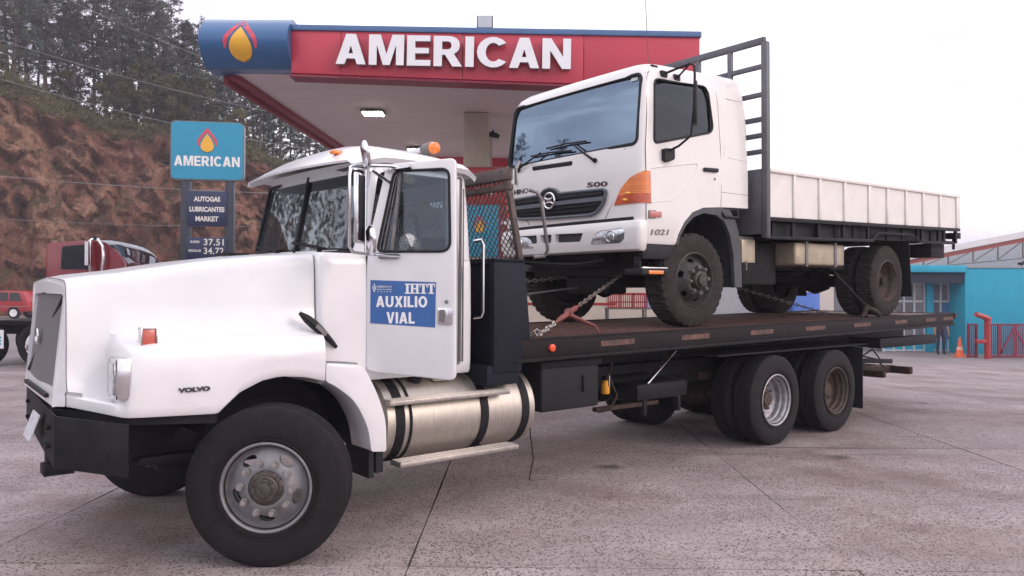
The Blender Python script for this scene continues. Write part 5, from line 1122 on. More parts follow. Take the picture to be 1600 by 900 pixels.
# ---- fuel tank
tc_v, tc_h, tr = .40, .765, .325
b = MB(); b.tube([(.90,tc_v,tc_h),(.905,tc_v,tc_h),(.93,tc_v,tc_h),(2.34,tc_v,tc_h),(2.385,tc_v,tc_h),(2.40,tc_v,tc_h),(2.405,tc_v,tc_h)], [.02,tr*.8,tr,tr,tr-.005,tr*.93,.02], 56)
tank = b.build('fuel_tank', M_alu, tow, ang=25)
for u in (1.00, 1.12, 1.80, 2.24):
    w = .075 if u != 1.12 else .02
    b = MB(); prof = []
    ring_ = lambda r_: [(0, tc_v+r_*math.cos(a), tc_h+r_*math.sin(a)) for a in [i*math.pi/28 for i in range(56)]]
    b.grid([[(u, p[1], p[2]) for p in ring_(tr+.001)], [(u, p[1], p[2]) for p in ring_(tr+.009)], [(u+w, p[1], p[2]) for p in ring_(tr+.009)], [(u+w, p[1], p[2]) for p in ring_(tr+.001)]], True)
    b.build('strap', M_black, tank, ang=40)
def step(u0, u1, v0, v1, h, nm='step'):
    b = MB(); b.bx(u0, u1, v0, v1, h-.035, h); n = 5
    for k in range(n): vv_ = v0+(v1-v0)*(k+.5)/n; b.bx(u0+.01, u1-.01, vv_-.006, vv_+.006, h, h+.006)
    o = b.build(nm, mat('step_alloy', (.46,.43,.40), .42, .9, var=.2, scale=30), tank, bevel=.003)
step(.90, 2.04, -.005, .12, .955); step(.985, 2.13, -.01, .14, .49)
for u in (1.0, 1.80):
    b = MB(); b.bar((u+.04, .06, .94), (u+.04, .10, .86), .06, .01, (0,1,0)); b.bar((u+.04, .06, .46), (u+.04, .25, .50), .06, .02)
    b.build('step_bracket', M_black, tank)
b = MB(); b.cyl((1.28,.27,1.06), (1.28,.25,1.10), .055, n=16); b.cyl((1.28,.25,1.10), (1.28,.245,1.125), .068, n=16); b.build('filler_cap', M_plastic, tank, bevel=.006)
b = MB(); b.hexa([(1.42,.20,1.05),(1.58,.20,1.05),(1.58,.28,1.075),(1.42,.28,1.075),(1.42,.20,1.053),(1.58,.20,1.053),(1.58,.28,1.078),(1.42,.28,1.078)]); b.build('tank_label', mat('faded_label', (.5,.46,.38), .6), tank)
# ---- flatbed deck (rises slightly to the rear)
DK = lambda u: 1.362+.0105*(u-2.08)
D0, D1, DV0, DV1 = 2.08, 11.15, -.02, 2.32
def deck_mat():
    m = mat('deck_plate', (.17,.092,.074), .62, .15, var=.4, scale=2.2, col2=(.07,.05,.046), thr=.54)
    t = m.node_tree; p = t.nodes['Principled BSDF']; K = t.links.new
    tcn = t.nodes.new('ShaderNodeTexCoord'); mpn = t.nodes.new('ShaderNodeMapping'); mpn.inputs['Scale'].default_value = (34, 12, 1); K(tcn.outputs['Object'], mpn.inputs[0])
    v = t.nodes.new('ShaderNodeTexBrick'); v.inputs['Scale'].default_value = 1; v.inputs['Mortar Size'].default_value = .18; v.inputs['Brick Width'].default_value = 1; v.inputs['Row Height'].default_value = 1; v.inputs['Mortar Smooth'].default_value = .5
    K(mpn.outputs[0], v.inputs['Vector']); bp = t.nodes.new('ShaderNodeBump'); bp.inputs['Strength'].default_value = 1; bp.inputs['Distance'].default_value = .012; K(v.outputs['Fac'], bp.inputs['Height']); K(bp.outputs[0], p.inputs['Normal'])
    return m
b = MB(); n = 10
b.grid([[(u, v, DK(u)-.012) for u in [D0+(D1-D0)*i/n for i in range(n+1)]] for v in (DV0+.06, DV1-.06)])
b.grid([[(u, v, DK(u)-.03) for u in [D0+(D1-D0)*i/n for i in range(n+1)]] for v in (DV0+.06, DV1-.06)])
deck = b.build('deck', deck_mat(), tow)
# raised tread bars across the near part of the deck
b = MB()
for i in range(150):
    u = 2.25+i*.052
    for j in range(6):
        v = .10+j*.36+(.08 if i % 2 else 0); b.bx(u, u+.022, v, v+.25, DK(u)-.012, DK(u)-.004)
tag(b.build('tread_bars', deck_mat(), deck, fixn=False), kind='stuff')
def rail(v0, v1, nm):
    b = MB()
    for z0, z1, w0, w1 in ((-.002, .0, 0, 1), ): pass
    def seg(hA, hB, va, vb2): b.hexa([(D0,va,DK(D0)+hA),(D1,va,DK(D1)+hA),(D1,vb2,DK(D1)+hA),(D0,vb2,DK(D0)+hA),(D0,va,DK(D0)+hB),(D1,va,DK(D1)+hB),(D1,vb2,DK(D1)+hB),(D0,vb2,DK(D0)+hB)])
    s = 1 if v1 > v0 else -1
    seg(-.165, .004, v0+s*.02, v0+s*.035); seg(-.012, .006, v0+s*.015, v0+s*.075); seg(-.195, -.165, v0, v0+s*.06)
    return b.build(nm, M_rust_black, deck, bevel=.004)
M_rust_black = mat('worn_black_steel', (.014,.011,.012), .65, .0, var=.4, scale=5, bump=.15, col2=(.05,.03,.026), thr=.60, spec=.2)
rl = rail(DV0, DV0+.1, 'side_rail'); rail(DV1, DV1-.1, 'side_rail')
for i, u in enumerate((3.12, 4.30, 5.52, 6.7, 7.9, 9.1, 10.1, 10.75)):
    b = MB(); w = .46 if i < 5 else .38; h = DK(u)
    b.hexa([(u,DV0+.016,h-.105),(u+w,DV0+.016,h-.10),(u+w,DV0+.022,h-.10),(u,DV0+.022,h-.105),(u,DV0+.016,h-.055),(u+w,DV0+.016,h-.05),(u+w,DV0+.022,h-.05),(u,DV0+.022,h-.055)])
    b.build('reflective_strip', mat('worn_reflective_tape', (.13,.055,.042), .6, var=.6, scale=14, col2=(.035,.026,.026), thr=.46), deck)
b = MB(); b.cyl((2.50,DV0-.01,DK(2.5)-.085), (2.50,DV0+.03,DK(2.5)-.085), .033, n=20); b.build('side_light', mat('orange_red_lens', (.80,.08,.025), .25, coat=.5, emit=.0), deck, bevel=.006)
b = MB(); b.cyl((2.50,DV0+.015,DK(2.5)-.085), (2.50,DV0+.035,DK(2.5)-.085), .045, n=20); b.build('light_ring', M_black, deck)
for u in [D0+.4+i*.62 for i in range(14)]:
    b = MB(); b.bx(u, u+.06, DV0+.06, DV1-.06, DK(u)-.15, DK(u)-.03); b.build('cross_member', M_black, deck)
b = MB()
for v0 in (.66, mir(.66)-.12): b.hexa([(2.1,v0,1.0),(10.9,v0,1.06),(10.9,v0+.12,1.06),(2.1,v0+.12,1.0),(2.1,v0,1.2),(10.9,v0,1.30),(10.9,v0+.12,1.30),(2.1,v0+.12,1.2)])
b.build('sub_frame', M_black, deck, bevel=.006)
b = MB(); b.hexa([(D1,DV0,DK(D1)-.10),(D1+.16,DV0+.02,DK(D1)-.035),(D1+.16,DV1-.02,DK(D1)-.035),(D1,DV1,DK(D1)-.10),(D1,DV0,DK(D1)),(D1+.16,DV0+.02,DK(D1)-.015),(D1+.16,DV1-.02,DK(D1)-.015),(D1,DV1,DK(D1))]); b.build('tail_ramp', M_rust, deck, bevel=.004)
# ---- headboard: boxed panel, raked posts, mesh screen
M_hb = mat('blue_black_steel', (.010,.012,.021), .62, .0, var=.3, scale=6, bump=.08, col2=(.026,.024,.028), thr=.66, spec=.2)
b = MB()
b.prism([(1.86,1.10),(2.16,1.10),(2.16,1.37),(2.255,1.37),(2.185,2.035),(1.86,2.035)], fside, -.012, .05); b.prism([(1.86,1.10),(2.16,1.10),(2.16,1.37),(2.255,1.37),(2.185,2.035),(1.86,2.035)], fside, mir(.05), mir(-.012))
b.bx(1.9, 1.94, .05, mir(.05), 1.12, 2.03); b.hexa([(2.20,.05,1.37),(2.23,.05,1.37),(2.23,mir(.05),1.37),(2.20,mir(.05),1.37),(2.14,.05,2.03),(2.17,.05,2.03),(2.17,mir(.05),2.03),(2.14,mir(.05),2.03)]); b.bx(1.86, 2.19, -.012, mir(-.012), 2.0, 2.04); b.bx(1.80,2.14,0,mir(0),1.0,1.16)
hbp = b.build('headboard', M_hb, tow, bevel=.006)
tp = lambda h: 2.17-(h-2.03)*.21
b = MB()
for v in (.03, .8, mir(.8), mir(.03)): b.bar((tp(2.03), v, 2.03), (tp(2.74), v, 2.74), .045, .05, (1,0,0))
M_post = mat('weathered_steel', (.115,.09,.085), .6, .4, var=.35, scale=10, col2=(.06,.04,.035), thr=.55)
for v in (.03,): pass
b.bar((tp(2.745), -.01, 2.745), (tp(2.745), mir(-.01), 2.745), .075, .10); b.bar((tp(2.64), -.01, 2.64), (tp(2.64), mir(-.01), 2.64), .05, .05)
b.build('screen_frame', M_post, hbp, bevel=.006)
b = MB(); k = 0; sp = .062
v = -1.0
while v < 3.2:
    for sgn in (1, -1):
        a = Vector((0, v, 2.04)); e_ = Vector((0, v+sgn*.66, 2.70));
        def cl(p, q):
            t0, t1 = 0., 1.; d = q.y-p.y
            for lim, s_ in ((.06, 1), (mir(.06), -1)):
                f0 = (p.y-lim)*s_; f1 = (q.y-lim)*s_
                if f0 < 0 and f1 < 0: return None
                if f0 < 0: t0 = max(t0, f0/(f0-f1))
                if f1 < 0: t1 = min(t1, f0/(f0-f1))
            return (p.lerp(q, t0), p.lerp(q, t1)) if t1 > t0 else None
        r_ = cl(a, e_)
        if r_: b.bar((tp(r_[0].z), r_[0].y, r_[0].z), (tp(r_[1].z), r_[1].y, r_[1].z), .007, .006, (1,0,0))
    v += sp
tag(b.build('mesh_screen', M_post, hbp, fixn=False), kind='stuff')
b = MB(); b.tube([(2.20,-.05,2.62),(2.24,-.10,2.60),(2.28,-.11,2.55),(2.36,-.11,2.12),(2.35,-.08,2.07),(2.26,-.04,2.06)], .016, 7); b.tube([(2.10,.0,2.80),(2.08,-.06,2.84),(2.03,-.08,2.78),(2.05,-.06,2.65)], .014, 7); b.build('ladder_loop', M_galv, hbp)
# ---- under the deck
b = MB(); b.bx(2.50, 3.22, .12, .70, .70, 1.13); b.build('toolbox', M_plastic, tow, bevel=.02, seg=3)
b = MB(); b.bx(2.48, 3.24, .10, .14, 1.09, 1.15); b.bx(3.0,3.02,.10,.125,.85,1.0); b.build('toolbox_lid', M_black, tow, bevel=.004)
b = MB(); b.cyl((3.50,.30,.885), (3.50,.30,.77), .042, n=16); b.cyl((3.50,.30,.90),(3.50,.30,.885),.03,n=12); b.build('yellow_canister', mat('yellow_plastic', (.75,.33,.02), .4), tow, bevel=.006)
b = MB(); b.tube([(3.50,.30,.90),(3.53,.26,1.0),(3.6,.3,1.08)], .012, 6); b.tube([(3.55,.30,.95),(3.60,.24,.75),(3.50,.24,.62),(3.40,.3,.60)], .012, 6); b.bx(3.38,4.3,.3,.36,.60,.64); b.build('hose', M_rust, tow)
b = MB(); b.cyl((4.15,.35,.80),(5.0,.55,1.2), .028, n=12); rod = b.build('hydraulic_rod', M_chrome, tow)
b = MB(); b.bx(3.95,4.75,.28,.62,.66,.82); b.bx(4.05,4.1,.28,.34,.5,.7); b.bx(4.6,4.65,.28,.34,.5,.7); b.cyl((4.9,.5,1.15),(5.6,.6,1.25),.06,n=12); b.build('cylinder_mount', M_black, tow, bevel=.006)
b = MB(); b.bx(3.3,3.7,.65,1.6,.62,.95); b.cyl((3.9,.75,.75),(4.6,.75,.75),.14,n=20); b.cyl((4.7,.8,.72),(5.3,.8,.72),.13,n=20); b.build('air_tank', M_black, tow, bevel=.01)
for f_ in ((lambda v: v), mir): b = MB(); b.bx(8.18, 8.195, f_(.02), f_(.62), .22, 1.04); b.build('mud_flap', M_plastic, tow)
b = MB(); b.bx(4.95, 8.3, .02, .7, 1.075, 1.09); b.build('wheel_guard', M_black, tow)
b = MB(); b.bar((3.36,.12,.87),(3.36,.12,.97),.012,.012,(1,0,0)); b.build('box_latch', M_chrome, tow)
# underlift at the tail
b = MB(); b.bar((8.9,VC,.85),(10.3,VC,.52),.2,.16); b.bar((10.2,VC,.5),(11.5,VC,.47),.16,.13); b.bar((10.1,.6,.50),(10.1,mir(.6),.50),.1,.1); b.bar((9.6,VC,1.15),(10.5,VC,.55),.12,.10); b.bar((11.4,.75,.47),(11.4,mir(.75),.47),.12,.12)
ul = b.build('under_lift', M_rust, tow, bevel=.012)
b = MB(); b.bar((9.0,.62,.78),(10.3,.60,.70),.07,.07); b.bx(9.1,9.25,.2,mir(.2),.98,1.12); b.bx(9.0,10.9,.16,.34,.98,1.12); b.build('tail_bar', M_black, tow, bevel=.01)
for v in (.3, mir(.3)): b = MB(); b.bx(10.88, 10.93, v-.09, v+.09, 1.0, 1.1); b.build('tail_lamp', M_red, tow, bevel=.008)
b = MB(); b.tube([(9.2,.7,1.0),(9.4,.6,.82),(9.8,.6,.76),(10.2,.65,.60)], .014, 6); b.tube([(9.2,.8,1.0),(9.5,.75,.75),(9.9,.7,.9),(10.3,.75,.7)], .012, 6); b.build('hydraulic_hose', M_plastic, tow)
b = MB(); b.tube([(2.42,.2,.82),(2.44,.2,.5),(2.46,.18,.30),(2.4,.17,.12)], .006, 5); b.build('hanging_cable', M_plastic, tow)
# ================================================================= CARRIED TRUCK
HBASE = (4.85, 1.36, 1.388); HC_ = 1.36
hino = thing('cargo_truck', 'cream-white cab-over drop-side truck carried on the flatbed', 'truck', wpt(*HBASE), TH, off=HBASE)
hino.rotation_euler = (0, -.011, TH)
def hm(v): return 2*HC_-v
def hring(h, uf, ur, v0, rf, rr, slope=0., bow=.03):
    p = rounded([(uf, v0), (ur, v0), (ur, hm(v0)), (uf, hm(v0))], [rf, rr, rr, rf], 6); out = []
    for i in range(len(p)):
        a, c = p[i], p[(i+1) % len(p)]; out.append(a); L_ = math.hypot(c[0]-a[0], c[1]-a[1])
        if L_ > .3:
            for j in range(1, 10): out.append((a[0]+(c[0]-a[0])*j/10, a[1]+(c[1]-a[1])*j/10))
    return [(u-(bow*(1-((v-HC_)/1.1)**2) if u < uf+.2 else 0), v, h+slope*(u-4.1)) for u, v in out]
LV = [(2.275,4.02,5.89,.265,.10,.06,0),(2.30,4.01,5.895,.252,.10,.06,0),(2.6,3.995,5.90,.248,.10,.06,0),(3.0,3.985,5.90,.247,.11,.06,0),(3.2,3.985,5.90,.249,.11,.06,0),(3.28,4.0,5.90,.252,.085,.06,0),(3.6,4.035,5.895,.266,.08,.07,.0),(3.9,4.075,5.885,.284,.08,.08,.02),(4.03,4.10,5.875,.297,.09,.09,.03),(4.12,4.14,5.86,.325,.14,.10,.045),(4.17,4.21,5.83,.37,.18,.14,.055),(4.20,4.33,5.76,.45,.22,.18,.06),(4.215,4.52,5.6,.60,.25,.2,.06)]
b = MB(); b.loft([hring(*l) for l in LV]); hcab = b.build('cab', M_white2, hino)
def hcut(poly, fn, d0, d1):
    b = MB(); b.prism(poly, fn, d0, d1); o = b.build('cut', M_dark, None, off=HBASE); o.parent = hino; return o
wside = rounded([(4.185,3.315),(5.209,3.559),(5.165,4.075),(4.238,4.0)], [.06,.09,.10,.08], 5)
wfront = rounded([(.325,3.30),(hm(.325),3.30),(hm(.345),4.045),(.345,4.045)], [.07,.07,.08,.08], 5)
archcut = [(4.50,2.0),(4.534,2.291),(4.573,2.39),(4.679,2.529),(4.814,2.637),(5.008,2.70),(5.326,2.724),(5.6,2.735),(6.1,2.747),(6.1,2.0)]
wback = rounded([(.75,3.45),(1.97,3.45),(1.97,3.95),(.75,3.95)], .06, 4)
cutby(hcab, [hcut(archcut, fside, -.3, 3.2)])
cutby(hcab, [hcut(wfront, ff, 3.7, 4.34), hcut(wside, fside, 0, .6), hcut(wside, fside, 2.1, 2.8), hcut(wback, ff, 5.6, 6.2)], solid=.05)
hu = lambda v, h: interp(h, [(2.6,3.995),(3.28,4.0),(3.6,4.035),(3.9,4.075),(4.09,4.13)])-.03*(1-((v-HC_)/1.1)**2)
hv = lambda h: interp(h, [(2.3,.252),(3.2,.249),(3.6,.266),(3.9,.284),(4.09,.322)])
b = MB(); vs2 = [.315+(2.09)*i/12 for i in range(13)]; b.grid([[(hu(v, h)+.022, v, h) for v in vs2] for h in (3.28,3.5,3.7,3.9,4.06)]); b.build('windscreen', M_bluewind, hino)
b = MB(); b.tube([(hu(v, h)+.006, v, h) for v, h in wfront], .022, 6, closed=True); b.build('windscreen_seal', M_plastic, hino)
for side in (0, 1):
    f = (lambda v: v) if side == 0 else hm
    b = MB(); b.grid([[(u, f(hv(h)+.018), h) for u, h in ((4.16+(q-3.3)*.07, q), (5.23-(q-3.3)*.09, q))] for q in (3.28, 3.6, 3.9, 4.09)]); b.build('side_window', glass('tinted_side_glass', (.24,.27,.32), 1.55), hino)
    b = MB(); b.tube([(u, f(hv(h)-.002), h) for u, h in wside], .014, 6, closed=True); b.build('window_seal', M_plastic, hino)
b = MB(); b.grid([[(5.87, v, h) for v in (.74,1.98)] for h in (3.44,3.96)]); b.build('rear_window', M_glass, hino)
b = MB(); b.bx(.9, .9, 0, 0, 0, 0) if 0 else None
b.prism([(4.1,3.22),(4.12,3.33),(4.38,3.30),(4.46,3.15),(4.46,2.8),(4.1,2.8)], fside, .33, hm(.33)); b.build('dashboard', M_darkint, hino, bevel=.02)
for v0 in (.42, 1.0, 1.75):
    b = MB(); b.bx(4.85,5.35,v0,v0+.5,2.85,3.05); b.hexa([(5.28,v0,3.0),(5.42,v0,3.0),(5.42,v0+.5,3.0),(5.28,v0+.5,3.0),(5.4,v0+.04,3.62),(5.5,v0+.04,3.62),(5.5,v0+.46,3.62),(5.4,v0+.46,3.62)]); b.build('seat', M_grayint, hino, bevel=.03)
b = MB(); cc = Vector((4.56,.72,3.36)); b.tube([cc+Vector((.16*math.cos(a), .21*math.sin(a), .12*math.cos(a))) for a in [i*math.pi/10 for i in range(20)]], .015, 6, closed=True); b.cyl(cc, cc+Vector((-.1,0,-.2)), .025, n=8); b.bar(cc+Vector((0,-.2,0)), cc+Vector((0,.2,0)), .03, .015); b.build('steering_wheel', M_plastic, hino)
b = MB(); b.bx(4.2,5.8,.32,hm(.32),2.77,2.8); b.build('cab_floor', M_darkint, hino)
# seams and pressings
def seamline(pts, nm='door_seam', r=.004, m=None, par=None):
    b = MB(); b.tube(pts, r, 5); return b.build(nm, m or mat('seam_shadow_gap', (.12,.11,.105), .8), par or hcab)
sv = lambda u, h: (u, hv(h)-.0005, h)
seamline([sv(4.055,2.31), sv(4.055,2.9), sv(4.05,3.26), sv(4.09,3.6), sv(4.135,4.0), (4.165,.307,4.06), (4.21,.322,4.085), (4.6,.328,4.115), (5.2,.335,4.15), (5.27,.322,4.13), (5.31,.30,4.06), sv(5.325,3.9), sv(5.338,3.4), sv(5.34,2.93), (5.33,.2475,2.73)])
seamline([sv(5.335,2.895), sv(5.86,2.895)]); seamline([sv(5.48,3.30), sv(5.86,3.29)], r=.0045, m=M_white2); seamline([sv(4.13,3.05), sv(4.6,3.13), sv(4.88,3.172), sv(4.905,3.15), sv(4.86,3.06), sv(4.62,2.84), sv(4.45,2.74), sv(4.12,2.70)], 'door_pressing', .007, M_white2)
seamline([sv(5.45,3.97), sv(5.43,3.4), sv(5.40,3.3)], 'pillar_pressing', .007, M_white2)
seamline([(5.50,.285,3.98),(5.80,.29,3.99),(5.85,.29,3.9),sv(5.86,3.6)], 'panel_pressing', .006, M_white2)
b = MB(); b.prism(rounded([(5.007,3.098),(5.262,3.108),(5.262,3.152),(5.007,3.140)], .015), fside, .222, .256); b.build('door_handle', M_plastic, hino, bevel=.006)
b = MB(); b.cyl((5.215,.24,3.03),(5.215,.255,3.03),.014,n=10); b.build('door_lock', M_galv, hino)
for u in (5.56, 5.70): b = MB(); b.cyl((u,.31,4.12),(u,.36,4.12),.012,n=8); b.build('roof_bolt', M_dark, hino)
b = MB(); b.prism(rounded([(4.10,2.542),(4.282,2.552),(4.282,2.612),(4.10,2.608)], .012), fside, .232, .256); q = b.build('side_lamp', mat('pink_grey_lens', (.5,.17,.14), .25, coat=.5), hino, bevel=.006)
b = MB(); b.prism(rounded([(4.085,2.530),(4.20,2.537),(4.20,2.622),(4.085,2.618)], .012), fside, .238, .2555); b.build('lamp_base', M_galv, q, bevel=.003)
t = text('side_lettering', '1021', .1, mat('grey_letter', (.16,.15,.15), .4), hino, (4.266,.2455,2.398), (1,0,.04), (0,0,1), extrude=.002, bold=.002, shear=.2); fit(t, .30, .06)
# front: grille, badge, lettering
fu = lambda v, h, d=0: (hu(v, h)-d, v, h)
gp = rounded([(2.30,2.895),(1.746,2.899),(1.687,2.95),(1.57,2.967),(1.475,2.938),(1.418,2.891),(.749,2.871),(.707,2.852),(.748,2.717),(.848,2.630),(.933,2.61),(1.6,2.625),(2.155,2.653),(2.241,2.708)], [.03,.03,.05,.06,.05,.03,.02,.02,.05,.05,.05,.1,.05,.05], 3)
def plate(poly, d0, d1, nm, m, par, bv=0, fn=None):
    """flat plate that follows the bowed front"""
    b = MB(); n = len(poly); A = [fu(v, h, d0) for v, h in poly]; B = [fu(v, h, d1) for v, h in poly]
    b.add(A+B, [list(range(n)), [n+i for i in range(n)][::-1]]+[[i, (i+1) % n, n+(i+1) % n, n+i] for i in range(n)]); return b.build(nm, m, par, bevel=bv)
M_grd = mat('grille_plastic', (.10,.115,.135), .42, var=.15, scale=20)
gr2 = plate(gp, .0, .030, 'grille', M_plastic, hino, .004)
b = MB(); b.tube([fu(v, h, .032) for v, h in gp], .016, 6, closed=True); b.build('grille_surround', M_grd, gr2)
for (vA, hA, vB, hB, th_) in ((2.2,2.842,.76,2.825,.016),(2.2,2.788,.745,2.772,.044),(2.18,2.735,.80,2.712,.014),(2.16,2.69,.86,2.665,.014)):
    b = MB(); k = 8; pts = [(vA+(vB-vA)*i/k, hA+(hB-hA)*i/k) for i in range(k+1)]
    for (va, ha), (vb2, hb2) in zip(pts, pts[1:]): b.bar(fu(va, ha, .036), fu(vb2, hb2, .036), th_, .02, (1,0,0))
    b.build('slat', M_grd if th_ > .03 else M_plastic, gr2)
b = MB(); ec = Vector(fu(1.56, 2.818, .055))
b.tube([ec+Vector((0, .088*math.cos(a), .088*math.sin(a))) for a in [i*math.pi/16 for i in range(32)]], .015, 8, closed=True)
for sg in (1, -1):   # two curved horns meeting at a waist
    b.tube([ec+Vector((-.004, .085, .045*sg)), ec+Vector((-.004, .03, .018*sg)), ec+Vector((-.004, -.03, .018*sg)), ec+Vector((-.004, -.085, .045*sg))], .010, 6)
b.bar(ec+Vector((-.004,.04,0)), ec+Vector((-.004,-.04,0)), .03, .014, (1,0,0)); b.build('emblem', M_chrome, hino, ang=50)
b = MB(); b.cyl(ec+Vector((.02,0,0)), ec+Vector((.004,0,0)), .085, n=28); b.build('emblem_back', M_plastic, hino)
t = text('maker_lettering', 'HINO', .1, M_dark, hino, fu(2.12, 2.985, .012), (.0,-1,-.02), (0,0,1), extrude=.005, bold=.003); fit(t, .27, .06)
b = MB(); b.tube([fu(2.20+.026*math.cos(a), 3.084+.038*math.sin(a), .008) for a in [i*math.pi/8 for i in range(16)]], .007, 5, closed=True); b.tube([fu(2.20, 3.07, .008), fu(2.20, 3.115, .008)], .008, 5); b.build('crest_badge', M_dark, hino)
t = text('model_lettering', '500', .1, mat('dark_red_letter', (.085,.04,.045), .35), hino, fu(.85, 2.935, .012), (.03,-1,-.05), (0,0,1), extrude=.004, bold=.003); fit(t, .30, .054)
b = MB(); b.tube([fu(v, h, .002) for v, h in ((2.46,3.22),(2.2,3.215),(1.9,3.17),(1.36,3.125),(.9,3.12),(.57,3.10))], .0055, 5); b.build('panel_seam', M_galv, hcab)
for f in ((lambda v: v), hm):
    seamline([fu(f(.567), 3.10, .001), fu(f(.561), 2.88, .001), fu(f(.562), 2.85, .001), fu(f(.74), 2.565, .001)], 'panel_seam')
    seamline([fu(f(.567), 3.10, .001), fu(f(.565), 3.22, .001), fu(f(.46), 3.27, .001)], 'panel_seam')
plate(rounded([(1.91,3.255),(1.226,3.235),(1.226,3.185),(1.897,3.205)], .02), 0, .022, 'pull_handle', M_plastic, hino, .006)
plate(rounded([(1.93,3.285),(1.21,3.262),(1.21,3.24),(1.90,3.262)], .01), 0, .006, 'handle_recess', M_white2, hino, .002)
# corner indicators (wrap round the corner)
def corner_pt(t, h, d, w):
    """point on the near front corner: t=0 on the side, t=1 at width w from the side along the front"""
    rg = hring(2.85, interp(h, [(2.6,3.995),(3.0,3.985)]), 5.9, .2475, .11, .06); n = len(rg)
    # ring order: starts near-front corner arc (front -> side)
    arc = [p for p in rg[:7]][::-1]; pts = [Vector((arc[0][0]+.012, arc[0][1], 0))]+[Vector((p[0], p[1], 0)) for p in arc]+[Vector((hu(v, h), v, 0)) for v in (.42,.5,.58,.66,.72)]
    L_ = [0]
    for a_, c_ in zip(pts, pts[1:]): L_.append(L_[-1]+(c_-a_).length)
    T = t*(w-.2475+.045); T = min(T, L_[-1]-1e-4)
    for i in range(len(pts)-1):
        if T <= L_[i+1]:
            q = (T-L_[i])/max(1e-6, L_[i+1]-L_[i]); p = pts[i].lerp(pts[i+1], q); dr = (pts[i+1]-pts[i]).normalized(); nr = Vector((-dr.y, dr.x, 0))
            nr = nr if nr.x < 0 or (abs(nr.x) < .05 and nr.y < 0) else -nr
            return (p.x+nr.x*d, p.y+nr.y*d, h)
M_ind = mat('ribbed_amber_lens', (.74,.20,.045), .2, var=.25, scale=3, bump=.5, bscale=14, coat=.5, stretch=(.2,.2,6)); M_indlow = mat('red_amber_lens', (.50,.085,.035), .2, var=.3, scale=14, coat=.5)
for f in (0, 1):
    b = MB(); rows = []
    for h in [2.69+.33*i/10 for i in range(11)]:
        v_in = interp(h, [(2.69,.655),(2.857,.562),(2.95,.45),(3.02,.27)])
        rows.append([corner_pt(j/12, h, .012, v_in) for j in range(13)])
    back = [[(p[0]+.03, p[1]+.02, p[2]) for p in r_] for r_ in rows]
    b.grid(rows); b.grid(back, flip=True)
    ed = [(i,0) for i in range(11)]+[(10,j) for j in range(1,13)]+[(i,12) for i in range(9,-1,-1)]+[(0,j) for j in range(11,0,-1)]; b.grid([[rows[i][j] for i, j in ed], [back[i][j] for i, j in ed]], True)
    if f: b.v = [(u, hm(v), h) for u, v, h in b.v]
    il = b.build('indicator_lamp', [M_ind, M_indlow], hino, ang=50)
    for p in il.data.polygons: p.material_index = 1 if p.center.z+HBASE[2] < 2.775 else 0
    for q in ((.46, 2.80), (.50, 2.735)):
        p = corner_pt((q[0]-.2475+.045)/(.6-.2475+.045), q[1], .016, .6); b = MB(); b.tube([(p[0], (p[1] if not f else hm(p[1]))-.035, p[2]-.004), (p[0]-.006, p[1] if not f else hm(p[1]), p[2]), (p[0], (p[1] if not f else hm(p[1]))+.035, p[2]+.006)], [.006,.016,.006], 8); b.build('bulb', mat('amber_bulb', (.95,.50,.05), .25, coat=.5), il)
# black gap strip and bumper
b = MB(); vv3 = [.36+2.0*i/10 for i in range(11)]; b.grid([[(hu(v, 2.53)-.004, v, h) for v in vv3] for h in (2.49,2.555)]); b.grid([[(hu(v, 2.53)+.02, v, h) for v in vv3] for h in (2.49,2.555)]); b.build('front_gap', M_plastic, hino)
def bring(h, uf, v0):
    p = rounded([(4.055, v0), (uf, v0), (uf, hm(v0)), (4.055, hm(v0)), (4.05, hm(v0)-.06), (uf+.07, hm(v0)-.08), (uf+.07, v0+.08), (4.05, v0+.06)], [.01,.09,.09,.01,.01,.03,.03,.01], 5); out = []
    for i in range(len(p)):
        a, c = p[i], p[(i+1) % len(p)]; out.append(a); L_ = math.hypot(c[0]-a[0], c[1]-a[1])
        if L_ > .5:
            for j in range(1, 12): out.append((a[0]+(c[0]-a[0])*j/12, a[1]+(c[1]-a[1])*j/12))
    return [(u-(.03*(1-((v-HC_)/1.1)**2)), v, h) for u, v in out]
b = MB(); b.loft([bring(h, uf, v0) for h, uf, v0 in ((2.20,3.975,.27),(2.22,3.945,.25),(2.30,3.925,.236),(2.42,3.92,.232),(2.49,3.925,.234),(2.515,3.945,.245))]); bum = b.build('bumper', M_white2, hino, ang=40)
bfn = lambda v, h, d: (d, v, h)
ops = [[(2.075,2.44),(1.76,2.435),(1.76,2.34),(2.04,2.345)], [(1.70,2.434),(1.50,2.43),(1.515,2.335),(1.68,2.338)], [(1.44,2.43),(1.0,2.418),(1.05,2.325),(1.44,2.332)]]
hlp = [(.899,2.285),(.849,2.381),(.765,2.424),(.443,2.440),(.418,2.415),(.427,2.322),(.489,2.284)]
cs = [hcut(rounded(p, .02, 3), bfn, 3.7, 4.015) for p in ops+[hlp, [(hm(v), h) for v, h in hlp]]]
cutby(bum, cs, ang=40)
b = MB(); b.bx(3.945, 3.96, .95, 2.12, 2.29, 2.46); b.build('bumper_shade_plate', M_dark, bum)  # plain dark plate added behind the openings in place of their shade
bu = lambda v: 3.922-.03*(1-((v-HC_)/1.1)**2)
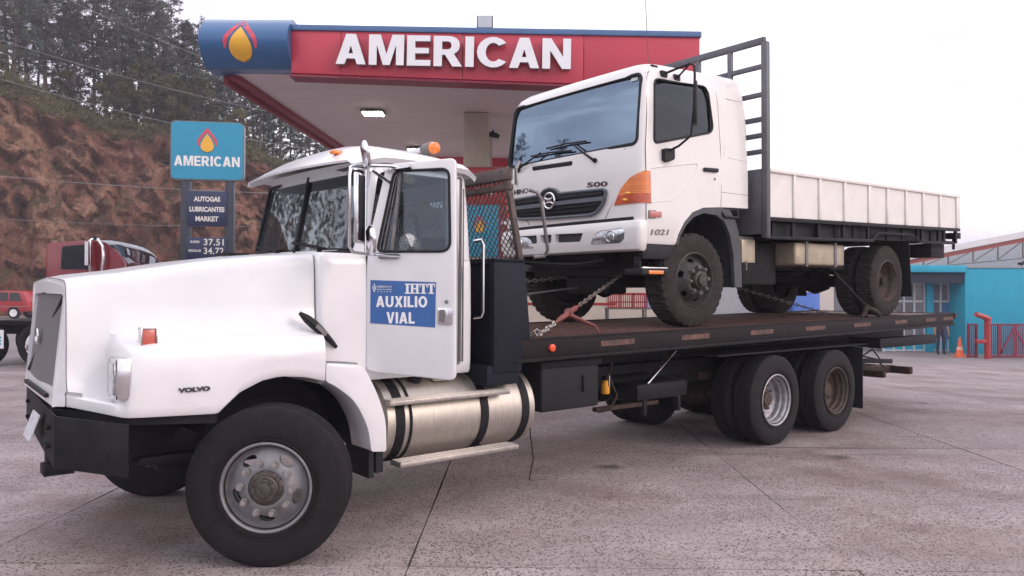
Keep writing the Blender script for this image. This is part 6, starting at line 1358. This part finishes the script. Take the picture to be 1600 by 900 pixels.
for f in ((lambda v: v), hm):
    b = MB(); pp = [(f(v), h) for v, h in rounded(hlp, .03, 3)]; n = len(pp); A = [(bu(v)+.004+.05*max(0, (abs(v-HC_)-.85))*1.2, v, h) for v, h in pp]; B2 = [(x+.06, v, h) for x, v, h in A]
    b.add(A+B2, [list(range(n)), [n+i for i in range(n)][::-1]]+[[i, (i+1) % n, n+(i+1) % n, n+i] for i in range(n)]); hl_ = b.build('headlight', M_lens, hino, bevel=.006)
    b = MB(); b.lathe([(.055,0),(.06,.01),(.0,.03)], (0,0,0), 20); rr_ = b.build('reflector', M_mirror, hl_, off=(0,0,0)); rr_.rotation_euler = (0,0,R(-90)); rr_.location = (bu(.62)-.004-HBASE[0], f(.62)-HBASE[1], 2.36-HBASE[2])
# wipers
def wiper(p0, p1, q0, q1):
    b = MB(); b.cyl(fu(*p0, .0), fu(*p0, .035), .026, n=10); b.tube([fu(*p0, .035), fu((p0[0]*2+p1[0])/3, (p0[1]*2+p1[1])/3, .045), fu(*p1, .03)], [.016,.012,.008], 6); b.tube([fu(*q0, .012), fu((q0[0]+q1[0])/2, (q0[1]+q1[1])/2+.012, .016), fu(*q1, .012)], .010, 6); b.build('wiper', M_plastic, hino)
wiper((2.171,3.242), (1.75,3.40), (1.95,3.385), (1.249,3.353)); wiper((.875,3.194), (1.25,3.44), (1.674,3.438), (1.027,3.428))
b = MB(); a = [(.40,3.985),(.49,3.985),(.49,4.025),(.40,4.025)]; b.prism(a, lambda v, h, d: (hu(v, h)+d, v, h), .012, .014); b.build('windscreen_sticker', mat('pale_sticker', (.55,.62,.6), .5), hino)
# mirrors
def mirror(f):
    b = MB();
    for p in ((4.30,.36,4.13),(4.40,.31,4.075),(4.62,.315,4.075)): b.bx(p[0]-.045, p[0]+.045, f(p[1]-.03), f(p[1]+.03), p[2]-.03, p[2]+.03)
    b.tube([(4.40,f(.30),4.075),(4.42,f(.15),4.10),(4.47,f(.0),4.13),(4.475,f(-.04),4.10),(4.47,f(-.05),4.0),(4.455,f(-.05),3.66),(4.44,f(-.02),3.38),(4.40,f(.10),3.29),(4.38,f(.22),3.25)], .013, 7)
    b.tube([(4.62,f(.30),4.07),(4.52,f(.12),4.10),(4.46,f(.02),4.12)], .011, 6)
    b.prism(rounded([(4.30,3.15),(4.36,3.13),(4.46,3.17),(4.46,3.28),(4.30,3.27)], .02), lambda a_, h, d: (a_, f(d), h), .20, .262)
    o = b.build('mirror_bracket', M_plastic, hino)
    b = MB(); b.hexa([(4.415,f(-.08),3.50),(4.445,f(-.10),3.50),(4.585,f(.0),3.50),(4.555,f(.03),3.50),(4.415,f(-.08),3.94),(4.445,f(-.10),3.94),(4.585,f(.0),3.94),(4.555,f(.03),3.94)]); mh = b.build('mirror_housing', M_plastic, o, bevel=.02, seg=3)
mirror(lambda v: v); mirror(hm)
# skirts, steps, arches
for f in ((lambda v: v), hm): b = MB(); b.prism([(4.03,2.12),(4.50,2.12),(4.53,2.285),(4.03,2.278)], lambda a_, h, d: (a_, f(d), h), .275, .33); b.build('sill', M_plastic, hino, bevel=.006)
for f in ((lambda v: v), hm):
    b = MB(); b.bx(4.0, 4.40, f(.26), f(.5), 1.955, 2.02); b.bx(4.03,4.06,f(.32),f(.4),2.0,2.14); b.bx(4.36,4.39,f(.32),f(.4),2.0,2.14); st_ = b.build('step', M_plastic, hino, bevel=.01)
    b = MB(); b.bx(4.0, 4.40, f(.252), f(.275), 2.018, 2.034); b.build('step_edge', M_chrome, st_, bevel=.003)
    b = MB(); b.bx(4.10, 4.33, f(.250), f(.262), 1.962, 2.0); b.build('step_reflector', M_orange, st_, bevel=.004)
    o_ = [(4.53,2.28),(4.573,2.385),(4.679,2.525),(4.814,2.632),(5.008,2.697),(5.326,2.72),(5.50,2.70),(5.60,2.60),(5.67,2.45),(5.72,2.2),(5.73,1.82)]
    i_ = [(4.56,2.28),(4.60,2.37),(4.70,2.49),(4.83,2.585),(5.01,2.64),(5.25,2.63),(5.40,2.56),(5.50,2.42),(5.565,2.2),(5.59,1.82)]
    b = MB(); b.prism(o_+i_[::-1], lambda a_, h, d: (a_, f(d), h), .245, .29); b.grid([[(u, f(.25), h) for u, h in o_], [(u, f(.75), h) for u, h in o_]]); b.build('wheel_arch', mat('arch_plastic', (.055,.057,.066), .6, var=.2, scale=10), hino, ang=30)
    b = MB(); b.tube([(5.34,f(.26),2.69),(5.36,f(.22),2.62),(5.62,f(.22),2.62),(5.63,f(.24),2.71)], .014, 6); b.build('arch_bracket', M_plastic, hino)
# wheels
def hrim(nm):
    b = MB(); Rr = .29
    b.lathe([(Rr+.012,.03),(Rr+.014,.012),(Rr+.002,.006),(Rr-.010,.02),(Rr-.018,.05),(Rr-.03,.065),(Rr-.05,.055),(Rr-.085,.02),(Rr-.105,-.01),(.165,-.025),(.12,-.028),(.11,-.018),(.11,.1)], (0,0,0), 56)
    m = mat('grimy_wheel', (.05,.045,.045), .5, .5, var=.5, scale=24, col2=(.10,.085,.075), thr=.6); o = b.build(nm, m, hino, off=(0,0,0), ang=30); cs = []
    for k in range(6):
        a = 2*math.pi*k/6; rr = Rr-.075; b2 = MB(); t_ = Vector((-math.sin(a),0,math.cos(a))); n_ = Vector((math.cos(a),0,math.sin(a)))
        b2.loft([[n_*rr+Vector((0,y,0))+t_*.04*math.cos(q)+n_*.02*math.sin(q) for q in [i*math.pi/8 for i in range(16)]] for y in (-.08,.15)]); c = b2.build('cut', m, None); c.parent = hino; cs.append(c)
    cutby(o, cs, ang=30)
    for k in range(8):
        a = 2*math.pi*(k+.5)/8; p = Vector((.145*math.cos(a), -.025, .145*math.sin(a))); b = MB(); b.cyl(p, p+Vector((0,-.035,0)), .019, n=6); b.cyl(p+Vector((0,-.035,0)), p+Vector((0,-.05,0)), .011, n=6); b.build('lug_nut', M_galv, o, off=(0,0,0))
    b = MB(); b.lathe([(.108,.0),(.108,-.05),(.095,-.075),(.07,-.085),(.065,-.11),(.0,-.112)], (0,0,0), 24)
    b.build('hub', mat('grimy_hub', (.05,.042,.04), .5, .5, var=.5, scale=30, col2=(.12,.1,.09), thr=.6), o, off=(0,0,0), ang=30)
    b = MB(); b.lathe([(0,.12),(.255,.12),(.255,.24),(0,.24)], (0,0,0), 24); b.build('brake_drum', M_black, o, off=(0,0,0)); return o
def hput(o, p, rz=0, ry=0, flip=False): o.location = (p[0]-HBASE[0], p[1]-HBASE[1], p[2]-HBASE[2]); o.rotation_euler = (0, ry, rz+(math.pi if flip else 0))
HR = .515
hw = hrim('front_wheel'); tyre_mesh(HR, .30, .29, n=136, style='lug').build('tyre', M_dustrubber, hw, off=(0,0,0), ang=25)
hput(hw, (4.86, .245, 1.388+HR), R(-3), .3); c = copy_tree(hw, hino); hput(c, (4.86, hm(.245), 1.388+HR), R(-3), .9, True)
def hdual():
    b = MB(); Rr = .29; b.lathe([(Rr+.012,.03),(Rr+.014,.01),(Rr,.006),(Rr-.012,.03),(Rr-.03,.06),(Rr-.035,.12),(Rr-.06,.15),(Rr-.09,.19),(.17,.20),(.1,.20),(.1,.24)], (0,0,0), 48)
    o = b.build('rear_wheel', M_rustrim, hino, off=(0,0,0), ang=30)
    tyre_mesh(HR, .27, .29, n=136, style='lug').build('tyre', M_dustrubber, o, off=(0,0,0), ang=25); q = tyre_mesh(HR, .27, .29, n=136, style='lug'); q.v = [(x, y+.31, z) for x, y, z in q.v]; q.build('inner_tyre', M_dustrubber, o, off=(0,0,0), ang=25)
    b = MB(); b.lathe([(.12,.2),(.115,.13),(.09,.11),(.06,.105),(.055,.06),(0,.055)], (0,0,0), 20)
    for k in range(8): a = 2*math.pi*k/8; p = Vector((.15*math.cos(a), .20, .15*math.sin(a))); b.cyl(p, p+Vector((0,-.04,0)), .018, n=6)
    b.build('hub', M_rust, o, off=(0,0,0), ang=30); return o
hr = hdual(); hput(hr, (9.40, .225, 1.388+HR), 0, .5); c = copy_tree(hr, hino); hput(c, (9.40, hm(.225), 1.388+HR), 0, .1, True)
# chassis
b = MB()
for v0 in (.92, hm(.92)-.08): b.bx(4.05, 11.5, v0, v0+.08, 2.10, 2.36)
for u in (4.1, 5.6, 7.2, 8.7, 10.2, 11.4): b.bx(u, u+.09, .95, hm(.95), 2.13, 2.33)
b.build('chassis', M_black, hino, bevel=.006)
b = MB(); b.cyl((4.86,.5,1.90),(4.86,hm(.5),1.90),.08,n=12); b.lathe([(0,-.22),(.12,-.18),(.18,0),(.12,.18),(0,.22)], (4.86,1.6,1.88), 18); b.cyl((9.4,.7,1.90),(9.4,hm(.7),1.90),.09,n=12); b.lathe([(0,-.24),(.13,-.2),(.2,0),(.13,.2),(0,.24)], (9.4,HC_,1.90), 18); b.cyl((5.8,HC_,2.0),(9.2,HC_,1.92),.05,n=10); b.cyl((4.95,1.6,1.9),(5.8,1.45,2.0),.045,n=10); b.build('axle', M_black, hino)
for v0 in (.86, hm(.86)-.08):
    b = MB(); b.tube([(4.2,v0+.04,2.1),(4.86,v0+.04,1.98),(5.5,v0+.04,2.1)], .045, 6); b.build('leaf_spring', M_black, hino)
    b = MB(); b.tube([(8.6,v0+.04,2.1),(9.4,v0+.04,2.0),(10.2,v0+.04,2.1)], .05, 6); b.build('leaf_spring', M_black, hino)
b = MB(); b.bx(4.15,5.7,.85,hm(.85),2.05,2.75); b.bx(4.25,4.5,.5,hm(.5),1.95,2.22); b.bx(4.3,4.6,1.0,1.7,1.75,2.1); b.bx(5.6,6.3,1.0,1.7,1.85,2.2); b.build('engine_underside', M_black, hino, bevel=.03)
b = MB(); b.tube([(4.02,.8,2.12),(3.98,1.2,2.08),(3.98,1.6,2.10),(4.02,2.1,2.14)], .02, 6); b.build('front_rod', M_black, hino)
M_tan = mat('weathered_tank_alu', (.42,.36,.27), .5, .4, var=.2, scale=8, col2=(.2,.16,.12), thr=.6)
b = MB(); b.bx(5.815,6.09,.30,.62,2.11,2.385); b.build('battery_box', M_tan, hino, bevel=.012)
b = MB(); b.cyl((5.9,.30,2.13),(5.9,.30,2.02),.012,n=6); b.bx(5.78,6.12,.34,.9,2.38,2.42); b.build('box_fitting', M_galv, hino)
b = MB(); b.bx(6.99,8.25,.30,.86,2.10,2.39); ht = b.build('fuel_tank', M_tan, hino, bevel=.03, seg=3)
for u in (7.22, 7.96): b = MB(); b.bx(u,u+.06,.288,.87,2.08,2.41); b.build('strap', M_galv, ht, bevel=.003)
b = MB(); b.bx(6.2,6.95,.55,1.0,1.85,2.38); b.bx(8.35,8.75,.55,.95,2.05,2.40); b.bx(6.3,8.2,.75,.9,2.05,2.4); b.build('side_gear', M_black, hino, bevel=.02)
# cargo bed
BL = lambda u: 2.650+.0203*(u-6.1); BT = lambda u: 3.222+.0152*(u-6.1); U0, UE = 6.10, 11.73; BV0, BV1 = .12, hm(.12)
def slant(nm, u0, u1, v0, v1, fa, fb, m, par, bv=.004):
    b = MB(); b.hexa([(u0,v0,fa(u0)),(u1,v0,fa(u1)),(u1,v1,fa(u1)),(u0,v1,fa(u0)),(u0,v0,fb(u0)),(u1,v0,fb(u1)),(u1,v1,fb(u1)),(u0,v1,fb(u0))]); return b.build(nm, m, par, bevel=bv)
bed = slant('cargo_bed', U0, UE, BV0+.05, BV1-.05, lambda u: BL(u)-.02, lambda u: BL(u)+.03, M_black, hino)
ru = [6.656,7.266,7.906,8.603,9.145,9.745,10.336,10.956]
ucut = [U0+.03]+ru+[UE-.02]
for vA, vB in ((BV0, BV0+.03), (BV1-.03, BV1)):
    s = 1 if vA < HC_ else -1; vo = vA if s == 1 else vB
    for a_, c_ in zip(ucut, ucut[1:]): slant('side_panel', a_+.0015, c_-.0015, vo+s*.012, vo+s*.035, lambda u: BL(u)+.002, lambda u: BT(u)-.02, M_bed, bed, 0)
    for u in ru: w_ = .075 if abs(u-8.603) < .01 else .05; slant('side_post', u-w_/2, u+w_/2, vo-s*.012, vo+s*.012, lambda x: BL(x)+.002, lambda x: BT(x)-.045, M_bed, bed)
    slant('side_post', UE-.14, UE-.01, vo-s*.014, vo+s*.012, lambda x: BL(x)+.002, lambda x: BT(x)-.045, M_bed, bed)
    slant('top_rail', U0, UE, vo-s*.018, vo+s*.045, lambda x: BT(x)-.045, lambda x: BT(x), M_bed, bed, .008)
    slant('lower_rail', U0-.02, UE, vo-s*.012, vo+s*.05, lambda x: BL(x)-.05, lambda x: BL(x)-.002, M_black, bed)
    slant('bottom_rail', U0-.05, 8.75, vo+s*.01, vo+s*.05, lambda x: 2.385+.0205*(x-6.06), lambda x: 2.425+.0205*(x-6.06), M_black, bed)
    slant('bottom_rail', 10.25, 11.55, vo+s*.01, vo+s*.05, lambda x: 2.385+.0205*(x-6.06), lambda x: 2.425+.0205*(x-6.06), M_black, bed)
    b = MB(); b.tube([(8.74,vo+s*.03,2.46),(8.9,vo+s*.03,2.56),(9.05,vo+s*.03,2.575),(9.9,vo+s*.03,2.585),(10.1,vo+s*.03,2.56),(10.27,vo+s*.03,2.49)], .022, 5); b.build('wheel_guard', M_black, bed)
    for u in [U0]+ru+[UE-.1]:
        if 8.7 < u < 10.2: continue
        slant('frame_post', u-.02, u+.03, vo+s*.012, vo+s*.05, lambda x: 2.40+.0205*(x-6.06), lambda x: BL(x)-.03, M_black, bed, 0)
    slant('skirt', U0, UE-.3, vo+s*.10, vo+s*.115, lambda x: 2.42+.0205*(x-6.06), lambda x: BL(x)-.02, M_black, bed, 0)
for u in [6.3+.5*i for i in range(11)]: slant('bed_bearer', u, u+.07, BV0+.08, BV1-.08, lambda x: 2.42+.02*(x-6.1), lambda x: BL(x)-.02, M_black, bed, 0)
slant('tailgate', UE-.03, UE, BV0+.03, BV1-.03, lambda x: BL(x), lambda x: BT(x)-.02, M_bed, bed)
b = MB(); b.bx(UE,UE+.16,.16,.34,2.60,2.70); b.bx(UE-.45,UE+.05,.17,.22,2.52,2.55); b.bx(UE,UE+.03,.2,.24,2.42,2.6); b.bx(10.95,11.45,.25,.6,2.28,2.5); b.build('tail_bracket', M_rust_black, bed, bevel=.006)
# rack behind the cab
M_rack = mat('grey_rack_paint', (.11,.11,.125), .5, .3, var=.15, scale=8)
b = MB(); RV0, RV1 = .12, hm(.12)
slant('rack_panel', 6.02, 6.05, RV0+.03, RV1-.03, lambda x: BL(6.1)-.2, lambda x: 3.215, M_rack, bed)
for v in (RV0, RV1): b = MB(); b.bx(6.0,6.075,v-.04,v+.04,2.40,4.70); b.build('rack_post', M_rack, bed, bevel=.012)
for v in (.6, 1.07, hm(1.07), hm(.6)): b = MB(); b.bx(6.01,6.065,v-.028,v+.028,3.2,4.68); b.build('rack_upright', M_rack, bed, bevel=.006)
for h in (4.72, 4.42, 4.09, 3.80, 3.61, 3.42): b = MB(); w_ = .04 if h > 4.6 else .028; b.bx(6.015,6.06,RV0,RV1,h-w_,h+w_); b.build('rack_bar', M_rack, bed, bevel=.005)
for v0 in (.2, hm(.2)-.6): b = MB(); b.hexa([(10.12,v0,1.66),(10.13,v0,1.66),(10.13,v0+.6,1.66),(10.12,v0+.6,1.66),(10.02,v0,2.5),(10.03,v0,2.5),(10.03,v0+.6,2.5),(10.02,v0+.6,2.5)]); b.build('mud_flap', M_plastic, hino)
b = MB(); b.tube([(5.62,.45,3.98),(5.7,.45,4.35)], .006, 5);
# aerial
b = MB(); b.tube([(4.3,.42,4.17),(4.22,.36,4.35),(4.05,.25,4.9)], .004, 5); b.build('aerial', M_galv, hino)

# ================================================================= CHAINS
def chain(path, link=.075, r=.0095):
    """real chain: oval links alternately turned, along a polyline"""
    P = [Vector(p) for p in path]; b = MB(); k = 0
    for a, c in zip(P, P[1:]):
        d = c-a; L_ = d.length; n = max(1, int(L_/(link*.72))); d.normalize(); x = d.cross(Vector((0,0,1))).normalized(); y = d.cross(x)
        for i in range(n):
            cen = a+d*(L_*(i+.5)/n); s_ = (x if k % 2 else y); k += 1
            b.tube([cen+d*(link/2-.012)*math.cos(q)*1.0+s_*.019*math.sin(q) for q in [j*math.pi/5 for j in range(10)]], r, 5, closed=True)
    return b
M_chain = mat('chain_steel', (.16,.14,.13), .45, .8, var=.4, scale=30, col2=(.09,.05,.035), thr=.52)
CB = (2.6, .3, 1.37)
cht = thing('load_binder', 'red lever chain binder tying the front of the carried truck to the deck', 'chain binder', wpt(*CB), TH, off=CB)
A0, A1 = Vector((2.62,.30,1.375)), Vector((4.45,.85,2.02)); dd = (A1-A0)
chain([A0, A0+dd*.16]).build('chain', mat('bright_chain', (.34,.32,.30), .45, .7, var=.3, scale=30), cht)
b = MB(); q0, q1 = A0+dd*.16, A0+dd*.40; b.tube([q0, q0.lerp(q1,.1), q0.lerp(q1,.15), q0.lerp(q1,.85), q0.lerp(q1,.9), q1], [.012,.014,.026,.026,.014,.012], 12); b.tube([q0.lerp(q1,.5)+Vector((0,0,.03)), q0.lerp(q1,.6)+Vector((0,0,-.03))], .038, 10)
b.build('barrel', mat('binder_red', (.20,.055,.045), .6, var=.3, scale=20, col2=(.10,.05,.04), thr=.58), cht)
b = MB(); hp = q0.lerp(q1,.5); b.tube([hp, hp+Vector((.25,-.12,-.12)), Vector((3.20,.10,1.40))], [.02,.016,.012], 8); b.build('handle', MATS['binder_red'], cht)
chain([q1, A1]).build('chain', M_chain, cht)
b = MB(); b.tube([A0+Vector((-.02,0,-.01)), A0+Vector((-.05,.01,.03)), A0+Vector((-.01,.01,.05)), A0+Vector((.02,0,.02))], .013, 6); b.build('hook', MATS['bright_chain'], cht)
o = chain([(2.32,.18,1.375),(2.45,.20,1.378),(2.40,.28,1.378),(2.56,.30,1.378),(2.48,.24,1.385),(2.36,.25,1.38)]).build('loose_chain', M_chain, None, off=(2.45,.22,1.37)); o.location = wpt(2.45,.22,1.37); o.rotation_euler = (0,0,TH); tag(o, 'slack end of rusty chain lying on the deck by the headboard', 'chain')
o = chain([(2.35,1.95,1.70),(2.9,1.85,1.78),(3.4,1.75,1.86),(4.4,1.65,1.95)]).build('front_chain', M_chain, None, off=(2.35,1.95,1.38)); o.location = wpt(2.35,1.95,1.38); o.rotation_euler = (0,0,TH); tag(o, 'chain stretched from the headboard to the far front wheel', 'chain')
b = MB(); b.tube([(2.3,1.5,1.62),(4.6,1.5,1.85)], .012, 6); o = b.build('winch_cable', M_galv, None, off=(2.3,1.5,1.38)); o.location = wpt(2.3,1.5,1.38); o.rotation_euler = (0,0,TH); tag(o, 'taut steel winch cable from the headboard to the carried truck', 'cable')
CR = (8.9,.12,1.43); rc = thing('wheel_strap', 'worn tie-down strap and hook in front of the rear wheel', 'strap', wpt(*CR), TH, off=CR)
b = MB(); b.tube([(7.95,.30,2.05),(8.35,.18,1.72),(8.55,.12,1.56)], .014, 6); b.bar((8.5,.12,1.60),(8.85,.10,1.44),.06,.03); b.build('webbing', M_rust_black, rc)
b = MB(); b.tube([(8.52,.12,1.60),(8.45,.12,1.50),(8.36,.12,1.435)], [.03,.035,.02], 8); b.tube([(8.50,.12,1.58),(8.70,.10,1.52),(8.92,.10,1.44)], [.03,.04,.02], 8); b.tube([(8.45,.1,1.45),(8.6,.1,1.45),(8.8,.12,1.44)], .022, 7); b.build('ratchet', M_rust, rc)
o = chain([(7.6,2.2,2.0),(8.2,1.6,1.75),(8.9,.9,1.46)]).build('rear_chain', M_chain, None, off=(7.6,2.2,1.4)); o.location = wpt(7.6,2.2,1.4); o.rotation_euler = (0,0,TH); tag(o, 'chain slanting under the cargo bed behind the fuel tank', 'chain')

# ================================================================= AIR
b = MB(); b.bx(-2600, 2600, -2600, 2600, -1.8, 62)
hz = b.build('haze', M_dark, None, fixn=True); hz.data.materials.clear()
hm_ = bpy.data.materials.new('thin_pale_air'); hm_.use_nodes = True; t = hm_.node_tree; t.nodes.clear()
o_ = t.nodes.new('ShaderNodeOutputMaterial'); v_ = t.nodes.new('ShaderNodeVolumePrincipled'); v_.inputs['Color'].default_value = (.93, .90, 1.0, 1); v_.inputs['Density'].default_value = .0012
t.links.new(v_.outputs[0], o_.inputs['Volume']); hz.data.materials.append(hm_)
tag(hz, 'thin pale haze between the camera and the hill', 'haze', kind='stuff')
